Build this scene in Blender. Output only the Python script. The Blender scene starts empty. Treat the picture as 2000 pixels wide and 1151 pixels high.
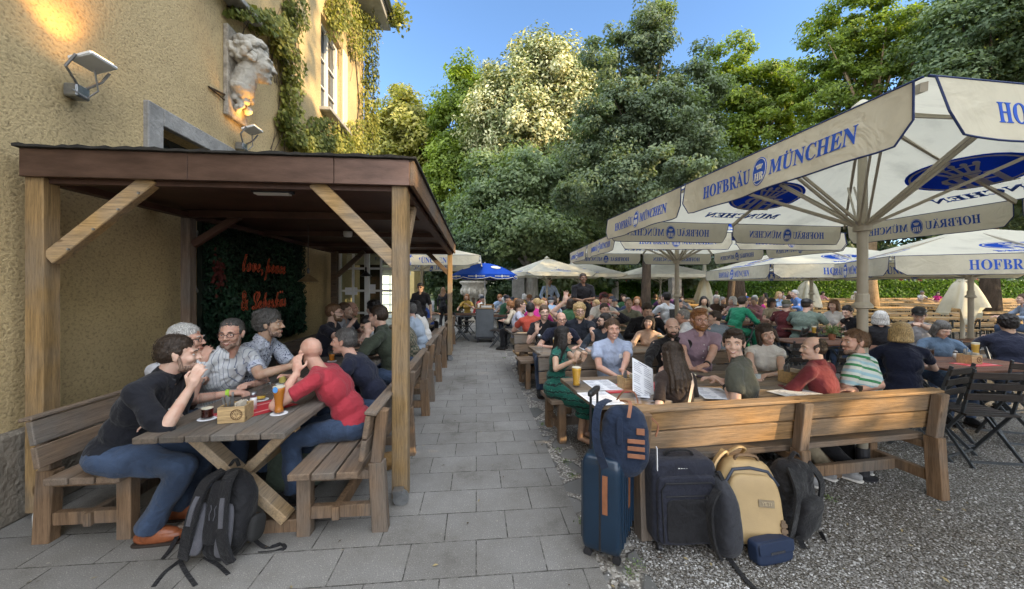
import bpy, bmesh, math, random
import numpy as np
from mathutils import Vector, Matrix, Euler
R = math.radians
scene = bpy.context.scene
col = scene.collection
random.seed(7); rng = np.random.default_rng(7)

# ------------------------------------------------------------------ camera, sky, sun, exposure
F = 740.0            # focal length in photo pixels
CAMH = 1.6
TH = R(5.4)          # the paved path runs this far left of the camera axis
cam = bpy.data.cameras.new('camera'); camo = bpy.data.objects.new('camera', cam); col.objects.link(camo)
cam.sensor_width = 36; cam.lens = F / 2000 * 36; cam.clip_start = .05; cam.clip_end = 600
cam.shift_y = -0.0068
camo.location = (0, 0, CAMH); camo.rotation_euler = (R(90), 0, 0)
scene.camera = camo

SUN_EL, SUN_AZ = R(18), R(65)     # elevation; azimuth measured from straight behind the camera towards the right
to_sun = Vector((math.sin(SUN_AZ) * math.cos(SUN_EL), -math.cos(SUN_AZ) * math.cos(SUN_EL), math.sin(SUN_EL)))
world = bpy.data.worlds.new("World"); scene.world = world; world.use_nodes = True
nt = world.node_tree
sky = nt.nodes.new('ShaderNodeTexSky'); sky.sky_type = 'NISHITA'; sky.sun_disc = False
sky.sun_elevation = SUN_EL; sky.sun_rotation = math.atan2(to_sun.x, to_sun.y)
sky.air_density = 1.0; sky.dust_density = .3; sky.ozone_density = 3.5; sky.altitude = 500
# blue sky ahead; overhead and behind, unseen bright cloud added to lift the shade
def wn(t, **kw):
    n = nt.nodes.new(t)
    for k, v in kw.items(): setattr(n, k, v)
    return n
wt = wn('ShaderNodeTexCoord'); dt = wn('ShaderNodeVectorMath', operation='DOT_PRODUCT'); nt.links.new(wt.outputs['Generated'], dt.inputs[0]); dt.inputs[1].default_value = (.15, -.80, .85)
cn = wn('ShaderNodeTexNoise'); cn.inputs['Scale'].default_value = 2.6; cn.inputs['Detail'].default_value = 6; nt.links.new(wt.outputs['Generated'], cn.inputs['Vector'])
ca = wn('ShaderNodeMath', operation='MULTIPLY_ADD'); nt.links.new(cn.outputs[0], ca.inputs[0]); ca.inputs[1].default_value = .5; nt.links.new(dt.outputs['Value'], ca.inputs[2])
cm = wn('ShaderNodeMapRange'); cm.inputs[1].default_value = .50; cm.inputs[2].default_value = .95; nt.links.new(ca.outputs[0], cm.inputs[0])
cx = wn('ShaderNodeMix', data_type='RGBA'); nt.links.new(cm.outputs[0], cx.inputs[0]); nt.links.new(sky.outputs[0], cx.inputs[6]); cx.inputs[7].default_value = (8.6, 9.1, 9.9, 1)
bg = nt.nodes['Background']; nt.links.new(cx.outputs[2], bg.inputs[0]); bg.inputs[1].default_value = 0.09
sl = bpy.data.lights.new('sun', 'SUN'); sl.energy = 2.0; sl.angle = R(0.6); sl.color = (1, .74, .42)
so = bpy.data.objects.new('sun', sl); col.objects.link(so)
so.rotation_euler = to_sun.to_track_quat('Z', 'Y').to_euler(); so.location = (20, -20, 30)
scene.view_settings.view_transform = 'Standard'; scene.view_settings.look = 'None'
scene.view_settings.exposure = 2.2; scene.view_settings.gamma = 1
scene.render.engine = 'CYCLES'
scene.cycles.use_denoising = True
scene.cycles.max_bounces = 6; scene.cycles.diffuse_bounces = 3; scene.cycles.glossy_bounces = 2
scene.cycles.transmission_bounces = 5; scene.cycles.transparent_max_bounces = 14
scene.cycles.caustics_reflective = False; scene.cycles.caustics_refractive = False

# ------------------------------------------------------------------ helpers
def P(px, py, Z):                       # photo pixel at depth Z -> point
    return Vector(((px - 1000) / F * Z, Z, CAMH - (py - 562) / F * Z))
def W(u, v, z=0):                       # path frame (u across, v along) -> world
    return Vector((u * math.cos(TH) - v * math.sin(TH), u * math.sin(TH) + v * math.cos(TH), z))

def tag(o, label=None, cat=None, group=None, kind=None):
    if label: o['label'] = label
    if cat: o['category'] = cat
    if group: o['group'] = group
    if kind: o['kind'] = kind
    return o
def empty(name, loc=(0, 0, 0), rz=0, label=None, cat=None, group=None):
    o = bpy.data.objects.new(name, None); col.objects.link(o); o.empty_display_size = .1
    o.location = loc; o.rotation_euler = (0, 0, rz)
    return tag(o, label, cat, group)
def kids(o): return [c for c in o.children]
def copy_tree(o, parent=None):
    c = o.copy(); col.objects.link(c); c.parent = parent
    for ch in kids(o): copy_tree(ch, c)
    return c

class MB:
    def __init__(s): s.v = []; s.f = []; s.m = []
    def add(s, vs, fs, mi=0):
        b = len(s.v); s.v.extend([tuple(v) for v in vs]); s.f.extend([tuple(i + b for i in f) for f in fs]); s.m.extend([mi] * len(fs)); return s
    def box(s, c, d, rot=None, mi=0):
        c = Vector(c); vs = []
        for x in (-.5, .5):
            for y in (-.5, .5):
                for z in (-.5, .5):
                    p = Vector((x * d[0], y * d[1], z * d[2])); p = rot @ p if rot else p; vs.append(c + p)
        return s.add(vs, [(0, 1, 3, 2), (4, 6, 7, 5), (0, 4, 5, 1), (2, 3, 7, 6), (0, 2, 6, 4), (1, 5, 7, 3)], mi)
    def beam(s, p0, p1, w, h, up=(0, 0, 1), mi=0):
        p0 = Vector(p0); p1 = Vector(p1); d = p1 - p0; L = d.length; d.normalize(); up = Vector(up)
        if abs(d.dot(up)) > .98: up = Vector((0, 1, 0))
        x = d.cross(up).normalized(); z = x.cross(d).normalized()
        rot = Matrix((x, d, z)).transposed()
        return s.box((p0 + p1) / 2, (w, L, h), rot, mi)
    def tube(s, pts, r, n=8, mi=0, closed=False):
        pts = [Vector(p) for p in pts]; k = len(pts); rr = r if isinstance(r, (list, tuple)) else [r] * k
        vs = []; prev = None
        for i, p in enumerate(pts):
            if closed: t = pts[(i + 1) % k] - pts[i - 1]
            else: t = pts[min(i + 1, k - 1)] - pts[max(i - 1, 0)]
            if t.length < 1e-9: t = Vector((0, 0, 1))
            t.normalize()
            if prev is None:
                a = t.cross(Vector((0, 0, 1)))
                if a.length < .1: a = t.cross(Vector((0, 1, 0)))
                prev = a.normalized()
            a = (prev - t * prev.dot(t)); a = a.normalized() if a.length > 1e-6 else t.orthogonal().normalized(); prev = a; b = t.cross(a)
            for j in range(n):
                g = 2 * math.pi * j / n; vs.append(p + (a * math.cos(g) + b * math.sin(g)) * rr[i])
        fs = []
        for i in range(k if closed else k - 1):
            i2 = (i + 1) % k
            for j in range(n):
                j2 = (j + 1) % n; fs.append((i * n + j, i * n + j2, i2 * n + j2, i2 * n + j))
        if not closed: fs.append(tuple(range(n - 1, -1, -1))); fs.append(tuple((k - 1) * n + j for j in range(n)))
        return s.add(vs, fs, mi)
    def ribbon(s, pts, w, th, side=(1, 0, 0), mi=0):      # flat strap
        pts = [Vector(p) for p in pts]; k = len(pts); vs = []; sd = Vector(side).normalized()
        for i, p in enumerate(pts):
            t = (pts[min(i + 1, k - 1)] - pts[max(i - 1, 0)]).normalized(); nn = sd.cross(t)
            nn = nn.normalized() if nn.length > 1e-4 else Vector((0, 0, 1)); s2 = t.cross(nn).normalized()
            ww = w[i] if isinstance(w, (list, tuple)) else w
            for a, b in ((-1, -1), (1, -1), (1, 1), (-1, 1)): vs.append(p + s2 * a * ww / 2 + nn * b * th / 2)
        fs = []
        for i in range(k - 1):
            for j in range(4): fs.append((i * 4 + j, i * 4 + (j + 1) % 4, i * 4 + 4 + (j + 1) % 4, i * 4 + 4 + j))
        fs += [(3, 2, 1, 0), (4 * k - 4, 4 * k - 3, 4 * k - 2, 4 * k - 1)]
        return s.add(vs, fs, mi)
    def lathe(s, c, prof, n=16, mi=0, sx=1, sy=1, open_=False):
        c = Vector(c); vs = []
        for r, z in prof:
            for j in range(n):
                g = 2 * math.pi * j / n; vs.append(c + Vector((r * math.cos(g) * sx, r * math.sin(g) * sy, z)))
        fs = []
        for i in range(len(prof) - 1):
            for j in range(n):
                j2 = (j + 1) % n; fs.append((i * n + j, i * n + j2, (i + 1) * n + j2, (i + 1) * n + j))
        fs.append(tuple(range(n - 1, -1, -1)))
        if not open_: fs.append(tuple((len(prof) - 1) * n + j for j in range(n)))
        return s.add(vs, fs, mi)
    def sph(s, c, r, n=12, mi=0, rot=None):
        c = Vector(c); r = (r, r, r) if isinstance(r, (int, float)) else r; vs = []; m = max(4, n // 2); fs = []
        def q(v):
            v = Vector((v[0] * r[0], v[1] * r[1], v[2] * r[2])); return c + (rot @ v if rot else v)
        vs.append(q((0, 0, 1)))
        for i in range(1, m):
            a = math.pi * i / m
            for j in range(n):
                g = 2 * math.pi * j / n; vs.append(q((math.sin(a) * math.cos(g), math.sin(a) * math.sin(g), math.cos(a))))
        vs.append(q((0, 0, -1))); L = len(vs) - 1
        for j in range(n): fs.append((0, 1 + j, 1 + (j + 1) % n)); fs.append((L, L - n + (j + 1) % n, L - n + j))
        for i in range(m - 2):
            for j in range(n):
                a = 1 + i * n + j; b = 1 + i * n + (j + 1) % n; fs.append((a, a + n, b + n, b))
        return s.add(vs, fs, mi)
    def cap(s, p0, p1, r0, r1, n=12, mi=0, flat1=False):   # tapered capsule, closed
        p0 = Vector(p0); p1 = Vector(p1); t = (p1 - p0); L = t.length
        t = t / L if L > 1e-6 else Vector((0, 0, 1)); a = t.orthogonal().normalized(); b = t.cross(a); rings = []
        for g in (-70, -40, -10): rings.append((p0 + t * r0 * math.sin(R(g)), r0 * math.cos(R(g))))
        if flat1: rings.append((p1, r1))
        else:
            for g in (10, 40, 70): rings.append((p1 + t * r1 * math.sin(R(g)), r1 * math.cos(R(g))))
        vs = []
        for c, r in rings:
            for j in range(n):
                q = 2 * math.pi * j / n; vs.append(c + (a * math.cos(q) + b * math.sin(q)) * r)
        fs = []
        for i in range(len(rings) - 1):
            for j in range(n):
                j2 = (j + 1) % n; fs.append((i * n + j, i * n + j2, (i + 1) * n + j2, (i + 1) * n + j))
        fs.append(tuple(range(n - 1, -1, -1))); fs.append(tuple((len(rings) - 1) * n + j for j in range(n)))
        return s.add(vs, fs, mi)
    def sbox(s, c, d, e=4, rot=None, mi=0, taper=None, n=20):   # superellipsoid; taper(v in -1..1) -> v
        c = Vector(c); vs = []; fs = []; m = n // 2
        def sp(a, p): return math.copysign(abs(a) ** p, a)
        for i in range(m + 1):
            la = -math.pi / 2 + math.pi * i / m
            for j in range(n):
                lo = 2 * math.pi * j / n; k = 2 / e
                v = Vector((sp(math.cos(la), k) * sp(math.cos(lo), k), sp(math.cos(la), k) * sp(math.sin(lo), k), sp(math.sin(la), k)))
                if taper: v = Vector(taper(v))
                v = Vector((v.x * d[0] / 2, v.y * d[1] / 2, v.z * d[2] / 2)); vs.append(c + (rot @ v if rot else v))
        for i in range(m):
            for j in range(n):
                j2 = (j + 1) % n; fs.append((i * n + j, i * n + j2, (i + 1) * n + j2, (i + 1) * n + j))
        return s.add(vs, fs, mi)
    def build(s, name, mats, parent=None, bevel=0, smooth=False, loc=None, fix=False, cat=None, solid=0):
        me = bpy.data.meshes.new(name); me.from_pydata(s.v, [], s.f)
        if not isinstance(mats, (list, tuple)): mats = [mats]
        for m in mats: me.materials.append(m)
        me.polygons.foreach_set('material_index', s.m)
        if bevel or fix or solid:
            bm = bmesh.new(); bm.from_mesh(me)
            if fix: bmesh.ops.remove_doubles(bm, verts=bm.verts, dist=1e-5); bmesh.ops.recalc_face_normals(bm, faces=bm.faces)
            if solid: bmesh.ops.solidify(bm, geom=bm.faces[:], thickness=solid)
            if bevel: bmesh.ops.bevel(bm, geom=[e for e in bm.edges], offset=bevel, segments=1, affect='EDGES', clamp_overlap=True)
            bm.to_mesh(me); bm.free()
        if smooth: me.polygons.foreach_set('use_smooth', [True] * len(me.polygons))
        me.update()
        o = bpy.data.objects.new(name, me); col.objects.link(o)
        if parent: o.parent = parent
        if loc is not None: o.location = loc
        return o

# ------------------------------------------------------------------ materials
_mats = {}
def N(nt, t, **kw):
    n = nt.nodes.new(t)
    for k, v in kw.items():
        if k.startswith('i_'): n.inputs[int(k[2:]) if k[2:].isdigit() else k[2:]].default_value = v
        else: setattr(n, k, v)
    return n
def ramp(nt, src, stops, interp='LINEAR'):
    n = nt.nodes.new('ShaderNodeValToRGB'); n.color_ramp.interpolation = interp; el = n.color_ramp.elements
    while len(el) > 1: el.remove(el[-1])
    el[0].position = stops[0][0]; el[0].color = (*stops[0][1], 1)
    for p, c in stops[1:]: e = el.new(p); e.color = (*c, 1)
    nt.links.new(src, n.inputs[0]); return n.outputs[0]
def newmat(name):
    m = bpy.data.materials.new(name); m.use_nodes = True; nt = m.node_tree; b = nt.nodes['Principled BSDF']; return m, nt, b
def sc(c, k): return tuple(min(1, x * k) for x in c)
def M(name, c, rough=.65, var=.18, scale=9, bump=0, bscale=60, metal=0, stretch=(1, 1, 1), island=0, dist=.01, emit=0, coat=0, sss=0, spec=.4, objvar=0):
    if name in _mats: return _mats[name]
    m, nt, b = newmat(name); L = nt.links.new
    tc = N(nt, 'ShaderNodeTexCoord'); mp = N(nt, 'ShaderNodeMapping'); mp.inputs['Scale'].default_value = stretch
    L(tc.outputs['Object'], mp.inputs[0])
    no = N(nt, 'ShaderNodeTexNoise', i_Scale=scale, i_Detail=6.0, i_Roughness=.6); L(mp.outputs[0], no.inputs['Vector'])
    c1 = ramp(nt, no.outputs[0], [(.3, sc(c, 1 - var)), (.5, c), (.7, sc(c, 1 + var))])
    if island:
        g = N(nt, 'ShaderNodeNewGeometry'); mr = N(nt, 'ShaderNodeMapRange'); mr.inputs[3].default_value = 1 - island; mr.inputs[4].default_value = 1 + island
        L(g.outputs['Random Per Island'], mr.inputs[0])
        mx = N(nt, 'ShaderNodeVectorMath', operation='SCALE'); L(c1, mx.inputs[0]); L(mr.outputs[0], mx.inputs['Scale']); c1 = mx.outputs[0]
    L(c1, b.inputs['Base Color'])
    b.inputs['Roughness'].default_value = rough; b.inputs['Metallic'].default_value = metal
    b.inputs['Specular IOR Level'].default_value = spec
    if coat: b.inputs['Coat Weight'].default_value = coat
    if sss:
        b.inputs['Subsurface Weight'].default_value = sss; b.inputs['Subsurface Radius'].default_value = (.012, .004, .002)
    if emit: b.inputs['Emission Color'].default_value = (*c, 1); b.inputs['Emission Strength'].default_value = emit
    if bump:
        n2 = N(nt, 'ShaderNodeTexNoise', i_Scale=bscale, i_Detail=5.0, i_Roughness=.6); L(mp.outputs[0], n2.inputs['Vector'])
        bp = N(nt, 'ShaderNodeBump', i_Strength=bump, i_Distance=dist); L(n2.outputs[0], bp.inputs['Height']); L(bp.outputs[0], b.inputs['Normal'])
    _mats[name] = m; return m

def wood(name, c, axis='x', rough=.7, grey=.0, dark=.45, bump=.5, worn=None):
    """planks: stretched grain along the axis, rings, knots, tone per board, weathering"""
    key = name
    if key in _mats: return _mats[key]
    m, nt, b = newmat(name); L = nt.links.new
    tc = N(nt, 'ShaderNodeTexCoord'); g = N(nt, 'ShaderNodeNewGeometry')
    off = N(nt, 'ShaderNodeVectorMath', operation='SCALE'); off.inputs[0].default_value = (13.1, 7.7, 19.3); L(g.outputs['Random Per Island'], off.inputs['Scale'])
    ad = N(nt, 'ShaderNodeVectorMath', operation='ADD'); L(tc.outputs['Object'], ad.inputs[0]); L(off.outputs[0], ad.inputs[1])
    mp = N(nt, 'ShaderNodeMapping'); L(ad.outputs[0], mp.inputs[0])
    mp.inputs['Scale'].default_value = {'x': (1.2, 22, 22), 'y': (22, 1.2, 22), 'z': (22, 22, 1.2)}[axis]
    n1 = N(nt, 'ShaderNodeTexNoise', i_Scale=1.6, i_Detail=8.0, i_Roughness=.65, i_Distortion=.6); L(mp.outputs[0], n1.inputs['Vector'])
    fine = N(nt, 'ShaderNodeTexNoise', i_Scale=9.0, i_Detail=4.0, i_Roughness=.7); L(mp.outputs[0], fine.inputs['Vector'])
    big = N(nt, 'ShaderNodeTexNoise', i_Scale=2.2, i_Detail=3.0); L(ad.outputs[0], big.inputs['Vector'])
    c1 = ramp(nt, n1.outputs[0], [(.32, sc(c, dark)), (.47, sc(c, .8)), (.58, c), (.75, sc(c, 1.25))])
    gr = (sum(c) / 3 * .95, sum(c) / 3 * .92, sum(c) / 3 * .85)
    mx = N(nt, 'ShaderNodeMix', data_type='RGBA'); mrr = N(nt, 'ShaderNodeMapRange'); mrr.inputs[1].default_value = .4; mrr.inputs[2].default_value = .65
    mrr.inputs[3].default_value = max(0, grey - .3); mrr.inputs[4].default_value = min(1, grey + .3) if grey else .12
    L(big.outputs[0], mrr.inputs[0]); L(mrr.outputs[0], mx.inputs[0]); L(c1, mx.inputs[6]); mx.inputs[7].default_value = (*gr, 1)
    mr = N(nt, 'ShaderNodeMapRange'); mr.inputs[3].default_value = .72; mr.inputs[4].default_value = 1.22; L(g.outputs['Random Per Island'], mr.inputs[0])
    mf = N(nt, 'ShaderNodeMapRange'); mf.inputs[1].default_value = .3; mf.inputs[2].default_value = .55; mf.inputs[3].default_value = .62; mf.inputs[4].default_value = 1.05; L(fine.outputs[0], mf.inputs[0])
    mu = N(nt, 'ShaderNodeMath', operation='MULTIPLY'); L(mr.outputs[0], mu.inputs[0]); L(mf.outputs[0], mu.inputs[1])
    kp = N(nt, 'ShaderNodeMapping'); L(ad.outputs[0], kp.inputs[0]); kp.inputs['Scale'].default_value = {'x': (2.0, 5.5, 5.5), 'y': (5.5, 2.0, 5.5), 'z': (5.5, 5.5, 2.0)}[axis]
    kv = N(nt, 'ShaderNodeTexVoronoi', i_Scale=1.0); L(kp.outputs[0], kv.inputs['Vector']); kr = ramp(nt, kv.outputs['Distance'], [(0, (.35, .30, .26)), (.05, (.5, .45, .4)), (.085, (1, 1, 1))])
    km = N(nt, 'ShaderNodeVectorMath', operation='MULTIPLY'); L(mx.outputs[2], km.inputs[0]); L(kr, km.inputs[1])
    vs = N(nt, 'ShaderNodeVectorMath', operation='SCALE'); L(km.outputs[0], vs.inputs[0]); L(mu.outputs[0], vs.inputs['Scale'])
    L(vs.outputs[0], b.inputs['Base Color']); b.inputs['Roughness'].default_value = rough; b.inputs['Specular IOR Level'].default_value = .3
    sm = N(nt, 'ShaderNodeMath', operation='ADD'); L(fine.outputs[0], sm.inputs[0]); L(n1.outputs[0], sm.inputs[1])
    bp = N(nt, 'ShaderNodeBump', i_Strength=bump, i_Distance=.006); L(sm.outputs[0], bp.inputs['Height']); L(bp.outputs[0], b.inputs['Normal'])
    _mats[key] = m; return m

def cloth(name, c, rough=.85, var=.08, weave=1.0, kind=None, c2=None, c3=None, sc_=1.0, sheen=.1):
    """garment cloth: folds + weave bump, optional pattern kind"""
    if name in _mats: return _mats[name]
    m, nt, b = newmat(name); L = nt.links.new
    tc = N(nt, 'ShaderNodeTexCoord')
    fo = N(nt, 'ShaderNodeTexNoise', i_Scale=6.0, i_Detail=3.0, i_Distortion=.7); L(tc.outputs['Object'], fo.inputs['Vector'])
    base = ramp(nt, fo.outputs[0], [(.3, sc(c, 1 - var)), (.5, c), (.7, sc(c, 1 + var))])
    if kind in ('stripe_v', 'stripe_h'):
        mp = N(nt, 'ShaderNodeSeparateXYZ')
        if kind == 'stripe_h':
            mpp = N(nt, 'ShaderNodeMapping'); mpp.inputs['Rotation'].default_value = (R(12), R(-14), 0); L(tc.outputs['Object'], mpp.inputs[0]); L(mpp.outputs[0], mp.inputs[0])
        else: L(tc.outputs['Object'], mp.inputs[0])
        src = mp.outputs[2 if kind == 'stripe_h' else 0]
        ad = N(nt, 'ShaderNodeMath', operation='MULTIPLY_ADD'); L(fo.outputs[0], ad.inputs[0]); ad.inputs[1].default_value = .008; L(src, ad.inputs[2])
        mu = N(nt, 'ShaderNodeMath', operation='MULTIPLY'); L(ad.outputs[0], mu.inputs[0]); mu.inputs[1].default_value = sc_
        fr = N(nt, 'ShaderNodeMath', operation='FRACT'); L(mu.outputs[0], fr.inputs[0])
        base = ramp(nt, fr.outputs[0], c2, 'CONSTANT')
    elif kind in ('print', 'check', 'bands'):
        if kind == 'print':
            v = N(nt, 'ShaderNodeTexNoise', i_Scale=26.0, i_Detail=2.0, i_Distortion=2.5); L(tc.outputs['Object'], v.inputs['Vector'])
            base = ramp(nt, v.outputs[0], [(0, c2), (.41, c2), (.44, c), (1, c)])
        elif kind == 'bands':
            v = N(nt, 'ShaderNodeTexWave', bands_direction='Z', i_Scale=5.0, i_Distortion=3.0, i_Detail=3.0); v.inputs['Detail Scale'].default_value = 6.0
            L(tc.outputs['Object'], v.inputs['Vector']); base = ramp(nt, v.outputs[0], [(0, c), (.35, c), (.5, c2), (.62, c3), (.75, c), (1, c2)])
        else:
            v = N(nt, 'ShaderNodeTexChecker', i_Scale=30.0); L(tc.outputs['Object'], v.inputs['Vector']); v.inputs[1].default_value = (*c, 1); v.inputs[2].default_value = (*c2, 1); base = v.outputs[0]
    L(base, b.inputs['Base Color']); b.inputs['Roughness'].default_value = rough; b.inputs['Specular IOR Level'].default_value = .2
    b.inputs['Sheen Weight'].default_value = sheen
    fo2 = N(nt, 'ShaderNodeTexNoise', i_Scale=14.0, i_Detail=2.5, i_Distortion=.5); L(tc.outputs['Object'], fo2.inputs['Vector']); fa = N(nt, 'ShaderNodeMath', operation='MULTIPLY_ADD'); L(fo2.outputs[0], fa.inputs[0]); fa.inputs[1].default_value = .45; L(fo.outputs[0], fa.inputs[2])
    fi = N(nt, 'ShaderNodeTexNoise', i_Scale=240.0, i_Detail=2.0); L(tc.outputs['Object'], fi.inputs['Vector'])
    s1 = N(nt, 'ShaderNodeMath', operation='MULTIPLY_ADD'); L(fi.outputs[0], s1.inputs[0]); s1.inputs[1].default_value = .05 * weave; L(fa.outputs[0], s1.inputs[2])
    bp = N(nt, 'ShaderNodeBump', i_Strength=.85, i_Distance=.04); L(s1.outputs[0], bp.inputs['Height']); L(bp.outputs[0], b.inputs['Normal'])
    _mats[name] = m; return m

def leafmat(name, c, c2, trans=.35, rough=.55):
    if name in _mats: return _mats[name]
    m, nt, b = newmat(name); L = nt.links.new
    g = N(nt, 'ShaderNodeNewGeometry'); at = N(nt, 'ShaderNodeAttribute', attribute_name='tint')
    mu = N(nt, 'ShaderNodeMath', operation='MULTIPLY_ADD'); L(g.outputs['Random Per Island'], mu.inputs[0]); mu.inputs[1].default_value = .45
    a2 = N(nt, 'ShaderNodeMath', operation='MULTIPLY'); L(at.outputs['Fac'], a2.inputs[0]); a2.inputs[1].default_value = .55; L(a2.outputs[0], mu.inputs[2])
    cc = ramp(nt, mu.outputs[0], [(.08, sc(c, .6)), (.4, c), (.65, c2), (.95, sc(c2, 1.35))])
    L(cc, b.inputs['Base Color']); b.inputs['Roughness'].default_value = rough; b.inputs['Specular IOR Level'].default_value = .35
    tr = N(nt, 'ShaderNodeBsdfTranslucent'); bs = N(nt, 'ShaderNodeVectorMath', operation='MULTIPLY'); L(cc, bs.inputs[0]); bs.inputs[1].default_value = (1.25, 1.3, .5); L(bs.outputs[0], tr.inputs[0])
    mx = N(nt, 'ShaderNodeMixShader', i_0=trans); L(b.outputs[0], mx.inputs[1]); L(tr.outputs[0], mx.inputs[2])
    L(mx.outputs[0], nt.nodes['Material Output'].inputs[0]); _mats[name] = m; return m

def glassmat(name, c=(1, 1, 1), rough=.0, ior=1.45, t=1.0):
    if name in _mats: return _mats[name]
    m, nt, b = newmat(name); L = nt.links.new
    # thin clear glass: mostly see-through with a reflection
    b.inputs['Base Color'].default_value = (*c, 1); b.inputs['Roughness'].default_value = rough
    tr = N(nt, 'ShaderNodeBsdfTransparent'); tr.inputs[0].default_value = (*c, 1); gl = N(nt, 'ShaderNodeBsdfGlossy', i_1=.03)
    fr = N(nt, 'ShaderNodeLayerWeight', i_0=.25); ad = N(nt, 'ShaderNodeMath', operation='MULTIPLY_ADD'); L(fr.outputs['Facing'], ad.inputs[0]); ad.inputs[1].default_value = .35; ad.inputs[2].default_value = .04
    mx = N(nt, 'ShaderNodeMixShader'); L(ad.outputs[0], mx.inputs[0]); L(tr.outputs[0], mx.inputs[1]); L(gl.outputs[0], mx.inputs[2])
    L(mx.outputs[0], nt.nodes['Material Output'].inputs[0]); _mats[name] = m; return m

# ------------------------------------------------------------------ lettering (thin extruded meshes, cached)
def serif(s): return ''.join(chr(0x1D400 + ord(c) - 65) if 'A' <= c <= 'Z' else c for c in s)
def script(s): return ''.join(chr(0x1D4EA + ord(c) - 97) if 'a' <= c <= 'z' else (chr(0x1D4D0 + ord(c) - 65) if 'A' <= c <= 'Z' else c) for c in s)
_tx = {}
def _curve_mesh(body, outline=0, ext=.5, res=2):
    c = bpy.data.curves.new('t', 'FONT'); c.body = body; c.size = 1; c.resolution_u = res
    if outline: c.fill_mode = 'NONE'; c.bevel_depth = outline; c.bevel_resolution = 0
    else: c.extrude = ext
    o = bpy.data.objects.new('t', c); col.objects.link(o); bpy.context.view_layer.update()
    dg = bpy.context.evaluated_depsgraph_get(); me = bpy.data.meshes.new_from_object(o.evaluated_get(dg))
    v = np.array([x.co[:] for x in me.vertices]); f = [tuple(p.vertices) for p in me.polygons]
    bpy.data.objects.remove(o); bpy.data.curves.remove(c); bpy.data.meshes.remove(me)
    return v, f
def textmesh(s, style='serif', outline=0):
    k = (s, style, outline)
    if k in _tx: return _tx[k]
    plain = s.replace('Ä', 'A').replace('Ü', 'U').replace('ä', 'a'); fn = {'serif': serif, 'script': script, 'sans': str}[style]
    v, f = _curve_mesh(fn(plain), outline)
    f = list(f)
    for i, ch in enumerate(s):
        if ch in 'ÄÜä':
            x1 = _curve_mesh(fn(plain[:i + 1]), outline)[0][:, 0].max(); x0 = _curve_mesh(fn(plain[i]), outline)[0][:, 0]; wd = x0.max() - x0.min(); cx = x1 - wd / 2
            zt = .76 if ch != 'ä' else .60
            for dx in (-.13, .13):
                b = len(v); a = [(cx + dx + .055 * math.cos(q * math.pi / 4), zt + .055 * math.sin(q * math.pi / 4), zz) for zz in ((-.5, .5) if not outline else (-outline, outline)) for q in range(8)]
                v = np.vstack([v, a]); f += [tuple(range(b + 7, b - 1, -1)), tuple(range(b + 8, b + 16))] + [(b + q, b + (q + 1) % 8, b + 8 + (q + 1) % 8, b + 8 + q) for q in range(8)]
    v = np.array(v); c = (v.max(0) + v.min(0)) / 2; v[:, 0] -= c[0]; v[:, 1] -= .35
    _tx[k] = (v, f); return _tx[k]
def put_text(mb, s, o, x, y, h, th=.002, style='serif', condense=.85, mi=0, outline=0):
    """write s centred at o, x = reading direction, y = up direction; h = capital height"""
    v, f = textmesh(s, style, outline); k = h / .7; o = Vector(o); x = Vector(x).normalized(); y = Vector(y).normalized(); z = x.cross(y)
    kz = k if outline else th
    vs = [o + x * p[0] * k * condense + y * p[1] * k + z * p[2] * kz for p in v]
    w = (v[:, 0].max() - v[:, 0].min()) * k * condense
    mb.add(vs, f, mi); return w
def oval(mb, o, x, y, rx, ry, th, mi=0, n=32, r_in=0):
    o = Vector(o); x = Vector(x).normalized(); y = Vector(y).normalized(); z = x.cross(y)
    if not r_in:
        K = 7 if rx > .1 else 1; vs = []; fs = []
        for s_ in (-1, 1):
            for k in range(K, 0, -1):
                vs += [o + x * rx * k / K * math.cos(2 * math.pi * i / n) + y * ry * k / K * math.sin(2 * math.pi * i / n) + z * s_ * th / 2 for i in range(n)]
        for h in (0, 1):
            for k in range(K - 1):
                a = (h * K + k) * n
                for i in range(n): q = (a + i, a + (i + 1) % n, a + n + (i + 1) % n, a + n + i); fs.append(q[::-1] if h == 0 else q)
            a = (h * K + K - 1) * n; fs.append(tuple(range(a, a + n))[::(-1 if h == 0 else 1)])
        fs += [(i, (i + 1) % n, K * n + (i + 1) % n, K * n + i) for i in range(n)]; mb.add(vs, fs, mi)
    else:
        vs = []
        for s_ in (-1, 1):
            for k in (1, r_in):
                vs += [o + x * rx * k * math.cos(2 * math.pi * i / n) + y * ry * k * math.sin(2 * math.pi * i / n) + z * s_ * th / 2 for i in range(n)]
        fs = []
        for i in range(n):
            j = (i + 1) % n; fs += [(i, n + i, n + j, j), (2 * n + i, 2 * n + j, 3 * n + j, 3 * n + i), (i, j, 2 * n + j, 2 * n + i), (n + i, 3 * n + i, 3 * n + j, n + j)]
        mb.add(vs, fs, mi)

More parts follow.
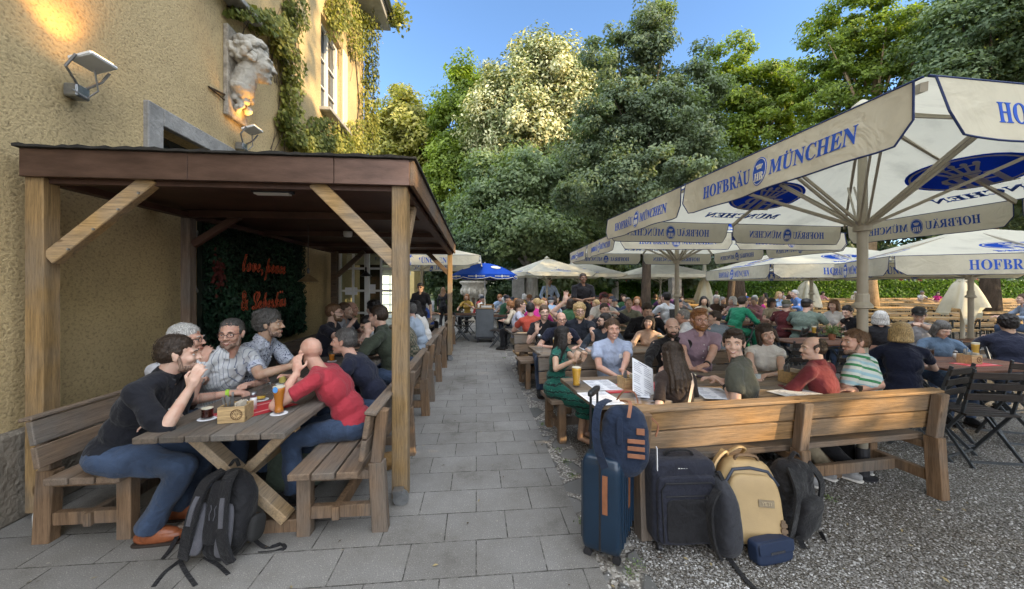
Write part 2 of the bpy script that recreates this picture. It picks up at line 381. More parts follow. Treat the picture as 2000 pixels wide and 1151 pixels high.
# ================================================================== MATERIALS OF THE PLACE
MW_old = wood('weathered_oak_x', (.20, .132, .082), 'x', grey=.42)
MW_oldz = wood('weathered_oak_z', (.195, .122, .07), 'z', grey=.3)
MW_warm = wood('golden_oak_x', (.30, .175, .075), 'x', grey=.12, dark=.5)
MW_grey = wood('grey_tabletop_y', (.165, .125, .092), 'x', grey=.5, dark=.4)
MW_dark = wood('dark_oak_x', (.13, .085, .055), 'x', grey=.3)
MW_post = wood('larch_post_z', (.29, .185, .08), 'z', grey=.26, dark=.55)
MW_brace = wood('larch_brace', (.38, .24, .11), 'x', grey=.15, dark=.55)
M_copper = M('brown_metal', (.12, .075, .058), .40, .35, 3, .15, 30, .6, (1, 1, 4))
M_dkbrown = M('dark_brown_paint', (.075, .036, .024), .55, .3, 4, .2, 40)
M_felt = M('roofing_felt', (.03, .028, .025), .9, .4, 20, .6, 90)
M_steel = M('grey_steel', (.32, .33, .34), .35, .2, 20, .1, 100, .8)
M_dksteel = M('dark_steel', (.05, .05, .055), .45, .2, 20, 0, 60, .6)
M_white = M('white_paint', (.72, .72, .70), .45, .08, 6, .08, 50)
M_whiteplastic = M('white_plastic', (.75, .75, .73), .35, .05, 6)
M_paper = M('paper', (.72, .73, .76), .8, .05, 30)
M_black = M('black_plastic', (.018, .018, .02), .4, .2, 20)
M_stone = M('pale_stone', (.40, .37, .31), .85, .35, 5, .7, 35, dist=.02)
M_greystone = M('grey_stone', (.30, .29, .27), .85, .3, 5, .6, 30, dist=.02)
M_red = M('red_runner', (.45, .03, .04), .7, .1)
M_brass = M('brass', (.38, .27, .14), .35, .2, 10, 0, 60, .8)

# stucco
def stucco():
    m, nt, b = newmat('ochre_stucco'); L = nt.links.new
    tc = N(nt, 'ShaderNodeTexCoord')
    mp = N(nt, 'ShaderNodeMapping'); mp.inputs['Scale'].default_value = (1, .9, 1.05); L(tc.outputs['Object'], mp.inputs[0])
    n1 = N(nt, 'ShaderNodeTexNoise', i_Scale=44.0, i_Detail=5.0, i_Roughness=.6, i_Distortion=.35); L(mp.outputs[0], n1.inputs['Vector'])
    n2 = N(nt, 'ShaderNodeTexNoise', i_Scale=1.1, i_Detail=6.0, i_Roughness=.6); L(tc.outputs['Object'], n2.inputs['Vector'])
    n3 = N(nt, 'ShaderNodeTexNoise', i_Scale=3.0, i_Detail=8.0, i_Roughness=.75, i_Distortion=.4); L(tc.outputs['Object'], n3.inputs['Vector'])
    c = ramp(nt, n2.outputs[0], [(.3, (.42, .325, .18)), (.5, (.52, .40, .215)), (.7, (.57, .44, .24))])
    d = ramp(nt, n3.outputs[0], [(.27, (.45, .45, .47)), (.36, (.9, .9, .9)), (.5, (1, 1, 1))])
    e = ramp(nt, n1.outputs[0], [(.3, (.55, .55, .55)), (.5, (1, 1, 1)), (.7, (1.0, 1.0, 1.0))])
    mx = N(nt, 'ShaderNodeVectorMath', operation='MULTIPLY'); L(c, mx.inputs[0]); L(d, mx.inputs[1])
    m2 = N(nt, 'ShaderNodeVectorMath', operation='MULTIPLY'); L(mx.outputs[0], m2.inputs[0]); L(e, m2.inputs[1])
    L(m2.outputs[0], b.inputs['Base Color']); b.inputs['Roughness'].default_value = .92; b.inputs['Specular IOR Level'].default_value = .15
    bp = N(nt, 'ShaderNodeBump', i_Strength=.6, i_Distance=.02); L(n1.outputs[0], bp.inputs['Height']); L(bp.outputs[0], b.inputs['Normal'])
    return m
M_stucco = stucco()
M_plinth = M('plinth_render', (.20, .175, .14), .9, .35, 4, .9, 30, dist=.03)

def gravelmat():
    m, nt, b = newmat('gravel'); L = nt.links.new
    tc = N(nt, 'ShaderNodeTexCoord')
    nz = N(nt, 'ShaderNodeTexNoise', i_Scale=60.0, i_Detail=2.0); L(tc.outputs['Object'], nz.inputs['Vector'])
    ad = N(nt, 'ShaderNodeMixRGB' if False else 'ShaderNodeVectorMath', operation='SCALE'); L(nz.outputs['Color'], ad.inputs[0]); ad.inputs['Scale'].default_value = .012
    a2 = N(nt, 'ShaderNodeVectorMath', operation='ADD'); L(tc.outputs['Object'], a2.inputs[0]); L(ad.outputs[0], a2.inputs[1])
    v = N(nt, 'ShaderNodeTexVoronoi', i_Scale=92.0); L(a2.outputs[0], v.inputs['Vector'])
    v2 = N(nt, 'ShaderNodeTexVoronoi', i_Scale=210.0); L(a2.outputs[0], v2.inputs['Vector'])
    sp = N(nt, 'ShaderNodeSeparateColor'); L(v.outputs['Color'], sp.inputs[0]); sp2 = N(nt, 'ShaderNodeSeparateColor'); L(v2.outputs['Color'], sp2.inputs[0])
    cA = ramp(nt, sp.outputs[0], [(0, (.12, .11, .10)), (.3, (.19, .182, .17)), (.55, (.27, .262, .25)), (.8, (.37, .362, .35)), (1, (.48, .475, .46))])
    cB = ramp(nt, sp2.outputs[0], [(0, (.06, .055, .045)), (.6, (.22, .2, .17)), (1, (.5, .49, .46))])
    mx = N(nt, 'ShaderNodeMix', data_type='RGBA'); st = N(nt, 'ShaderNodeMath', operation='GREATER_THAN'); L(sp.outputs[1], st.inputs[0]); st.inputs[1].default_value = .6
    L(st.outputs[0], mx.inputs[0]); L(cA, mx.inputs[6]); L(cB, mx.inputs[7])
    dk = ramp(nt, v.outputs['Distance'], [(0, (1, 1, 1)), (.45, (.9, .9, .9)), (.75, (.3, .28, .25))])
    big = N(nt, 'ShaderNodeTexNoise', i_Scale=.9, i_Detail=7.0, i_Roughness=.65); L(tc.outputs['Object'], big.inputs['Vector'])
    bc = ramp(nt, big.outputs[0], [(.28, (.55, .50, .43)), (.42, (.92, .90, .87)), (.62, (1.05, 1.05, 1.05))])
    m1 = N(nt, 'ShaderNodeVectorMath', operation='MULTIPLY'); L(mx.outputs[2], m1.inputs[0]); L(dk, m1.inputs[1])
    m2 = N(nt, 'ShaderNodeVectorMath', operation='MULTIPLY'); L(m1.outputs[0], m2.inputs[0]); L(bc, m2.inputs[1])
    L(m2.outputs[0], b.inputs['Base Color']); b.inputs['Roughness'].default_value = .85; b.inputs['Specular IOR Level'].default_value = .3
    inv = N(nt, 'ShaderNodeMath', operation='MULTIPLY_ADD'); L(v.outputs['Distance'], inv.inputs[0]); inv.inputs[1].default_value = -1; inv.inputs[2].default_value = 1
    bp = N(nt, 'ShaderNodeBump', i_Strength=1.0, i_Distance=.012); L(inv.outputs[0], bp.inputs['Height']); L(bp.outputs[0], b.inputs['Normal'])
    return m
def pavingmat():
    m, nt, b = newmat('paving_slabs'); L = nt.links.new
    tc = N(nt, 'ShaderNodeTexCoord')
    br = N(nt, 'ShaderNodeTexBrick', offset=.5, i_Scale=1.0); L(tc.outputs['Object'], br.inputs['Vector'])
    br.inputs['Mortar Size'].default_value = .0045; br.inputs['Mortar Smooth'].default_value = .3; br.inputs['Brick Width'].default_value = .40; br.inputs['Row Height'].default_value = .30
    br.inputs[1].default_value = (.185, .178, .166, 1); br.inputs[2].default_value = (.215, .207, .193, 1); br.inputs['Mortar'].default_value = (.165, .158, .146, 1)
    n1 = N(nt, 'ShaderNodeTexNoise', i_Scale=180.0, i_Detail=3.0, i_Roughness=.7); L(tc.outputs['Object'], n1.inputs['Vector'])
    n2 = N(nt, 'ShaderNodeTexNoise', i_Scale=1.3, i_Detail=8.0, i_Roughness=.7); L(tc.outputs['Object'], n2.inputs['Vector'])
    v = N(nt, 'ShaderNodeTexVoronoi', i_Scale=6.0); L(tc.outputs['Object'], v.inputs['Vector'])
    sp_ = ramp(nt, v.outputs['Distance'], [(0, (1.6, 1.5, 1.4)), (.035, (1.5, 1.45, 1.4)), (.05, (1, 1, 1))])
    s1 = ramp(nt, n1.outputs[0], [(.3, (.6, .6, .6)), (.5, (1, 1, 1)), (.72, (1.45, 1.45, 1.45))])
    s2 = ramp(nt, n2.outputs[0], [(.3, (.55, .53, .50)), (.45, (.9, .89, .87)), (.55, (1.0, 1.0, 1.0)), (.7, (1.15, 1.15, 1.14))])
    m1 = N(nt, 'ShaderNodeVectorMath', operation='MULTIPLY'); L(br.outputs[0], m1.inputs[0]); L(s1, m1.inputs[1])
    m2 = N(nt, 'ShaderNodeVectorMath', operation='MULTIPLY'); L(m1.outputs[0], m2.inputs[0]); L(s2, m2.inputs[1])
    m3 = N(nt, 'ShaderNodeVectorMath', operation='MULTIPLY'); L(m2.outputs[0], m3.inputs[0]); L(sp_, m3.inputs[1])
    L(m3.outputs[0], b.inputs['Base Color']); b.inputs['Roughness'].default_value = .8; b.inputs['Specular IOR Level'].default_value = .3
    # joints partly filled with grit, pale stone flecks in the concrete
    jn = N(nt, 'ShaderNodeTexNoise', i_Scale=14.0, i_Detail=5.0, i_Roughness=.8); L(tc.outputs['Object'], jn.inputs['Vector'])
    jr = N(nt, 'ShaderNodeMapRange'); jr.inputs[1].default_value = .42; jr.inputs[2].default_value = .56; L(jn.outputs[0], jr.inputs[0])
    jm = N(nt, 'ShaderNodeMath', operation='MULTIPLY'); L(jr.outputs[0], jm.inputs[0]); L(br.outputs[1], jm.inputs[1])
    jx = N(nt, 'ShaderNodeMix', data_type='RGBA'); L(jm.outputs[0], jx.inputs[0]); L(m3.outputs[0], jx.inputs[6]); jx.inputs[7].default_value = (.045, .042, .036, 1)
    fv = N(nt, 'ShaderNodeTexVoronoi', i_Scale=70.0); L(tc.outputs['Object'], fv.inputs['Vector']); fr_ = ramp(nt, fv.outputs['Distance'], [(0, (1.9, 1.85, 1.8)), (.16, (1.5, 1.48, 1.45)), (.22, (1, 1, 1))])
    fm = N(nt, 'ShaderNodeVectorMath', operation='MULTIPLY'); L(jx.outputs[2], fm.inputs[0]); L(fr_, fm.inputs[1]); L(fm.outputs[0], b.inputs['Base Color'])
    h = N(nt, 'ShaderNodeMath', operation='MULTIPLY_ADD'); L(n1.outputs[0], h.inputs[0]); h.inputs[1].default_value = .25; L(jm.outputs[0], h.inputs[2])
    bp = N(nt, 'ShaderNodeBump', i_Strength=.6, i_Distance=.006, invert=True); L(h.outputs[0], bp.inputs['Height']); L(bp.outputs[0], b.inputs['Normal'])
    return m
def bordermat():
    m, nt, b = newmat('border_stones'); L = nt.links.new
    tc = N(nt, 'ShaderNodeTexCoord'); v = N(nt, 'ShaderNodeTexVoronoi', i_Scale=4.2, feature='DISTANCE_TO_EDGE'); L(tc.outputs['Object'], v.inputs['Vector'])
    v2 = N(nt, 'ShaderNodeTexVoronoi', i_Scale=4.2); L(tc.outputs['Object'], v2.inputs['Vector']); sp = N(nt, 'ShaderNodeSeparateColor'); L(v2.outputs['Color'], sp.inputs[0])
    g = N(nt, 'ShaderNodeTexVoronoi', i_Scale=75.0); L(tc.outputs['Object'], g.inputs['Vector']); gs = N(nt, 'ShaderNodeSeparateColor'); L(g.outputs['Color'], gs.inputs[0])
    c = ramp(nt, sp.outputs[0], [(0, (.10, .10, .095)), (1, (.19, .185, .175))]); gc = ramp(nt, gs.outputs[0], [(0, (.07, .06, .05)), (.6, (.25, .23, .2)), (1, (.5, .48, .44))])
    mk = ramp(nt, v.outputs['Distance'], [(.08, (0, 0, 0)), (.14, (1, 1, 1))]); mx = N(nt, 'ShaderNodeMix', data_type='RGBA')
    L(mk, mx.inputs[0]); L(gc, mx.inputs[6]); L(c, mx.inputs[7]); L(mx.outputs[2], b.inputs['Base Color']); b.inputs['Roughness'].default_value = .9
    bp = N(nt, 'ShaderNodeBump', i_Strength=.9, i_Distance=.02); L(mk, bp.inputs['Height']); L(bp.outputs[0], b.inputs['Normal'])
    return m
M_gravel, M_paving, M_border = gravelmat(), pavingmat(), bordermat()

# ================================================================== GROUND
def sheet(name, u0, u1, v0, v1, z, mat, rz=TH, n=1):
    mb = MB(); mb.add([(u0, v0, 0), (u1, v0, 0), (u1, v1, 0), (u0, v1, 0)], [(0, 1, 2, 3)])
    o = mb.build(name, mat); o.location = (0, 0, z); o.rotation_euler = (0, 0, rz); tag(o, kind='structure'); return o
tag(sheet('ground', -250, 250, -150, 400, 0, M_gravel, 0), 'grey gravel ground of the beer garden')
tag(sheet('path', -6.5, .70, -6, 30, .008, M_paving), 'path of grey concrete slabs leading between the tables')
tag(sheet('path_edging', .702, .96, -6, 14, .004, M_border), 'strip of rough stones and gravel along the path')

# real little stones lying close to the lens
def pebbles():
    base = [(-1, -1, -.7), (1, -1, -.6), (1, 1, -.7), (-1, 1, -.6), (-.7, -.6, .7), (.6, -.7, .75), (.7, .6, .65), (-.6, .7, .8)]
    fs = [(0, 3, 2, 1), (4, 5, 6, 7), (0, 1, 5, 4), (1, 2, 6, 5), (2, 3, 7, 6), (3, 0, 4, 7)]
    mb = MB(); n = 0
    while n < 24000:
        Z = 1.8 + 4.6 * random.random() ** 1.6; x = random.uniform(.1, min(1.4 * Z, 5.5))
        u = x * math.cos(TH) + Z * math.sin(TH)
        if u < .72 or (u < .95 and random.random() < .55): continue
        s = random.uniform(.0022, .0058) * (1.5 if random.random() < .06 else 1); q = Euler((random.uniform(-.6, .6), random.uniform(-.6, .6), random.uniform(0, 6.3))).to_matrix()
        a, b_, c_ = s * random.uniform(.8, 1.4), s * random.uniform(.7, 1.1), s * random.uniform(.4, .8)
        mb.add([Vector((x, Z, s * .35)) + q @ Vector((p[0] * a, p[1] * b_, p[2] * c_)) for p in base], fs); n += 1
    m, nt, b = newmat('pebble'); g = N(nt, 'ShaderNodeNewGeometry')
    c = ramp(nt, g.outputs['Random Per Island'], [(0, (.13, .12, .11)), (.35, (.22, .212, .2)), (.7, (.34, .335, .325)), (1, (.54, .54, .53))]); nt.links.new(c, b.inputs['Base Color']); b.inputs['Roughness'].default_value = .8
    tag(mb.build('gravel', m), 'loose pale and grey gravel stones beside the path', kind='stuff')
pebbles()
def litter():
    mb = MB()
    for i in range(420):
        Z = 1.9 + 6 * random.random() ** 1.4; x = random.uniform(-1.3 * Z, 1.35 * Z); u = x * math.cos(TH) + Z * math.sin(TH)
        if u < -2.8 or (u < .7 and random.random() < .7): continue
        s = random.uniform(.006, .02); q = Euler((random.uniform(-.4, .4), random.uniform(-.4, .4), random.uniform(0, 6.3))).to_matrix()
        mb.add([Vector((x, Z, .016)) + q @ Vector(p) * s for p in ((-1, 0, 0), (0, -.4, .1), (1, 0, 0), (0, .4, .15))], [(0, 1, 2, 3)], random.choice((0, 0, 1)))
    for i in range(26):
        Z = random.uniform(2.4, 6); x = random.uniform(.9, 1.2 * Z); a = random.uniform(0, 6.3); pts = [Vector((x, Z, .008))]
        for k in range(4): a += random.uniform(-.5, .5); pts.append(pts[-1] + Vector((math.cos(a), math.sin(a), 0)) * random.uniform(.02, .05))
        mb.tube(pts, .0018, 4, 1)
    tag(mb.build('leaf_litter', [M('dry_leaf', (.30, .24, .12), .8), M('twig', (.08, .055, .035), .9)]), 'dry leaves and twigs on the ground', kind='stuff')
litter()

# ================================================================== TREES AND LEAVES
def leafmesh(name, C, size, nrm, tint, mat, parent=None, loc=None, asp=.5, bend=.25):
    n = len(C); nrm = nrm / (np.linalg.norm(nrm, axis=1, keepdims=True) + 1e-9)
    t = rng.normal(size=(n, 3)); t -= nrm * (t * nrm).sum(1, keepdims=True); t /= np.linalg.norm(t, axis=1, keepdims=True) + 1e-9
    b = np.cross(nrm, t); s = np.asarray(size).reshape(-1, 1)
    V = np.empty((n, 4, 3)); V[:, 0] = C - t * s; V[:, 1] = C - b * s * asp + nrm * s * bend; V[:, 2] = C + t * s; V[:, 3] = C + b * s * asp + nrm * s * bend
    me = bpy.data.meshes.new(name); me.vertices.add(n * 4); me.vertices.foreach_set('co', V.reshape(-1))
    me.loops.add(n * 4); me.loops.foreach_set('vertex_index', np.arange(n * 4, dtype=np.int32))
    me.polygons.add(n); me.polygons.foreach_set('loop_start', np.arange(0, n * 4, 4, dtype=np.int32)); me.polygons.foreach_set('loop_total', np.full(n, 4, dtype=np.int32))
    at = me.attributes.new('tint', 'FLOAT', 'FACE'); at.data.foreach_set('value', np.asarray(tint, dtype=np.float32))
    me.materials.append(mat); me.update(calc_edges=True)
    o = bpy.data.objects.new(name, me); col.objects.link(o)
    if parent: o.parent = parent
    if loc is not None: o.location = loc
    return o
def crown_points(blobs, nleaf, clump_r=.7, nclump=220, shell=.55, flat=.6, gap=0):
    """blobs: (centre, radii) ellipsoids. returns leaf centres, outward dirs, tint, clump centres"""
    vol = np.array([b[1][0] * b[1][1] * b[1][2] for b in blobs]) ** .8; vol /= vol.sum()
    cl = []; out = []
    for b, w in zip(blobs, vol):
        k = max(3, int(nclump * w)); d = rng.normal(size=(k, 3)); d /= np.linalg.norm(d, axis=1, keepdims=True)
        r = shell + (1 - shell) * rng.random(k) ** .6; wob = 1 + .16 * np.sin(d[:, 0] * 5 + d[:, 2] * 4) + rng.normal(size=k) * .09
        cl.append(np.array(b[0]) + d * np.array(b[1]) * (r * wob)[:, None]); out.append(d)
    cl = np.vstack(cl); out = np.vstack(out); k = len(cl)
    wt = rng.random(k) + .5; wt /= wt.sum(); idx = rng.choice(k, nleaf, p=wt)
    cr = clump_r * (.6 + .8 * rng.random(k)); d = rng.normal(size=(nleaf, 3)); d /= np.linalg.norm(d, axis=1, keepdims=True)
    d *= rng.random((nleaf, 1)) ** .45; d[:, 2] *= flat
    C = cl[idx] + d * cr[idx][:, None]; ct = rng.random(k)
    nr = rng.normal(size=(nleaf, 3)) * .6 + out[idx] * .7 + d * .8 + np.array([0, 0, .55])
    return C, nr, np.clip(ct[idx] * .8 + rng.random(nleaf) * .2, 0, 1), cl
M_bark = M('bark', (.095, .07, .05), .95, .4, 6, 1.0, 22, dist=.05, stretch=(2, 2, .5))
M_barkpale = M('pale_bark', (.33, .31, .27), .95, .35, 5, .8, 22, dist=.03, stretch=(2, 2, .5))
def tree(px, Z, blobs_px, leaf, nleaf, lsize, label, trunk_r=.22, trunk_to=None, clump=.8, nclump=200, shell=.5, flat=.6, group=None, bark=None, cat='tree', limbs=14, asp=.5, name='tree', lean=0):
    """blobs_px: list of (px, py, half width px, half height px, dz) taken at depth Z+dz"""
    base = P(px, 562, Z); base.z = 0
    root = empty(name, base, 0, label, cat, group); bl = []
    for (x, y, hw, hh, dz) in blobs_px:
        c = P(x, y, Z + dz) - base; k = (Z + dz) / F; bl.append(((c.x, c.y, c.z), (hw * k, max(hw * k * .8, .5), hh * k)))
    C, nr, ti, cl = crown_points(bl, nleaf, clump, nclump, shell, flat)
    leafmesh('crown', C, lsize * (.7 + .6 * rng.random(nleaf)), nr, ti, leaf, root, asp=asp)
    mb = MB(); ztop = trunk_to or float(np.mean(cl[:, 2])); cen = cl.mean(0)
    tp = []; k = 7
    for i in range(k):
        f = i / (k - 1); tp.append(Vector((cen[0] * f ** 2 * .8 + math.sin(f * 5 + px) * .06, cen[1] * f ** 2 * .8, ztop * f)))
    mb.tube(tp, [trunk_r * (1.35 if i == 0 else 1 - .6 * i / (k - 1)) for i in range(k)], 10)
    sel = rng.choice(len(cl), min(limbs, len(cl)), replace=False)
    for i in sel:
        e = Vector(cl[i]); f = min(.95, max(.35, (e.z / ztop) * .6)); j = f * (k - 1); a = tp[int(j)].lerp(tp[min(int(j) + 1, k - 1)], j - int(j))
        mid = a.lerp(e, .5) + Vector((0, 0, .12 * (e - a).length)); r0 = trunk_r * (.42 - .2 * f)
        mb.tube([a, a.lerp(mid, .5) + Vector((0, 0, .05)), mid, e], [r0, r0 * .75, r0 * .5, r0 * .15], 6)
    mb.build('trunk', bark or M_bark, root, smooth=True)
    return root
L_yel = leafmat('yellow_leaves', (.24, .25, .06), (.46, .42, .12), .45)
L_cream = leafmat('cream_leaves', (.20, .24, .09), (.62, .59, .34), .15)  # tones run at random from green to pale cream
L_mid = leafmat('mid_leaves', (.14, .20, .10), (.22, .28, .14), .4)
L_dark = leafmat('dark_leaves', (.12, .165, .10), (.175, .23, .13))
L_deep = leafmat('deep_leaves', (.07, .11, .06), (.11, .155, .08))
L_bright = leafmat('bright_leaves', (.13, .19, .03), (.25, .32, .05), .45)
L_ivy = leafmat('vine_leaves', (.14, .17, .035), (.33, .32, .08), .35)
L_fake = leafmat('plastic_leaves', (.012, .04, .022), (.03, .085, .045), .1)

tree(800, 30, [(800, 260, 75, 85, 0), (760, 330, 55, 90, -1), (850, 350, 50, 90, 0), (790, 420, 60, 60, 1)], L_yel, 40000, .17, 'airy yellow-green tree just right of the ivy corner', .3, clump=1.0, nclump=260, shell=.3)
tree(905, 28, [(905, 230, 62, 110, 0), (880, 340, 55, 90, -1), (950, 200, 45, 65, 1), (900, 440, 50, 60, 0)], L_bright, 46000, .14, 'bright green feathery tree left of the pale cream one', .28, clump=.8, nclump=300, shell=.3)
tree(1060, 25, [(1065, 190, 95, 95, 0), (1010, 250, 90, 95, -1), (1120, 240, 90, 110, 0), (975, 230, 48, 90, 0), (1165, 200, 50, 75, 0), (1040, 140, 60, 60, -1)], L_cream, 95000, .12, 'tall linden with pale cream top', .45, clump=1.0, nclump=420, shell=.5, flat=.9)
tree(1040, 19, [(1040, 375, 95, 80, 0), (970, 420, 75, 70, 0), (1110, 400, 90, 90, 0), (1040, 460, 110, 45, -1), (940, 340, 40, 45, .5)], L_mid, 72000, .105, 'broad green tree in the shade under the pale cream top', .4, clump=.8, nclump=460, shell=.35, flat=.6, bark=M_barkpale)
tree(1262, 12.5, [(1262, 90, 52, 95, 0), (1190, 110, 38, 55, 0), (1240, 220, 110, 80, 0), (1170, 290, 85, 75, 0), (1320, 270, 95, 95, 0), (1262, 370, 170, 60, 0), (1370, 170, 50, 70, .5), (1270, 30, 30, 40, 0)], L_dark, 95000, .062, 'tall dark maple standing among the guests, dark trunk below the umbrellas', .17, trunk_to=9, clump=.42, nclump=520, shell=.25, limbs=44)
tree(1440, 22, [(1430, 180, 85, 95, 0), (1500, 230, 80, 90, 0), (1390, 290, 80, 80, 0), (1540, 170, 45, 60, 0), (1480, 330, 110, 55, 0)], L_bright, 52000, .105, 'sunny green tree behind the dark maple', .35, clump=.7, nclump=280, shell=.3)
tree(1425, 15, [(1430, 400, 90, 75, 0), (1350, 430, 60, 50, 0), (1520, 420, 80, 60, 0)], L_deep, 32000, .09, 'shaded dark tree behind the near umbrella, thin trunk in the crowd', .16, trunk_to=4.5, clump=.7, nclump=150, shell=.3)
tree(1700, 17, [(1660, 60, 90, 90, 0), (1730, 140, 120, 110, 0), (1620, 170, 60, 80, 0), (1800, 60, 100, 90, 0), (1700, 270, 130, 60, 0), (1610, 290, 60, 60, 0)], L_bright, 56000, .082, 'large locust tree with pale limbs above the near umbrella', .3, clump=.5, nclump=340, shell=.2, limbs=46, bark=M('tan_bark', (.30, .21, .12), .9, .3, 6, .8, 20, dist=.03), flat=.5)  # warmer tan bark than the other trees
tree(1930, 14, [(1900, 60, 90, 90, 0), (1980, 120, 90, 90, 0), (1860, 160, 70, 60, 0), (1960, 10, 110, 60, 0)], L_mid, 44000, .08, 'leafy green tree at the right edge of the sky', .28, clump=.6, nclump=280, shell=.35, limbs=26)
tree(2060, 20, [(1985, 190, 50, 50, 0), (2080, 200, 90, 90, 0)], L_deep, 12000, .16, 'bluish dark fir top beyond the near umbrella', .25, clump=.7, nclump=90, shell=.3)
# shaded thicket between and behind
tree(900, 24, [(895, 450, 45, 60, 0), (940, 420, 40, 60, 0), (880, 520, 50, 50, 0), (960, 500, 60, 60, 0)], L_deep, 22000, .16, 'dark shaded tree behind the blue umbrella', .3, clump=.8, nclump=150, shell=.3)
tree(926, 17.2, [(926, 478, 44, 24, 0), (926, 494, 50, 12, 0)], L_deep, 9000, .06, 'clipped dark shrub growing out of the stone urn', .09, clump=.3, nclump=80, shell=.5, cat='shrub', name='shrub', limbs=6, trunk_to=3.1)
for i, (px, Z, yy, hw, hh, lf, lb) in enumerate([
    (1090, 21, 470, 90, 60, L_mid, 'low green tree above the small white umbrellas'),
    (1200, 27, 440, 110, 90, L_deep, 'dark tree mass behind the crowd, left of the umbrellas'),
    (1330, 30, 420, 120, 110, L_dark, 'far dark tree between the maple and its neighbour'),
    (1560, 34, 380, 120, 120, L_dark, 'far tree seen over the second umbrella'),
    (1720, 36, 360, 130, 150, L_deep, 'far dark tree seen through the locust'),
    (1880, 36, 330, 140, 170, L_dark, 'far tree behind the right umbrellas'),
    (2060, 34, 330, 140, 170, L_mid, 'far tree beyond the right edge umbrellas'),
    (1040, 38, 420, 120, 130, L_deep, 'far dark tree behind the stone pillars')]):
    tree(px, Z, [(px, yy, hw, hh, 0), (px - hw * .5, yy + hh * .6, hw * .7, hh * .5, 0), (px + hw * .5, yy + hh * .5, hw * .7, hh * .5, 0), (px, min(540, yy + hh), hw * .9, 26, 0)], lf, 26000, .18, lb, .3, clump=1.1, nclump=150, shell=.3, bark=M_barkpale if i % 2 else M_bark)
# woods closing the view at eye level
def woods():
    n = 90000; a = rng.uniform(-60, 75, n); y = 46 + rng.uniform(0, 12, n) + np.abs(a) * .05; hgt = 5 + 2.2 * np.sin(a * .35) + 1.5 * np.sin(a * .9 + 1)
    z = rng.random(n) ** .8 * hgt; keep = (np.sin(a * 1.7 + z) + np.sin(a * .8 - 1) + rng.normal(size=n) * .6) > -.9
    C = np.stack([a, y, z], 1)[keep]; m = len(C)
    tag(leafmesh('woods', C, .32 * (.6 + .8 * rng.random(m)), rng.normal(size=(m, 3)) + np.array([0, -.5, .3]), rng.random(m), L_dark), 'shaded woods closing the beer garden', kind='stuff')
woods()
def undergrowth():
    n = 16000; Zs = rng.uniform(22, 34, n); px = rng.uniform(850, 1010, n); x = (px - 1000) / F * Zs; z = rng.random(n) ** 1.5 * 1.6
    tag(leafmesh('undergrowth', np.stack([x, Zs, z], 1), .14 * np.ones(n), rng.normal(size=(n, 3)) + np.array([0, 0, .8]), rng.random(n), L_deep), 'dark bushes beyond the end of the path', kind='stuff')
undergrowth()
# hedge on the right
def hedge():
    root = empty('hedge', (22, 33, 0), R(2), 'long clipped green hedge behind the rows of beer tables', 'hedge')
    n = 60000; x = rng.uniform(-19, 24, n); top = rng.random(n) < .35
    y = np.where(rng.random(n) < .6, -.6 + rng.random(n) * .25, rng.uniform(-.6, .6, n)); z = np.where(top, 1.95 + rng.normal(size=n) * .12, rng.uniform(.1, 2.0, n))
    z *= 1 + .05 * np.sin(x * 1.3) + .04 * np.sin(x * 3.1)
    leafmesh('foliage', np.stack([x, y, z], 1), .11 * (.6 + .8 * rng.random(n)), rng.normal(size=(n, 3)) * .7 + np.array([0, -.6, .6]), rng.random(n), leafmat('hedge_leaves', (.07, .15, .02), (.15, .26, .04)), root)
hedge()
def garden_fence():
    root = empty('garden_fence', (25, 38, 0), R(2), 'pale fence with dark red squares beyond the hedge', 'fence')
    mb = MB(); 
    for i in range(40): mb.box((-14 + i, 0, 1.3), (.08, .08, 2.6))
    mb.build('post', M_white, root)
    mb = MB(); mb.box((6, 0, 2.62), (41, .12, .14)); mb.box((6, 0, 2.1), (41, .06, .06)); mb.build('rail', M_white, root)
    mb = MB()
    for i in range(39): mb.box((-13.5 + i, -.02, 2.35), (.5, .03, .34), None, i % 2)
    mb.build('panel', [M('dull_red', (.30, .05, .04)), M('dark_panel', (.05, .04, .04))], root)
garden_fence()

GAPS = [(1.35, 2.6, .72, .22), (1.75, 2.65, .66, .26), (2.55, 2.8, .72, .2), (2.95, 2.85, .66, .22), (.62, 3.95, 1.08, .16), (1.1, 4.05, 1.15, .12), (1.2, 2.9, .8, .14), (2.55, 3.85, 1.15, .14), (.75, 2.85, .76, .2), (1.75, 3.05, .9, .15),
        (-.36, 6.65, 0, .35), (.0, 4.2, 0, .28), (-1.38, 8.3, 1.6, .4), (-1.38, 8.3, 2.2, .3), (-.8, 2.9, 2.5, .25), (-.55, 7.2, .7, .25), (3.2, 2.9, .7, .1), (1.78, 2.65, 2.3, .2), (2.4, 3.2, 1.1, .1), (9, 18, 1, 1.0), (12, 20, 1, 1.2), (7, 16, 1, .8), (15, 17, 1, 1.2), (10.0, 8.6, 1.2, .4)]
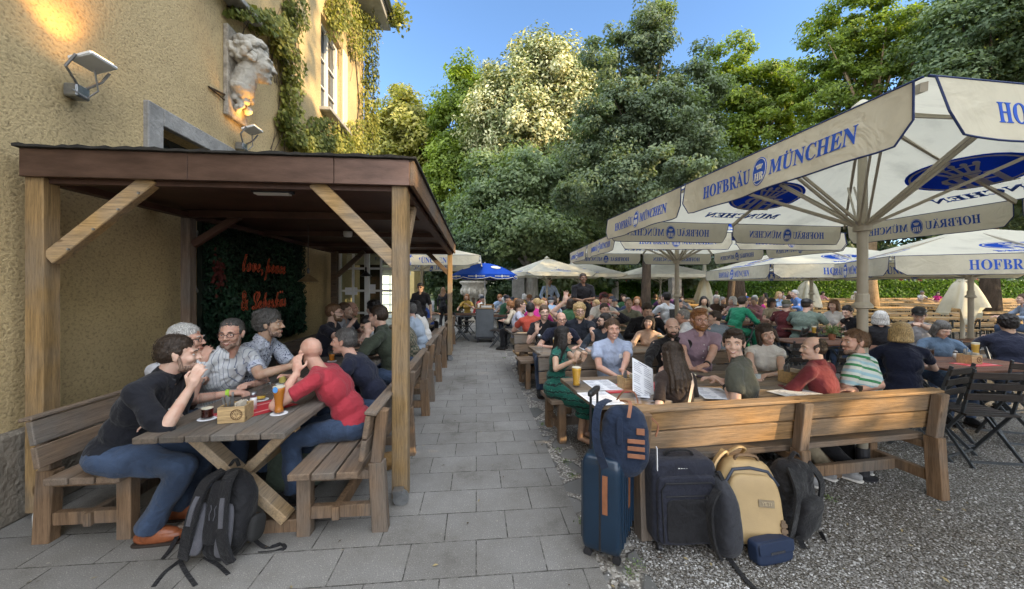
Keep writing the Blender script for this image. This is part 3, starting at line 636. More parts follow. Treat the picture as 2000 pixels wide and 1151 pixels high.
# off-frame chestnuts behind the photographer that keep the tables in the shade
def shade_tree(x, y, blobs, n, size, label):
    root = empty('tree', (x, y, 0), 0, label, 'tree', 'chestnut trees behind the photographer')
    C, nr, ti, cl = crown_points(blobs, n, 1.3, 150, .3, .7)
    keep = np.ones(len(C), bool); sd = np.array(to_sun[:])          # gaps cut in the unseen crown so the low sun reaches chosen spots
    for (gx, gy, gz, gr_) in GAPS:
        w = C + np.array([x - gx, y - gy, -gz]); keep &= np.linalg.norm(w - (w @ sd)[:, None] * sd, axis=1) > gr_ + .04
    C, nr, ti = C[keep], nr[keep], ti[keep]; n = len(C); leafmesh('crown', C, size * (.7 + .6 * rng.random(n)), nr, ti, L_dark, root)
    mb = MB(); h = blobs[0][0][2]; mb.tube([(0, 0, 0), (.1, 0, h * .5), (blobs[0][0][0], blobs[0][0][1], h)], [.4, .3, .12], 10); mb.build('trunk', M_bark, root, smooth=True)
for x_, y_, b_, n_, l_ in [
    (14, -2, [((0, 0, 6.3), (5.5, 5, 4.0))], 12000, 'spreading chestnut beside the photographer'),
    (14.5, -7, [((0, 0, 11.5), (4.6, 4.4, 4.6))], 10000, 'tall chestnut behind the photographer'),
    (19, 7, [((0, 0, 7), (6, 6, 4.6)), ((0, 1, 11.5), (4.5, 4.5, 2.8))], 40000, 'high chestnut just outside the view'),
    (27, 15, [((0, 0, 8), (5, 6, 5))], 30000, 'chestnut right of the beer tables'),
    (35, 22, [((0, 0, 9), (6, 6, 6))], 24000, 'chestnut at the far right of the beer tables'),
    (8.5, -4, [((0, 0, 5.0), (3.6, 3.6, 2.6))], 8000, 'low chestnut over the photographer')]:
    shade_tree(x_, y_, b_, n_, .3 if n_ < 20000 else .17, l_)

# ================================================================== BUILDING (path frame: u across, v along)
def PF(name, u, v, label=None, cat=None, group=None, z=0): return empty(name, W(u, v, z), TH, label, cat, group)
WU = -3.17
def wallhit(px, py, u=WU):
    a = (px - 1000) / F; t = u / (a * math.cos(TH) + math.sin(TH)); x, y = a * t, t
    return (-x * math.sin(TH) + y * math.cos(TH), CAMH - (py - 562) / F * t)      # v, z
def building():
    r = PF('beer_hall', WU, 0, 'ochre stucco building with ivy, windows and grey eaves along the path', 'building')
    holes = [(8.1, 9.3, 5.3, 7.25), (4.35, 5.5, 5.3, 7.25), (.6, 1.75, 5.3, 7.25), (4.12, 5.1, 2.55, 3.22)]
    vs = sorted({-5, 11.05} | {h[0] for h in holes} | {h[1] for h in holes}); zs = sorted({.62, 9.1} | {h[2] for h in holes} | {h[3] for h in holes}); mb = MB()
    for a, b in zip(vs, vs[1:]):
        z0 = None
        for c, d in zip(zs, zs[1:]):
            hole = any(h[0] <= a + 1e-6 and b <= h[1] + 1e-6 and h[2] <= c + 1e-6 and d <= h[3] + 1e-6 for h in holes)
            if not hole: mb.box((-.2, (a + b) / 2, (c + d) / 2), (.4, b - a, d - c))
    mb.box((-4.4, 10.85, 4.86), (8, .4, 8.48))
    mb.build('wall', M_stucco, r)
    mb = MB(); mb.box((-.14, 3.0, .31), (.4, 16.1, .62)); mb.box((-4.4, 10.87, .31), (8, .44, .62)); mb.build('plinth', M_plinth, r, bevel=.02)
    mb = MB(); mb.box((.18, 3.15, 9.2), (1.0, 16.5, .16)); mb.box((.5, 3.15, 9.34), (.42, 16.6, .12)); mb.build('eaves', M('eaves_grey', (.30, .30, .29), .6), r, bevel=.01)
    mb = MB(); mb.tube([(.78, -5, 9.36), (.78, 11.5, 9.36)], .075, 10); mb.build('gutter', M_steel, r, smooth=True)
    mb = MB(); mb.add([(.7, -5.2, 9.42), (.7, 11.5, 9.42), (-4.5, 11.5, 12.2), (-4.5, -5.2, 12.2)], [(0, 1, 2, 3)]); mb.build('roof', M('roof_tiles', (.12, .05, .035), .8, .3, 10, .6), r)
    for i, h in enumerate(holes[:3]):
        a, b, c, d = h; m = (a + b) / 2; mb = MB(); u = -.14
        for y in (a + .035, b - .035): mb.box((u, y, (c + d) / 2), (.08, .07, d - c))
        for z in (c + .04, d - .04): mb.box((u, m, z), (.075, b - a - .142, .08))
        mb.box((u + .01, m, (c + d) / 2), (.07, .08, d - c - .165))
        for z in (c + .62, c + 1.22): mb.box((u - .005, (a + .07 + m - .04) / 2, z), (.04, (b - a) / 2 - .115, .035)); mb.box((u - .005, (b - .07 + m + .04) / 2, z), (.04, (b - a) / 2 - .115, .035))
        fr = mb.build('window', M_white, r, bevel=.006)
        mb = MB(); mb.box((u - .03, m, (c + d) / 2), (.008, b - a - .1, d - c - .1)); mb.build('pane', M('window_glass', (.03, .04, .05), .06, .3, 2, 0, 60, 0, spec=.9), fr)
        mb = MB(); mb.box((.05, m, c - .045), (.34, b - a + .16, .07)); mb.build('sill', M_greystone, fr, bevel=.008)
        mb = MB(); mb.box((.02, b + .16, (c + d) / 2), (.05, .3, d - c)); mb.build('shutter', M('cream_paint', (.66, .60, .42), .5, .05), fr, bevel=.01) if i == 0 else None
    a, b, c, d = holes[3]; mb = MB()
    for y in (a - .09, b + .09): mb.box((.012, y, (c + d) / 2), (.07, .18, d - c + .36))
    mb.box((.012, (a + b) / 2, d + .09), (.07, b - a - .004, .18)); w = mb.build('window', M_greystone, r, bevel=.008)
    mb = MB(); mb.box((-.2, (a + b) / 2, (c + d) / 2), (.02, b - a, d - c)); mb.build('pane', M('window_glass', (.03, .04, .05), .06), w)
building()

# low annex with lit windows behind the pergola umbrellas
def annex():
    v0 = 20; r = PF('annex', -7, v0, 'low yellow annex with bright white framed windows beyond the path', 'building')
    M_yel = M('yellow_render', (.55, .42, .18), .9, .12, 3, .5, 40); mb = MB()
    mb.box((0, 2, 1.75), (7.6, 4, 3.5)); mb.build('wall', M_yel, r)
    mb = MB(); mb.box((0, 2, 3.58), (8.1, 4.5, .14)); mb.build('roof', M_greystone, r)
    Mw = M('lit_window', (.95, .83, .55), .5, .2, 2, emit=.55)
    for i, x in enumerate((-3.0, -1.6, -.2, 1.2, 2.6)):
        mb = MB(); mb.box((x, -.03, 1.2), (1.0, .05, 2.3)); 
        fr = mb.build('window', M_white, r)
        mb = MB()
        for k in (-1, 1):
            for z in (.45, .98, 1.5, 2.02): mb.box((x + k * .23, -.062, z), (.38, .012, .44))
        mb.build('pane', Mw, fr)
annex()

def vestibule():
    r = PF('vestibule', -2.42, 8.65, 'white glazed porch with small panes just behind the pergola', 'porch')
    D = 1.5; H = 2.6
    def side(mb, gl, p0, p1, n):
        p0 = Vector(p0); p1 = Vector(p1); d = (p1 - p0)
        for i in range(n + 1):
            q = p0 + d * i / n; mb.box((q.x, q.y, H / 2), (.10, .09, H)) if i in (0, n) or n > 2 and i == n // 2 else mb.beam((q.x, q.y, .1), (q.x, q.y, H - .1), .045, .045)
        for z in (.06, .55, 1.04, 1.53, 2.02, 2.54):
            w = .14 if z in (.06, 2.54) else .045; mb.beam(p0 + Vector((0, 0, z)) + d * .02, p1 + Vector((0, 0, z)) - d * .02, .033, w)
        c = (p0 + p1) / 2; gl.beam(p0 + Vector((0, 0, H / 2)), p1 + Vector((0, 0, H / 2)), .006, H - .1)
    mb = MB(); gl = MB()
    side(mb, gl, (-.58, 0, 0), (.62, 0, 0), 4); side(mb, gl, (.62, .04, 0), (.62, D, 0), 4)
    mb.build('frame', M_white, r, bevel=.004); gl.build('glass', glassmat('porch_glass', (.85, .9, .9)), r)
    mb = MB(); mb.box((.02, D / 2, H + .06), (1.35, D + .15, .12)); mb.build('roof', M_white, r, bevel=.01)
    mb = MB(); mb.box((-.3, D - .1, 1.1), (.5, .03, 2.2)); mb.build('inner_panel', M('brown_door', (.05, .032, .02), .5), r)
    mb = MB(); mb.box((-.32, -.01, 1.52), (.26, .004, .16)); mb.box((.1, -.01, 1.57), (.2, .004, .2)); mb.build('notice', M_paper, r)
vestibule()

# ivy: leaves laid over the wall
def ivy(label, blobs, n, strands=()):
    v0, z0 = wallhit(blobs[0][0], blobs[0][1]); r = PF('climbing_vine', WU, v0, label, 'climbing plant')
    a = np.array([b[2] * b[3] for b in blobs], float); a /= a.sum(); idx = rng.choice(len(blobs), n, p=a); C = []
    for i in idx:
        x, y, hw, hh = blobs[i][:4]; q = random.random() ** .5; g = random.uniform(0, 6.283); px = x + hw * q * math.cos(g); py = y + hh * q * math.sin(g)
        v, z = wallhit(min(px, 742), py); C.append((.03 + random.random() ** 1.5 * (.30 if len(blobs[i]) < 5 else blobs[i][4]), min(v, 11.1) - v0, z))
    C = np.array(C); nr = rng.normal(size=(n, 3)) * .35 + np.array([1, -.15, .25])
    leafmesh('foliage', C, .036 * (.6 + .9 * rng.random(n)), nr, np.clip(.5 + .5 * np.sin(C[:, 1] * 3 + C[:, 2] * 2.2) * .6 + rng.random(n) * .4 - .2, 0, 1), L_ivy, r, asp=.75, bend=-.2)
    mb = MB()
    for st in strands:
        mb.tube([(.02, wallhit(x, y)[0] - v0, wallhit(x, y)[1]) for x, y in st], [.018 - .012 * k / len(st) for k in range(len(st))], 6)
    for k in range(0, n, max(1, n // 60)):
        e = C[k]; mb.tube([(.01, e[1] + random.uniform(-.4, .4), e[2] - random.uniform(.3, 1.0)), (e[0] * .5, e[1], e[2])], [.006, .003], 4)
    mb.build('stem', M_bark, r)
ivy('vine trailing down from the upper window past the stone bust', [(465, 25, 32, 14), (505, 48, 28, 20), (537, 88, 17, 28), (552, 140, 11, 34), (551, 190, 10, 34), (546, 232, 13, 22), (556, 265, 18, 24), (560, 30, 14, 40), (612, 258, 28, 30), (600, 282, 44, 18), (585, 287, 26, 14), (628, 284, 24, 18)], 5200,
    [[(600, 295), (570, 260), (555, 200), (560, 130), (540, 70), (500, 35), (440, 12)], [(555, 200), (575, 90), (565, 0)], [(480, 200), (455, 195), (405, 170), (440, 200)]])
ivy('dense golden vine covering the far corner of the building', [(655, 20, 26, 40), (692, 70, 18, 50), (718, 110, 15, 80, .4), (724, 200, 12, 95, .4), (708, 195, 12, 50), (692, 268, 44, 34), (662, 282, 44, 18), (720, 270, 16, 38, .4), (640, 45, 9, 36), (712, 30, 15, 55, .45), (735, 80, 7, 55, .5)], 8500,
    [[(690, 300), (700, 200), (690, 80), (650, 0)], [(725, 300), (728, 150), (715, 0)]])
r_ = PF('climbing_vine', -2.2, 11.0, 'small tuft of vine hanging over the end of the gutter', 'climbing plant', z=9.3)
C_ = rng.normal(size=(260, 3)) * np.array([.12, .12, .16]); leafmesh('foliage', C_, .06 * np.ones(260), rng.normal(size=(260, 3)), rng.random(260), L_ivy, r_, asp=.75)

# floodlights on the wall (the first one is lit)
def floodlight(px, py, label, lit, s=1.0):
    v, z = wallhit(px, py, WU + .2); r = PF('floodlight', WU, v, label, 'wall lamp', z=z)
    mb = MB(); mb.box((.055, .07, -.15), (.10, .11, .10)); mb.build('junction_box', M_steel, r, bevel=.01)
    q = Euler((0, R(-18), 0)).to_matrix()
    mb = MB(); mb.box((.22, .02, .06), (.17, .22, .03), q); h = mb.build('lamp_head', M_whiteplastic, r, bevel=.008)
    mb = MB(); mb.box((.227, .02, .079), (.13, .17, .008), q); mb.build('lens', M('lamp_lens', (1, .55, .2), .3, .05, emit=3.0 if lit else .3), h)
    mb = MB(); mb.tube([(.09, .04, -.11), (.15, -.11, -.04), (.22, -.11, .05)], .01, 6); mb.tube([(.09, .1, -.11), (.17, .14, -.03), (.22, .15, .05)], .01, 6); mb.tube([(.09, 0, -.16), (.14, .06, -.2), (.18, .1, -.12), (.2, .05, .02)], .007, 6); mb.build('bracket', M_steel, r)
    if lit:
        L = bpy.data.lights.new('floodlight_bulb', 'SPOT'); L.energy = lit; L.color = (1, .47, .1); L.spot_size = R(95); L.spot_blend = .9; L.shadow_soft_size = .06
        o = bpy.data.objects.new('floodlight_bulb', L); col.objects.link(o); o.parent = r; o.location = (.24, .0, .13); o.rotation_euler = Vector((.42, .10, -.9)).to_track_quat('Z', 'Y').to_euler()
floodlight(172, 135, 'white floodlight glowing upwards on the bare stucco left of the bust', 7)
floodlight(488, 262, 'white floodlight with loose cables below the stone bust', 4)
def cables():
    r = PF('wall_cable', WU + .02, wallhit(390, 500)[0], 'grey cable conduit running down the wall beside the plant panel', 'cable'); v0 = wallhit(390, 500)[0]
    mb = MB(); pts = [wallhit(*p) for p in ((268, 352), (330, 372), (395, 388), (402, 405))]; mb.tube([(.06, v - v0, z - .25 + .0) for v, z in pts], .007, 6)
    pts = [wallhit(*p) for p in ((376, 420), (374, 450), (364, 480), (362, 520), (368, 560), (378, 580))]; mb.tube([(.05, v - v0, z) for v, z in pts], .011, 8); mb.build('conduit', M('grey_plastic', (.35, .35, .34), .5), r)
cables()

# ================================================================== PERGOLA
def pergola():
    r = PF('pergola', -1.72, 2.75, 'dark roofed timber pergola with larch posts standing against the ochre wall', 'pergola')
    def q(u, v, z): return (u + 1.72, v - 2.75, z)
    def post(u, v, z0, m, w=.115, d=.115):
        mb = MB(); mb.box(q(u, v, (z0 + 2.36) / 2), (w, d, 2.36 - z0)); return mb.build('post', m, r, bevel=.006)
    post(-3.02, 2.95, .05, MW_post); p = post(-.57, 2.95, .02, MW_post)
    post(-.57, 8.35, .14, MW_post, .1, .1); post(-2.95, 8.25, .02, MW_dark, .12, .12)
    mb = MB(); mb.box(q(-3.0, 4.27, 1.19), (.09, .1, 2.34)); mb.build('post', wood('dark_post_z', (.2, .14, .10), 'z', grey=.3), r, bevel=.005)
    for (u, v) in ((-.57, 2.95), (-.57, 8.35)):
        v -= .10 if v < 4 else 0; mb = MB(); mb.tube([q(u + .02, v - .02, .058), q(u + .02, v + .015, .058)], .056, 20); mb.tube([q(u + .02, v - .026, .058), q(u + .02, v + .02, .058)], .02, 10); mb.box(q(u, v + .0, .11), (.07, .07, .02))
        mb.beam(q(u - .03, v, .05), q(u - .03, v, .11), .02, .006); mb.beam(q(u + .03, v, .05), q(u + .03, v, .11), .02, .006); mb.build('caster', M_steel, r)
    def brace(a, b, m=MW_brace, w=.075, h=.10):
        mb = MB(); mb.beam(q(*a), q(*b), w, h); o = mb.build('brace', m, r, bevel=.006)
        d = (Vector(q(*b)) - Vector(q(*a)));
        return o
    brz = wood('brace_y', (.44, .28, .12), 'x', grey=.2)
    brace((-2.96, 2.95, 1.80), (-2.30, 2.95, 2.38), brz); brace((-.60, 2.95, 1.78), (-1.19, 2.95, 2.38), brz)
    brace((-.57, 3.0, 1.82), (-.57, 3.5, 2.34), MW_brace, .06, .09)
    mb = MB()
    for t in (.18, .42, .66, .86): mb.box(q(-2.96 + .66 * t + .02, 2.91, 1.78 + .59 * t - .02), (.014, .012, .014))
    mb.build('screw', M_steel, r)
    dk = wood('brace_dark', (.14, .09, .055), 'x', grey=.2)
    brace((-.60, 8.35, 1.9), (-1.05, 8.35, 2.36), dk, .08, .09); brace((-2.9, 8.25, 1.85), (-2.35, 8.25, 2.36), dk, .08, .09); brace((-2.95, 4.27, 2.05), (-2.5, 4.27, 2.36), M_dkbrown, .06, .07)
    mb = MB()
    for a, b in ((-3.075, -2.02), (-2.018, -1.03), (-1.028, -.49)): mb.box(q((a + b) / 2, 2.875, 2.45), (b - a, .03, .19))
    mb.build('fascia', M_copper, r, bevel=.003)
    mb = MB(); mb.box(q(-.474, 5.68, 2.45), (.03, 5.63, .19)); mb.build('fascia', wood('fascia_side', (.20, .115, .06), 'y', grey=.3), r, bevel=.003)
    mb = MB(); mb.box(q(-1.75, 8.48, 2.45), (2.5, .03, .2)); mb.build('fascia', M_dkbrown, r)
    mb = MB(); n = 60; vs = []
    for i in range(n + 1):
        u = -3.09 + 2.65 * i / n; dz = random.uniform(-.006, .01); vs += [q(u, 2.83, 2.546 + dz * .3), q(u, 2.83, 2.562 + dz), q(u, 8.55, 2.562), q(u, 8.55, 2.546)]
    fs = [(4 * i + k, 4 * i + 4 + k, 4 * i + 4 + (k + 1) % 4, 4 * i + (k + 1) % 4) for i in range(n) for k in range(4)] + [(0, 1, 2, 3), (4 * n + 3, 4 * n + 2, 4 * n + 1, 4 * n)]
    mb.add(vs, fs); mb.build('roof', M_felt, r)
    mb = MB()
    for k in range(4): mb.box(q(-1.79, 3.6 + 1.41 * k, 2.41), (2.6, 1.385, .012))
    mb.build('ceiling', M_dkbrown, r)
    mb = MB()
    for v in (2.96, 4.2, 5.6, 7.0, 8.36): mb.box(q(-1.76, v, 2.36), (2.5, .06, .07))
    for u in (-2.97, -.56): mb.box(q(u, 5.66, 2.345), (.08, 5.3, .05))
    mb.build('rafter', M_dkbrown, r)
pergola()
def plant_panel():
    a, b = wallhit(395, 500, -3.05)[0], wallhit(590, 500, -3.05)[0]; r = PF('plant_wall', -3.08, (a + b) / 2, 'dark artificial plant wall with a red neon slogan under the pergola', 'plant wall'); w = b - a
    mb = MB(); mb.box((0, 0, 1.6), (.05, w, 1.56)); mb.build('backing_board', M('dark_board', (.012, .022, .016), .8), r)
    n = 15000; y = rng.uniform(-w / 2, w / 2, n); z = rng.uniform(.84, 2.36, n); low = z < 1.45
    nr = rng.normal(size=(n, 3)) * .5 + np.array([1, 0, .2]); nr[low, 2] -= .1
    leafmesh('leaves', np.stack([.03 + rng.random(n) * .07, y, z], 1), np.where(low, .05, .028) * (.6 + .8 * rng.random(n)), nr, np.clip(rng.random(n) * .6 + .3 * np.sin(y * 4 + z * 3), 0, 1), L_fake, r, asp=.3)
    n = 90; leafmesh('blossoms', np.stack([.1 + rng.random(n) * .03, -w / 2 + .15 + rng.normal(size=n) * .06, 1.75 + rng.normal(size=n) * .09], 1), .03 * np.ones(n), rng.normal(size=(n, 3)) * .4 + np.array([1, 0, 0]), rng.random(n), M('red_blossom', (.09, .015, .012), .7), r, asp=.6)
    s = PF('neon_sign', -2.95, (a + b) / 2, "orange red neon script reading love, peace & Leberkäs on the dark plant wall", 'neon sign'); nm = M('neon_tube', (.55, .09, .035), .45, .05, emit=.0)
    mb = MB()
    put_text(mb, 'love, peace', (0, -.12, 1.94), (0, 1, 0), (0, 0, 1), .26, style='script', condense=.66, outline=.010)
    mb.build('letters', nm, s); mb = MB()
    put_text(mb, '& Leberkäs', (0, -.12, 1.44), (0, 1, 0), (0, 0, 1), .26, style='script', condense=.66, outline=.010); mb.build('letters', nm, s)

plant_panel()
def pendant(u, v, z, s, m, label):
    r = PF('pendant_lamp', u, v, label, 'pendant lamp', 'pendant lamps', z=z)
    mb = MB(); mb.lathe((0, 0, 0), [(.12 * s, -.03), (.123 * s, -.028), (.03 * s, .045), (.02 * s, .07), (0.001, .07)], 6 if s > .9 else 16); mb.build('lamp_shade', m, r)
    mb = MB(); mb.lathe((0, 0, .07), [(.016, 0), (.018, .05), (.006, .07)], 10); mb.tube([(0, 0, .12), (0, 0, 2.36 - z)], .004, 6); mb.build('cord', M_black, r)
    mb = MB(); mb.sph((0, 0, -.035), .024 * s, 10); mb.build('bulb', glassmat('bulb_glass', (1, .95, .85)), r, smooth=True)
pendant(-2.03, 4.81, 1.70, 1.05, M_brass, 'faceted brass pendant lamp hanging before the plant wall end')
pendant(-1.94, 6.91, 1.83, .85, M_black, 'small black pendant lamp hanging in front of the white porch')
r = PF('smoke_detector', -1.79, 5.5, 'white smoke detector on the dark pergola ceiling', 'smoke detector', z=2.36); mb = MB(); mb.lathe((0, 0, -.02), [(.02, -.035), (.05, -.03), (.06, 0), (.06, .045)], 20); mb.build('housing', M_whiteplastic, r, smooth=True)
r = PF('ceiling_lamp', -1.62, 3.2, 'slim strip lamp under the pergola ceiling', 'ceiling lamp', z=2.37); mb = MB(); mb.box((0, 0, 0), (.3, .09, .035)); mb.build('housing', M_dksteel, r, bevel=.008); mb = MB(); mb.box((0, 0, -.022), (.26, .06, .012)); mb.build('diffuser', M_white, r)

# ================================================================== WOODEN BENCHES AND TABLES
def make_bench(loc, rz, label, group, L=2.5, m=None, mz=None, back=None, posts=3, zs=0, zb=.82, inset=.13):
    """local x along the bench, sitters face +y, backrest at y=0"""
    m = m or MW_old; mz = mz or MW_oldz; back = back or m
    r = empty('wooden_bench', loc, rz, label, 'bench', group)
    mb = MB()
    for k, (y0, y1) in enumerate(((.035, .165), (.178, .312), (.325, .455))): mb.box((0, (y0 + y1) / 2, .43), (L, y1 - y0, .042))
    mb.build('seat', m, r, bevel=.005)
    mb = MB(); q = Euler((R(9), 0, 0)).to_matrix()
    for z0, z1 in ((.515, .645), (.655, .80)):
        zc = (z0 + z1) / 2; mb.box((0, .005 - (zc - .45) * math.tan(R(9)) + .02, zc), (L + .02, .034, z1 - z0), q)
    mb.box((0, -.055 + .01, zb - .006), (L + .03, .075, .022), q)
    mb.build('backrest', back, r, bevel=.005)
    for i in range(posts):
        x = -L / 2 + inset + (L - 2 * inset) * i / (posts - 1)
        mb = MB(); mb.beam((x, -.075, 0), (x, -.035 - .015, .46), .075, .1, (0, 1, 0)); mb.beam((x, -.05, .46), (x, -.088, .80), .075, .07, (0, 1, 0)); mb.build('leg', mz, r, bevel=.005)
        mb = MB(); mb.box((x, .40, .204), (.075, .085, .406)); mb.build('leg', mz, r, bevel=.005)
        mb = MB(); mb.box((x, .17, .15), (.05, .375, .08)); mb.box((x, .175, .38), (.05, .40, .055)); mb.build('cross_bar', mz, r, bevel=.004)
    mb = MB(); mb.box((0, .20, .15), (L - .16, .045, .085)); mb.build('stretcher', mz, r, bevel=.004)
    return r
def make_table(loc, rz, label, group, L=2.5, Wd=.82, m=None, mx=None, n=6):
    """local x along the table"""
    m = m or MW_grey; mx = mx or MW_brace; r = empty('wooden_table', loc, rz, label, 'table', group); mb = MB(); w = Wd / n
    for k in range(n): mb.box((random.uniform(-.004, .004), -Wd / 2 + w * (k + .5), .735), (L, w - .007, .038))
    mb.build('tabletop', m, r, bevel=.005)
    mb = MB()
    for x in (-L / 2 + .28, L / 2 - .28): mb.box((x, 0, .69), (.07, Wd - .1, .05))
    mb.build('bearer', mx, r, bevel=.004)
    for x in (-L / 2 + .33, L / 2 - .33):
        for s, dx in ((1, -.032), (-1, .034)):
            mb = MB(); mb.beam((x + dx, -s * .29, .09), (x + dx, s * .29, .67), .06, .11, (1, 0, 0)); mb.build('leg', mx, r, bevel=.004)
        mb = MB(); mb.box((x, 0, .045), (.12, .74, .085)); mb.build('foot', MW_oldz, r, bevel=.006)
    mb = MB(); mb.box((0, 0, .38), (L - .8, .05, .09)); mb.build('stretcher', mx, r, bevel=.004)
    return r
# pergola side: x of the bench runs along the path
UT = -1.52
for i, (v, lt, lw, lr) in enumerate(((3.57, 'grey slatted table with drinks under the pergola, nearest the lens', 'weathered bench against the ochre wall by the front pergola post', 'weathered bench at the path side beside the front pergola post'),
                             (6.4, 'second slatted table under the pergola, before the white porch', 'bench against the wall below the plant panel', 'second bench along the path, beyond the front pergola post'),
                             (9.5, 'third slatted table beyond the pergola posts', None, 'farthest bench along the left of the path'))):
    make_table(W(UT, v), TH + R(90), lt, 'slatted tables along the wall', mx=wood('leg_fresh', (.42, .28, .14), 'x', grey=.2) if i == 0 else None)
    if lw: make_bench(W(-2.62, v + .20), TH - R(90), lw, 'benches under the pergola', m=MW_old)
    make_bench(W(-.70, v + .12), TH + R(90), lr, 'benches under the pergola', m=MW_old)
# right side group, turned 10.6 deg against the lens
GA = R(10.6); E1 = Vector((math.cos(GA), math.sin(GA), 0)); EN = Vector((-math.sin(GA), math.cos(GA), 0)); G0 = Vector((.81, 2.44, 0))
def GP(a, b, z=0): v = G0 + E1 * a + EN * b; return Vector((v.x, v.y, z))       # a along bench, b away from the lens
make_bench(GP(1.25, .06), GA, 'golden backed bench in front with the luggage leaning on it', 'benches beside the gravel', L=2.52, back=MW_warm, zb=.815, inset=.04)
make_table(GP(1.12, .73), GA, 'long wooden table covered with menus right of the path', 'tables beside the gravel', L=2.55, Wd=.84, m=wood('brown_top', (.24, .165, .10), 'x', grey=.45), mx=MW_oldz)
make_bench(GP(1.10, 1.90), GA + R(180), 'bench behind the menu table, seating the row that faces the lens', 'benches beside the gravel', L=2.5)
make_table(GP(1.27, 2.70), GA, 'second long table right of the path with a glass carafe', 'tables beside the gravel', L=2.55, Wd=.84, m=wood('brown_top', (.24, .165, .10), 'x', grey=.45), mx=MW_oldz)
make_bench(GP(1.22, 3.98), GA + R(180), 'bench behind the second long table right of the path', 'benches beside the gravel', L=2.5)
make_bench(GP(1.30, 4.16), GA, 'back to back bench where the man in orange red sits', 'benches beside the gravel', L=2.5, m=MW_brace)
make_table(GP(1.30, 5.05), GA, 'third long table right of the path behind the man in orange red', 'tables beside the gravel', L=2.5, Wd=.84, mx=MW_oldz)

# ================================================================== UMBRELLAS
M_canvas = None
def canvas(name, c, trans=.35):
    m, nt, b = newmat(name); L = nt.links.new; tc = N(nt, 'ShaderNodeTexCoord')
    n = N(nt, 'ShaderNodeTexNoise', i_Scale=2.2, i_Detail=6.0, i_Roughness=.65); L(tc.outputs['Object'], n.inputs['Vector'])
    cc = ramp(nt, n.outputs[0], [(.3, sc(c, .80)), (.48, c), (.7, sc(c, 1.06))]); L(cc, b.inputs['Base Color']); b.inputs['Roughness'].default_value = .8; b.inputs['Specular IOR Level'].default_value = .2
    w = N(nt, 'ShaderNodeTexNoise', i_Scale=5.0, i_Detail=3.0, i_Distortion=1.5); L(tc.outputs['Object'], w.inputs['Vector'])
    bp = N(nt, 'ShaderNodeBump', i_Strength=.5, i_Distance=.03); L(w.outputs[0], bp.inputs['Height']); L(bp.outputs[0], b.inputs['Normal'])
    tr = N(nt, 'ShaderNodeBsdfTranslucent'); L(cc, tr.inputs[0]); mx = N(nt, 'ShaderNodeMixShader', i_0=trans); L(b.outputs[0], mx.inputs[1]); L(tr.outputs[0], mx.inputs[2]); L(mx.outputs[0], nt.nodes['Material Output'].inputs[0]); return m
M_canvas = canvas('cream_canvas', (.70, .68, .56), .45); M_canvas_in = M_canvas
M_val = canvas('valance_canvas', (.62, .58, .45), .25)
M_bluec = canvas('blue_canvas', (.012, .07, .42), .15)
M_logo = M('logo_blue', (.02, .085, .42), .7, .05); M_cream = M('logo_cream', (.72, .68, .55), .7, .05); M_pipe = M('navy_piping', (.012, .025, .09), .7, .05)
M_logo_t = canvas('printed_blue', (.02, .11, .55), .65); M_cream_t = canvas('printed_cream', (.85, .83, .72), .65)
M_pole = M('beige_lacquer', (.42, .38, .30), .45, .08)
def emblem(mb, o, x, y, s, big=False, th=.006):
    """blue oval with crown over HB; slots 0 blue 1 cream"""
    rx, ry = (1.0 * s, .62 * s) if big else (.60 * s, .84 * s)
    oval(mb, o, x, y, rx, ry, th, 0); oval(mb, o, x, y, rx * .93, ry * .93, th * 1.8, 1, r_in=.955)
    y = Vector(y).normalized(); o = Vector(o); x = Vector(x).normalized()
    put_text(mb, 'HB', o - y * s * (.30 if big else .30), x, y, s * (.56 if big else .50), th * 2.2, condense=.9 if big else .72, mi=1)
    k = s * (.34 if big else .22); c = o + y * s * (.22 if big else .30); z = x.cross(y)
    # crown: band, five arches with balls
    def bar(p, q_, w): p = c + x * p[0] * k + y * p[1] * k; q_ = c + x * q_[0] * k + y * q_[1] * k; mb.beam(p, q_, th * 2.2, w * k, up=y if abs((q_ - p).normalized().dot(y)) < .9 else x, mi=1)
    bar((-.75, -.55), (.75, -.55), .26)
    for j in range(5):
        a = -1 + j * .5; bar((a * .68, -.4), (a * 1.05, .35 - abs(a) * .15), .16)
        oval(mb, c + x * a * 1.05 * k + y * (.48 - abs(a) * .15) * k, x, y, .16 * k, .16 * k, th * 2.2, 1, 10)
    bar((-1.0, .18), (1.0, .18), .08)
def brand(mb, o, x, y, h, th=.0045, cond=.74, gap=1.0, mi=0):
    """HOFBRAEU (oval) MUENCHEN centred on o"""
    x = Vector(x).normalized(); w1 = (lambda t: (t[0][:, 0].max() - t[0][:, 0].min()) * h / .7 * cond)(textmesh('HOFBRÄU')); w2 = (lambda t: (t[0][:, 0].max() - t[0][:, 0].min()) * h / .7 * cond)(textmesh('MÜNCHEN'))
    g = h * .95 * gap; put_text(mb, 'HOFBRÄU', Vector(o) - x * (g + w1 / 2 - (w2 - w1) / 2 * 0), x, y, h, th, condense=cond, mi=mi); put_text(mb, 'MÜNCHEN', Vector(o) + x * (g + w2 / 2), x, y, h, th, condense=cond, mi=mi)
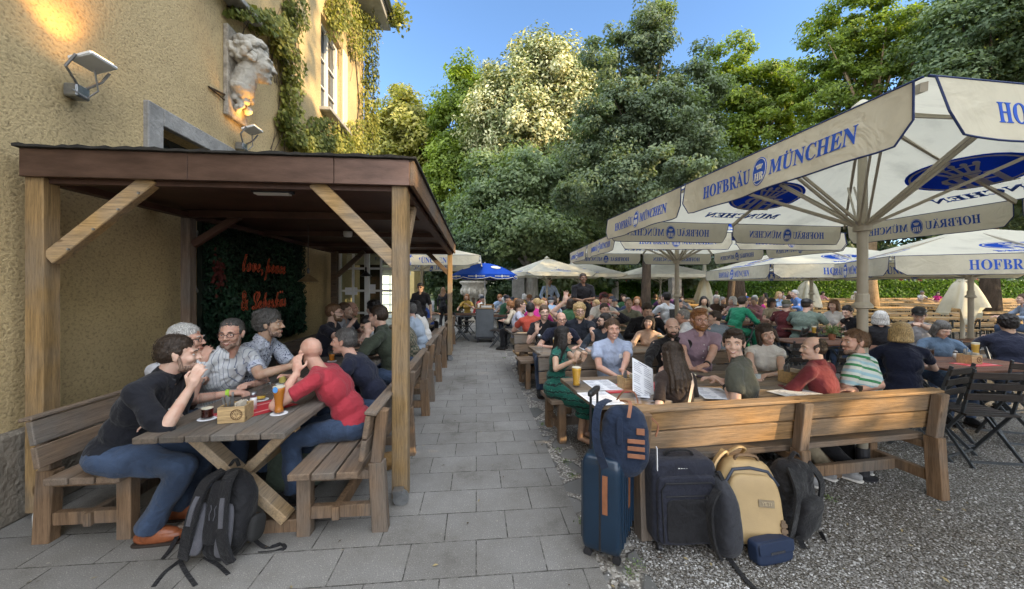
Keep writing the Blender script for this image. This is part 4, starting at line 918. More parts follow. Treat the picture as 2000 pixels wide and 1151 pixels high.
def umbrella(cx, cy, hx, hy, rot, rim, label, panels=2, val=.24, rise=.72, text=True, pole_r=.037, lod=0, texth=.085, group='cream beer garden umbrellas', mirror=False, letters=True, cloth_m=None):
    r = empty('garden_umbrella', (cx, cy, 0), R(rot), label, 'umbrella', group); top = rim + rise
    corners = [(-hx, -hy), (hx, -hy), (hx, hy), (-hx, hy)]
    mb = MB(); mb.tube([(0, 0, .02), (0, 0, rim - .25), (0, 0, top)], [pole_r, pole_r, pole_r * .7], 14); pl = mb.build('pole', M_pole, r, smooth=True)
    mb = MB(); mb.lathe((0, 0, 1.42), [(pole_r + .002, 0), (pole_r * 1.9, .01), (pole_r * 1.9, .03), (pole_r * 1.25, .06), (pole_r * 1.25, .12), (pole_r + .002, .13)], 16); mb.build('collar', M_pole, r)
    mb = MB(); mb.lathe((0, 0, 0), [(.1, 0), (.1, .012), (pole_r * 1.3, .02), (pole_r * 1.3, .25)], 14); mb.build('ground_sleeve', M_dksteel, r)
    # canopy: four triangular gores as fine grids
    mb = MB(); K = 10 if lod == 0 else 4; rn = random.Random(int(cx * 100))
    for i in range(4):
        a = Vector((*corners[i], rim)); b = Vector((*corners[(i + 1) % 4], rim)); t = Vector((0, 0, top)); base = len(mb.v); vs = []; fs = []
        for p in range(K + 1):
            f = p / K
            for q_ in range(K + 1):
                g = q_ / K; e = a.lerp(b, g); pt = t.lerp(e, f); sag = -.06 * math.sin(math.pi * f) * math.sin(math.pi * g) ; pt.z += sag; vs.append(pt)
        for p in range(K):
            for q_ in range(K):
                fs.append((p * (K + 1) + q_, (p + 1) * (K + 1) + q_, (p + 1) * (K + 1) + q_ + 1, p * (K + 1) + q_ + 1))
        mb.add(vs, fs)
    cloth_m = cloth_m or M_canvas
    can = mb.build('canopy', cloth_m, r, smooth=True)
    # valances
    for i in range(4):
        lt = MB(); lg = MB(); pp = MB(); vm = MB(); lc = MB(); lw = MB()
        a = Vector((*corners[i], rim)); b = Vector((*corners[(i + 1) % 4], rim)); d = (b - a); Ls = d.length; d.normalize(); out = Vector((d.y, -d.x, 0)); seg = Ls / panels
        for p in range(panels):
            s0 = p * seg + .03; s1 = (p + 1) * seg - .03; n = 26 if lod == 0 else 12; rc = .09; edge = []; vs = []; fs = []; rows = 5; ph = rn.uniform(0, 6)
            for k in range(n + 1):
                s = s0 + (s1 - s0) * (k / n); e = min(s - s0, s1 - s); h = val if e > rc else val - rc + math.sqrt(max(0, rc * rc - (rc - e) ** 2))
                for j in range(rows):
                    f = j / (rows - 1); wv = f * (.018 * math.sin(s * 5 + ph) + .010 * math.sin(s * 13 + ph * 2)) + f * .02
                    pt = a + d * s + out * (.012 + wv) + Vector((0, 0, -h * f)); vs.append(pt)
                edge.append(vs[-1].copy())
            for k in range(n):
                for j in range(rows - 1): fs.append((k * rows + j, k * rows + j + 1, (k + 1) * rows + j + 1, (k + 1) * rows + j))
            vm.add(vs, fs)
            if lod < 2: pp.tube([vs[0]] + edge + [vs[n * rows]], .0042, 5)
            if text and lod < 2:
                m = a + d * ((s0 + s1) / 2) + Vector((0, 0, -val * .52)); h = texth; k0, k1 = len(lt.v), len(lg.v)
                # the writing follows the folds of the cloth and shows on both sides
                brand(lt, m, d, (0, 0, 1), h, .0045, gap=1.0); emblem(lg, m, d, (0, 0, 1), h * 1.15, False, .004)
                for L_, k in ((lt, k0), (lg, k1)):
                    for q_ in range(k, len(L_.v)):
                        w_ = Vector(L_.v[q_]) - a; s = w_.dot(d); f = -w_.z / val; L_.v[q_] = tuple(Vector(L_.v[q_]) + out * (.012 + f * (.018 * math.sin(s * 5 + ph) + .010 * math.sin(s * 13 + ph * 2)) + f * .02))
        pp.tube([a + out * .01, b + out * .01], .005, 5)
        if text and lod < 2 or letters and lod == 2:
            tt = Vector((0, 0, top)); mid = (a + b) / 2; up = (tt - mid).normalized(); o = mid.lerp(tt, .35); k0, k1 = len(lw.v), len(lc.v); sz = .42 if lod < 2 else .36
            emblem(lc, o, d, up, sz * (hx / 1.6), True, .007)
            put_text(lw, 'MÜNCHEN', o - up * .39 * (hx / 1.6), d, up, .10 * (hx / 1.6), .012, condense=1.25)
            for L_, k in ((lw, k0), (lc, k1)):
                for q_ in range(k, len(L_.v)):
                    w_ = Vector(L_.v[q_]) - mid; f = 1 - w_.dot(up) / (tt - mid).length; g = .5 + w_.dot(d) / (Ls * max(f, .05)); L_.v[q_] = (L_.v[q_][0], L_.v[q_][1], L_.v[q_][2] - .06 * math.sin(math.pi * min(1, max(0, f))) * math.sin(math.pi * min(1, max(0, g))))
        v = vm.build('valance', M_val if cloth_m is M_canvas else cloth_m, r, smooth=True)
        pp.build('piping', M_pipe if lod < 2 else M_canvas, v)
        if lt.v: lt.build('lettering', M_logo, v)
        if lg.v: lg.build('emblem', [M_logo, M_cream], v)
        if lc.v: lc.build('emblem', [M_logo_t, M_cream_t], can); lw.build('lettering', M_logo, can)
    # ribs and struts
    hub = Vector((0, 0, rim - .30)); ends = [Vector((*c, rim)) for c in corners] + [Vector(((corners[i][0] + corners[(i + 1) % 4][0]) / 2, (corners[i][1] + corners[(i + 1) % 4][1]) / 2, rim)) for i in range(4)]
    t = Vector((0, 0, top - .03))
    for e in (ends if lod < 2 else ends[:4]):
        mb = MB(); mb.beam(t - Vector((0, 0, .02)), e - Vector((0, 0, .035)) - (e - t) * .01, .022, .034); rb = mb.build('rib', M_pole, r)
        m = t.lerp(e, .52) - Vector((0, 0, .05)); side = (e - t).cross(Vector((0, 0, 1))).normalized() * .035; mb = MB()
        for s_ in ((-1, 1) if lod == 0 else (0,)): mb.beam(hub + side * s_ * .7, m + side * s_ * .7, .014, .022)
        mb.build('strut', M_pole, rb)
    mb = MB(); mb.lathe(hub, [(pole_r + .001, -.03), (pole_r * 1.7, -.025), (pole_r * 1.7, .025), (pole_r + .001, .03)], 16); mb.build('hub', M_pole, r)
    mb = MB(); mb.lathe((0, 0, top - .01), [(.09, 0), (.07, .03), (.02, .07), (.001, .08)], 12); mb.build('cap', M_canvas, r, smooth=True)
    return r
umbrella(2.96, 3.2, 1.62, 1.55, 8, 2.40, 'large cream umbrella overhead at the right, its slogan seen in full')
umbrella(2.98, 6.85, 1.62, 1.62, 2.5, 2.36, 'second cream umbrella behind the overhead one, pole among the seated group')
umbrella(7.35, 9.3, 1.8, 1.8, -8, 2.08, 'low cream umbrella over the folding tables, half hidden by the near pole', panels=1, val=.28, rise=.62, texth=.14)
umbrella(7.75, 6.4, 1.65, 1.65, -24, 2.06, 'low cream umbrella cut off by the right edge of the view', panels=1, val=.28, rise=.55, texth=.14)
for (px, Z, hx, rot, lb) in ((1068, 13.5, 1.25, 20, 'small white umbrella left of the second cream one'), (1130, 14.8, 1.4, 5, 'shaded white umbrella just behind the second cream one'), (1290, 15.5, 1.5, 10, 'white umbrella beyond the dark maple trunk')):
    c = P(px, 562, Z); umbrella(c.x, c.y, hx, hx, rot, 2.1, lb, panels=1, val=.12, rise=.55, lod=2, pole_r=.03, letters=(px != 1290))
c = W(-1.6, 11.4); umbrella(c.x, c.y, 1.75, 1.75, 4, 2.42, 'large white umbrella behind the pergola, over the wall side tables', panels=1, val=.26, rise=.5, texth=.14, lod=1)
c = W(-4.2, 14.5); umbrella(c.x, c.y, 1.6, 1.6, 10, 2.3, 'white umbrella seen through the porch glass', panels=1, val=.2, rise=.5, lod=2, letters=False)

def blue_umbrella():
    c = P(947, 562, 11.2); r = empty('cart_umbrella', (c.x, c.y, 0), R(12), 'round blue umbrella with white edging over the service cart', 'umbrella')
    n = 8; Rr = .98; rim = 1.97; top = 2.32; mb = MB(); vs = []; K = 8
    for k in range(K + 1):
        f = k / K
        for j in range(n * 4):
            g = 2 * math.pi * j / (n * 4); sc2 = 1 - .05 * f * abs(math.sin(g * n / 2)) ; z = top - (top - rim) * (f ** 1.7); vs.append((Rr * f * sc2 * math.cos(g), Rr * f * sc2 * math.sin(g), z))
    m_ = n * 4; fs = [(i * m_ + j, (i + 1) * m_ + j, (i + 1) * m_ + (j + 1) % m_, i * m_ + (j + 1) % m_) for i in range(K) for j in range(m_)]; mb.add(vs, fs); ca = mb.build('canopy', M_bluec, r, smooth=True)
    mb = MB(); pp = MB(); vs = []; ed = []
    for j in range(m_):
        g = 2 * math.pi * j / m_; s2 = 1 - .05 * abs(math.sin(g * n / 2)); h = .13 - .05 * abs(math.cos(g * n / 2)) ** 6
        vs += [(Rr * s2 * math.cos(g), Rr * s2 * math.sin(g), rim), (Rr * s2 * 1.0 * math.cos(g), Rr * s2 * math.sin(g), rim - h)]; ed.append(vs[-1])
    mb.add(vs, [(2 * j, 2 * j + 1, 2 * ((j + 1) % m_) + 1, 2 * ((j + 1) % m_)) for j in range(m_)]); va = mb.build('valance', M_bluec, r, smooth=True)
    pp.tube(ed, .008, 5, closed=True); pp.build('piping', M_cream, va)
    lt = MB()
    for j in range(n):
        g = 2 * math.pi * (j + .5) / n; d = Vector((-math.sin(g), math.cos(g), 0)); o = Vector((math.cos(g), math.sin(g), 0)) * (Rr * .95 - .02) + Vector((0, 0, rim - .055)); brand(lt, o, d, (0, 0, 1), .035, .05, cond=.8); oval(lt, o, d, (0, 0, 1), .028, .038, .052)
    lt.build('lettering', M_cream, va)
    lg = MB()
    for j in range(0, n, 2):
        g = 2 * math.pi * (j + .5) / n; rad = Vector((math.cos(g), math.sin(g), 0)); d = Vector((-math.sin(g), math.cos(g), 0)); up = (rad * -1 + Vector((0, 0, .45))).normalized(); oval(lg, rad * Rr * .62 + Vector((0, 0, top - (top - rim) * .62 ** 1.7 + .004)), d, up, .15, .10, .012)
    lg.build('emblem', M_cream, ca)
    mb = MB(); mb.tube([(0, 0, .9), (0, 0, top + .03)], .016, 8); mb.build('pole', M_white, r)
    k = empty('service_cart', (c.x, c.y - .02, 0), R(3), 'grey metal service cart on castors with a tray on top', 'cart')
    mb = MB(); mb.box((0, 0, .57), (.52, .5, .82)); mb.build('body', M('cart_grey', (.10, .11, .12), .4, .15, 5, .1, 40, .3), k, bevel=.015)
    mb = MB(); mb.box((0, 0, 1.0), (.56, .54, .035)); mb.box((0, .255, 1.06), (.56, .02, .09)); mb.box((-.27, 0, 1.05), (.02, .5, .07)); mb.box((.27, 0, 1.05), (.02, .5, .07)); mb.build('tray', MW_brace, k, bevel=.004)
    mb = MB(); mb.box((.05, -.05, 1.045), (.3, .3, .05)); mb.lathe((-.18, -.1, 1.02), [(.03, 0), (.03, .1), (.015, .13)], 10); mb.build('napkins', M_white, k)
    for x in (-.2, .2):
        for y in (-.18, .18): mb = MB(); mb.tube([(x - .02, y, .06), (x + .02, y, .06)], .06, 14); mb.beam((x, y, .08), (x, y, .17), .03, .03); mb.build('castor', M_dksteel, k)
    mb = MB(); mb.box((0, 0, .145), (.58, .54, .03)); mb.build('chassis', M_dksteel, k)
blue_umbrella()
def closed_umbrella(px, Z, z0, z1, rr, label):
    c = P(px, 562, Z); r = empty('closed_umbrella', (c.x, c.y, 0), 0, label, 'umbrella', 'folded cream umbrellas')
    mb = MB(); mb.tube([(0, 0, 0), (0, 0, z1 + .2)], .04, 10); mb.build('pole', M_pole, r)
    mb = MB(); n = 40; K = 14; vs = []; rn = random.Random(px)
    amp = [rn.uniform(.6, 1.25) for _ in range(n)]; hem = [rn.uniform(-.25, .25) for _ in range(8)]
    for k in range(K + 1):
        f = k / K; rad = rr * (.18 + .3 * f) if f < .35 else rr * (.285 + (f - .35) ** .8 * .95)
        if .3 < f < .42: rad *= .8
        for j in range(n):
            g = 2 * math.pi * j / n; q_ = 1 + .34 * math.sin(g * 5 + f * 1.5) * min(1, f * 2) * amp[j]; z = z1 - (z1 - z0) * f + (hem[int(j / 5)] * f ** 3 * .9); vs.append((rad * q_ * math.cos(g), rad * q_ * math.sin(g), z))
    mb.add(vs, [(i * n + j, (i + 1) * n + j, (i + 1) * n + (j + 1) % n, i * n + (j + 1) % n) for i in range(K) for j in range(n)]); mb.build('canopy', M_canvas, r, smooth=True)
    mb = MB(); mb.lathe((0, 0, z1 - (z1 - z0) * .38), [(rr * .27, -.03), (rr * .31, 0), (rr * .27, .03)], 16); mb.build('strap', M_val, r)
closed_umbrella(1376, 15, .95, 2.5, .34, 'folded umbrella hanging by the thin tree trunk')
closed_umbrella(1578, 14.5, 1.0, 2.3, .42, 'folded umbrella left of the thin pole among the beer tables')
closed_umbrella(1880, 8.6, 1.0, 2.2, .34, 'folded umbrella under the right hand umbrella, hem spread wide')

# stone urn on a pedestal and stone gate pillars
def urn():
    c = P(925, 562, 17.5); r = empty('stone_urn', (c.x, c.y, 0), 0, 'big stone urn on a pedestal behind the blue umbrella', 'urn')
    mb = MB(); mb.box((0, 0, .3), (1.0, 1.0, .6)); mb.box((0, 0, .66), (.8, .8, .12)); mb.build('pedestal', M_stone, r, bevel=.02)
    mb = MB(); mb.lathe((0, 0, .72), [(.34, 0), (.3, .08), (.16, .2), (.16, .3), (.3, .38), (.5, .55), (.58, .78), (.52, .98), (.62, 1.06), (.66, 1.14), (.6, 1.18), (.001, 1.14)], 28); mb.build('bowl', M_stone, r, smooth=True)
    mb = MB()
    for j in range(14): g = j * 2 * math.pi / 14; mb.sph((.53 * math.cos(g), .53 * math.sin(g), 1.42), (.09, .09, .17), 8)
    mb.build('relief', M_stone, r, smooth=True)
urn()
for i, (px, Z, w, lb) in enumerate(((1012, 19, .62, 'square grey stone pillar left of the pair under the trees'), (1040, 19.6, .55, 'square grey stone pillar right of the pair under the trees'), (1318, 20, .5, 'square stone pillar behind the second umbrella pole'))):
    c = P(px, 562, Z); r = empty('stone_pillar', (c.x, c.y, 0), 0, lb, 'pillar', 'stone pillars'); mb = MB(); mb.box((0, 0, 1.2), (w, w, 2.4)); mb.build('shaft', M_greystone, r, bevel=.02); mb = MB(); mb.box((0, 0, 2.46), (w + .2, w + .2, .14)); mb.box((0, 0, .1), (w + .14, w + .14, .2)); mb.build('moulding', M_greystone, r, bevel=.02)

# ================================================================== PEOPLE
JOBS = []
def remesh_obj(name, mb, mats, parent, voxel, smooth=4, disp=None, loc=(0, 0, 0)):
    o = mb.build(name, mats, parent)
    mats = mats if isinstance(mats, (list, tuple)) else [mats]
    m = o.modifiers.new('r', 'REMESH'); m.mode = 'VOXEL'; m.voxel_size = voxel; m.use_smooth_shade = True
    s = o.modifiers.new('s', 'SMOOTH'); s.iterations = smooth; s.factor = .5
    for t, st in (disp or []):
        d = o.modifiers.new('d', 'DISPLACE'); d.texture = t; d.strength = st; d.mid_level = .5; d.texture_coords = 'LOCAL'
    JOBS.append(o); return o
def finish_jobs():
    dg = bpy.context.evaluated_depsgraph_get(); res = []
    for o in JOBS: res.append(bpy.data.meshes.new_from_object(o.evaluated_get(dg)))
    for o, me in zip(JOBS, res):
        old = o.data; mats = list(old.materials); o.modifiers.clear(); o.data = me; me.name = o.name
        if not len(me.materials):
            for m in mats: me.materials.append(m)
        me.polygons.foreach_set('use_smooth', [True] * len(me.polygons))
    JOBS.clear()
def tex(name, size, depth=2, kind='CLOUDS'):
    t = bpy.data.textures.new(name, kind); t.noise_scale = size
    if kind == 'CLOUDS': t.noise_depth = depth
    return t
T_fold = tex('folds', .13, 0); T_fold2 = tex('small_folds', .035, 1); T_hair = tex('hair_clumps', .018, 2); T_curl = tex('curls', .028, 1); T_rock = tex('chips', .05, 3)

def skinmat(name, c, ruddy=.0):
    if name in _mats: return _mats[name]
    m, nt, b = newmat(name); L = nt.links.new; tc = N(nt, 'ShaderNodeTexCoord'); n = N(nt, 'ShaderNodeTexNoise', i_Scale=16.0, i_Detail=4.0); L(tc.outputs['Object'], n.inputs['Vector'])
    cc = ramp(nt, n.outputs[0], [(.3, (c[0] * .93, c[1] * .80, c[2] * .76)), (.5, c), (.7, sc(c, 1.07))]); L(cc, b.inputs['Base Color'])
    b.inputs['Roughness'].default_value = .5; b.inputs['Specular IOR Level'].default_value = .35; b.inputs['Subsurface Weight'].default_value = .12; b.inputs['Subsurface Radius'].default_value = (.012, .004, .002)
    n2 = N(nt, 'ShaderNodeTexNoise', i_Scale=90.0, i_Detail=3.0); L(tc.outputs['Object'], n2.inputs['Vector']); bp = N(nt, 'ShaderNodeBump', i_Strength=.25, i_Distance=.003); L(n2.outputs[0], bp.inputs['Height']); L(bp.outputs[0], b.inputs['Normal'])
    _mats[name] = m; return m
SK = {'fair': skinmat('fair_skin', (.60, .40, .31)), 'ruddy': skinmat('ruddy_skin', (.58, .35, .265)), 'tan': skinmat('tan_skin', (.46, .30, .21)), 'olive': skinmat('olive_skin', (.50, .33, .23)), 'brown': skinmat('brown_skin', (.22, .125, .08))}
def hairmat(name, c):
    if name in _mats: return _mats[name]
    m, nt, b = newmat(name); L = nt.links.new; tc = N(nt, 'ShaderNodeTexCoord'); mp = N(nt, 'ShaderNodeMapping'); mp.inputs['Scale'].default_value = (1, 1, .22); L(tc.outputs['Object'], mp.inputs[0])
    n = N(nt, 'ShaderNodeTexNoise', i_Scale=170.0, i_Detail=3.0, i_Distortion=.6); L(mp.outputs[0], n.inputs['Vector'])
    cc = ramp(nt, n.outputs[0], [(.32, sc(c, .4)), (.5, c), (.68, sc(c, 1.6))]); L(cc, b.inputs['Base Color']); b.inputs['Roughness'].default_value = .5; b.inputs['Specular IOR Level'].default_value = .4
    bp = N(nt, 'ShaderNodeBump', i_Strength=.8, i_Distance=.006); L(n.outputs[0], bp.inputs['Height']); L(bp.outputs[0], b.inputs['Normal']); _mats[name] = m; return m
HR = {k: hairmat(k + '_hair', c) for k, c in {'black': (.014, .011, .010), 'dark': (.035, .022, .014), 'brown': (.085, .05, .028), 'chestnut': (.13, .07, .035), 'ginger': (.25, .11, .04), 'blond': (.42, .29, .13), 'grey': (.22, .21, .20), 'silver': (.50, .49, .47), 'darkgrey': (.09, .085, .08), 'stubble': (.10, .07, .055), 'shadow': (.27, .18, .135), 'henna': (.16, .035, .03)}.items()}
M_eye = M('eye_white', (.72, .70, .66), .3, .03); M_iris = M('iris', (.03, .02, .015), .2, .1); M_lip = M('lips', (.36, .12, .10), .5, .1); M_teeth = M('teeth', (.75, .72, .66), .4, .02); M_brow = HR['dark']
M_denim = cloth('denim', (.04, .062, .11), var=.35, weave=2); M_ddenim = cloth('dark_denim', (.02, .035, .075), var=.3); M_blktr = cloth('black_trousers', (.012, .012, .014)); M_khaki = cloth('khaki_trousers', (.30, .25, .17), var=.12)
M_shoe = M('brown_leather', (.24, .075, .03), .35, .3, 12, .2, 50); M_shoeblk = M('black_leather', (.015, .015, .016), .45); M_sneak = M('grey_sneaker', (.25, .25, .25), .8); M_sole = M('pale_sole', (.6, .58, .54), .7)

def ik(S, T, l1, l2, pole):
    d = T - S; L = d.length
    if L > (l1 + l2) * .995: T = S + d * ((l1 + l2) * .995 / L); d = T - S; L = d.length
    if L < abs(l1 - l2) * 1.02 + .02: L = abs(l1 - l2) * 1.02 + .02
    d.normalize(); a = (l1 * l1 - l2 * l2 + L * L) / (2 * L); h = math.sqrt(max(0, l1 * l1 - a * a)); p = pole - d * pole.dot(d)
    if p.length < 1e-4: p = Vector((0, 0, -1)) - d * d.z * -1
    return S + d * a + p.normalized() * h, T
def rotframe(f, up):
    f = f.normalized(); r = f.cross(up).normalized(); u = r.cross(f).normalized(); return Matrix((r, f, u)).transposed()

HV = [random.Random(1)]
def head_prims(mb, c, Rm, s, fem=False):
    v_ = HV[0]; jw, nl, nw, ck, ch_ = v_.uniform(.9, 1.1), v_.uniform(.75, 1.15), v_.uniform(.85, 1.2), v_.uniform(.9, 1.12), v_.uniform(.8, 1.25)
    def q(x, y, z): return c + Rm @ (Vector((x, y, z)) * s)
    def el(p, r): mb.sph(q(*p), tuple(k * s for k in r), 16, rot=Rm)
    el((0, -.017, .030), (.074, .095, .084)); el((0, .028, -.018), (.062, .062, .080)); w = .9 if fem else 1
    el((0, .036, -.070), (.046 * w * jw, .048, .040)); el((0, .072, -.095), (.019 * w * ch_, .018, .016)); el((0, .02, -.06), (.055 * w * jw, .05, .045))
    for k in (-1, 1):
        el((k * .036, .060, -.028), (.024 * ck, .026, .024)); mb.cap(q(k * .012, .084, .020), q(k * .044, .070, .020), .011 * s, .010 * s, 8)
        el((k * .0115 * nw, .096, -.030), (.0092 * nw, .009, .008)); el((k * .077, -.002, -.008), (.009, .018, .030)); el((k * .080, -.012, .006), (.011, .010, .020))
    mb.cap(q(0, .085, .012), q(0, .086 + .022 * nl, -.026), .0080 * s, .0112 * s, 8); mb.cap(q(-.018, .084, -.062), q(.018, .084, -.062), .008 * s, .008 * s, 8); el((0, .080, -.072), (.016, .010, .007))

def hand_prims(mb, wrist, d, n, s, pose, side):
    """d = direction of the hand, n = palm normal; thumb side given by side"""
    d = d.normalized(); n = (n - d * n.dot(d)).normalized(); l = d.cross(n) * side     # l towards the thumb
    rot = Matrix((l, d, n)).transposed(); pc = wrist + d * .048 * s
    mb.sbox(pc, (.078 * s, .10 * s, .030 * s), 3, rot, n=12); mb.cap(wrist - d * .02 * s, pc, .026 * s, .028 * s, 8)
    curl = {'open': .12, 'rest': .55, 'fist': 1.55, 'hold': 1.0, 'relax': .35}[pose]; spread = .12 if pose == 'open' else .03
    for i, (off, ln) in enumerate(((.029, .068), (.0098, .076), (-.0098, .071), (-.029, .056))):
        b = wrist + (d * .094 + l * off) * s; ang = 0; dr = (d + l * spread * (1.5 - i) * 1.0).normalized(); p = b; cur = curl * (1 + .12 * (i - 1))
        for k, (fr, bd) in enumerate(((.45, .55), (.32, 1), (.25, .7))):
            ang += cur * bd; v = dr * math.cos(ang) + n * math.sin(ang); p2 = p + v * ln * fr * s; mb.cap(p, p2, (.0090 - .0008 * k) * s, (.0084 - .001 * k) * s, 6); p = p2
    b = wrist + (d * .03 + l * .032 + n * .006) * s; t1 = b + (d * .7 + l * (.75 if pose != 'fist' else .3) + n * .35).normalized() * .040 * s; t2 = t1 + (d * .9 + l * (.35 if pose == 'open' else -.1) + n * (.2 if pose == 'open' else .5)).normalized() * .032 * s
    mb.cap(b, t1, .0135 * s, .011 * s, 8); mb.cap(t1, t2, .011 * s, .009 * s, 8)

def person(label, head=None, yaw=180, seat=.45, lean=8, side=0, hy=None, hp=0, ht=0, arms=((.2, .42, .33, 'rest'), (.2, .42, .33, 'rest')), top=None, sleeve=.6, bottom=None, shoe=None, skin='fair',
           hair=('short', 'brown'), beard=None, glasses=None, lvl=0, fem=False, collar=False, legs='sit', smile=True, s=None, base=None, group=None, extra=None, broad=1.0, skirt=False, top_open=0, curve=.0, cap_=None, badge=None, standz=0, footoff=(0, 0), name='person', brow=None):
    y = R(yaw); f = Vector((math.sin(y), math.cos(y), 0)); rt = Vector((math.cos(y), -math.sin(y), 0)); Z3 = Vector((0, 0, 1))
    la, sa = R(lean), R(side); u = (f * math.sin(la) + rt * math.sin(sa) + Z3 * math.cos(la) * math.cos(sa)).normalized(); u2 = (u * .55 + Z3 * .45 + f * .12).normalized()
    hipz = .10 if legs == 'sit' else .92
    Hc = Vector(head) if head is not None else None
    if Hc is not None:
        s_ = (Hc.z - (seat if legs == 'sit' else standz)) / (hipz + .50 * u.z + .155 * u2.z)
        if s is None: s = s_
        if abs(s_ - 1) > .1: print('SCALE %.2f %s' % (s_, label[:50]))
        s = max(.86, min(1.14, s)) if legs == 'sit' else s
        HP = Hc - u * .50 * s - u2 * .155 * s
    else:
        s = s or 1.0; HP = Vector(base) + Z3 * ((seat if legs == 'sit' else 0) + hipz * s); Hc = HP + u * .50 * s + u2 * .155 * s
    root = empty(name, (HP.x, HP.y, 0), 0, label, 'person', group); O = Vector((HP.x, HP.y, 0))
    HP = HP - O; Hc = Hc - O; vox = (.0054, .0085, .014)[lvl]; HV[0] = random.Random(label)
    fwd = (f * math.cos(la) - Z3 * math.sin(la)); fwd = (fwd - u * fwd.dot(u)).normalized(); r = fwd.cross(u).normalized()
    hyr = R(hy if hy is not None else yaw); hpr = R(hp); hf = Vector((math.sin(hyr) * math.cos(hpr), math.cos(hyr) * math.cos(hpr), math.sin(hpr))); Rh = rotframe(hf, Z3)
    if ht: Rh = Matrix.Rotation(R(ht), 3, hf) @ Rh
    body = MB(); T = MB(); B = MB()
    def sp(t): return HP + u * (.50 * t * s) + fwd * (-.035 * math.sin(math.pi * t) * (1 + curve)) * s        # spine
    N0 = sp(1.0); shw = (.150 if fem else .172) * s * broad; sh = {}
    Rt = Matrix((r, fwd, u)).transposed(); bd = s * broad
    for k in (-1, 1): sh[k] = sp(.90) + r * k * shw
    # --- torso (cloth), slimmer body inside
    def torso(mb, g):
        g *= s
        mb.sph(sp(.02), ((.158 if not fem else .160) * bd + g, .125 * bd + g, .115 * s), 18, rot=Rt); mb.sph(sp(.28), ((.140 if not fem else .120) * bd + g, .108 * bd + g, .13 * s), 18, rot=Rt)
        mb.sph(sp(.62) + fwd * .01 * s, ((.160 if not fem else .138) * bd + g, .112 * bd + g, .165 * s), 18, rot=Rt); mb.sph(sp(.80), ((.165 if not fem else .14) * bd + g, .095 * bd + g, .10 * s), 18, rot=Rt)
        for k in (-1, 1):
            mb.cap(sp(.93), sh[k], .062 * s + g, .056 * s * (.93 if fem else 1) + g, 12); mb.cap(N0 + u * .02 * s, sh[k] + u * .012 * s, .048 * s + g * .6, .043 * s + g * .6, 10)
            if fem: mb.sph(sp(.62) + fwd * .085 * s + r * k * .062 * s, (.058 * s + g,) * 3, 12)
    torso(body, -.026); torso(T, .006)
    neck0 = N0 - u * .02 * s; body.cap(neck0, Hc + Rh @ Vector((0, -.025, -.055)) * s, (.060 if not fem else .050) * s, (.056 if not fem else .046) * s, 14); head_prims(body, Hc, Rh, s, fem)
    # --- arms
    SHs = []
    for k, a in zip((-1, 1), arms):
        S = sh[k]
        if a is None: a = (.24, .05, .25, 'relax')
        if isinstance(a[0], (tuple, list, Vector)): tgt = Vector(a[0]) - O; rest = a[1:]
        else: tgt = Vector((0, 0, 0)) + rt * k * a[0] * s + f * a[1] * s + HP + Z3 * (a[2] - .10) * s; rest = a[3:]
        pose = rest[0]; pole = (rt * k * .9 - Z3 * .8 - f * .25) if len(rest) < 2 or rest[1] is None else Vector(rest[1])
        E, Wr = ik(S, tgt, .285 * s, .255 * s, pole); hd = (Wr - E).normalized()
        if len(rest) > 2 and rest[2] is not None: hd = Vector(rest[2]).normalized()
        pn = Vector(rest[3]) if len(rest) > 3 else (Vector((0, 0, -1)) if abs(hd.z) < .75 else -rt * k)
        body.cap(S, E, .050 * s * (.85 if fem else 1), .039 * s * (.88 if fem else 1), 12); body.cap(E, E.lerp(Wr, .3), .037 * s * (.86 if fem else 1), .038 * s * (.82 if fem else 1), 12); body.cap(E.lerp(Wr, .3), Wr, .038 * s * (.82 if fem else 1), .0235 * s * (.9 if fem else 1), 12)
        hand_prims(body, Wr, hd, pn, s * (.84 if fem else .92), pose, k if True else 1)
        if sleeve > 0:
            g = .011 * s
            if sleeve <= 1: T.cap(S, S.lerp(E, sleeve), .052 * s * (.88 if fem else 1) + g, .048 * s * (.88 if fem else 1) + g * 1.2, 14, flat1=True)
            else:
                T.cap(S, E, .052 * s * (.88 if fem else 1) + g, .043 * s + g, 14); e2 = E.lerp(Wr, min(1, sleeve - 1)); T.cap(E, e2, .043 * s + g, (.040 - .010 * (sleeve - 1)) * s + g * .7, 14, flat1=True)
        SHs.append((E, Wr, hd, k))
    # --- legs
    for k in (-1, 1):
        hj = HP + rt * k * .085 * s - Z3 * .01 * s
        if legs == 'sit':
            an = HP + rt * k * (.12 + footoff[0]) * s + f * (.40 + footoff[1]) * s; an.z = (seat - O.z) * 0 + .085 * s - O.z; kn, an = ik(hj, an, .42 * s, .41 * s, f * 1.0 + Z3 * 1.2 + rt * k * .1); ff = f
        else: an = HP + rt * k * .10 * s + f * (.10 * k if legs == 'walk' else 0) * s; an.z = .08 * s; kn, an = ik(hj, an, .44 * s, .43 * s, f); ff = f
        body.cap(hj, kn, .068 * s, .050 * s, 12); body.cap(kn, an, .050 * s, .036 * s, 12); body.cap(an, an + ff * .12 * s - Z3 * .03 * s, .036 * s, .03 * s, 10)
        g = .012 * s
        if skirt: B.cap(hj, kn, .10 * s + g, .085 * s + g, 16); B.cap(kn, kn.lerp(an, .35), .085 * s + g, .09 * s + g, 16, flat1=True)
        else: B.cap(hj, kn, .086 * s + g, .063 * s + g, 16); B.cap(kn, kn.lerp(an, .4), .063 * s + g, .058 * s + g, 14); B.cap(kn.lerp(an, .35), an + Z3 * .012 * s, .058 * s + g, .054 * s + g, 14, flat1=True)
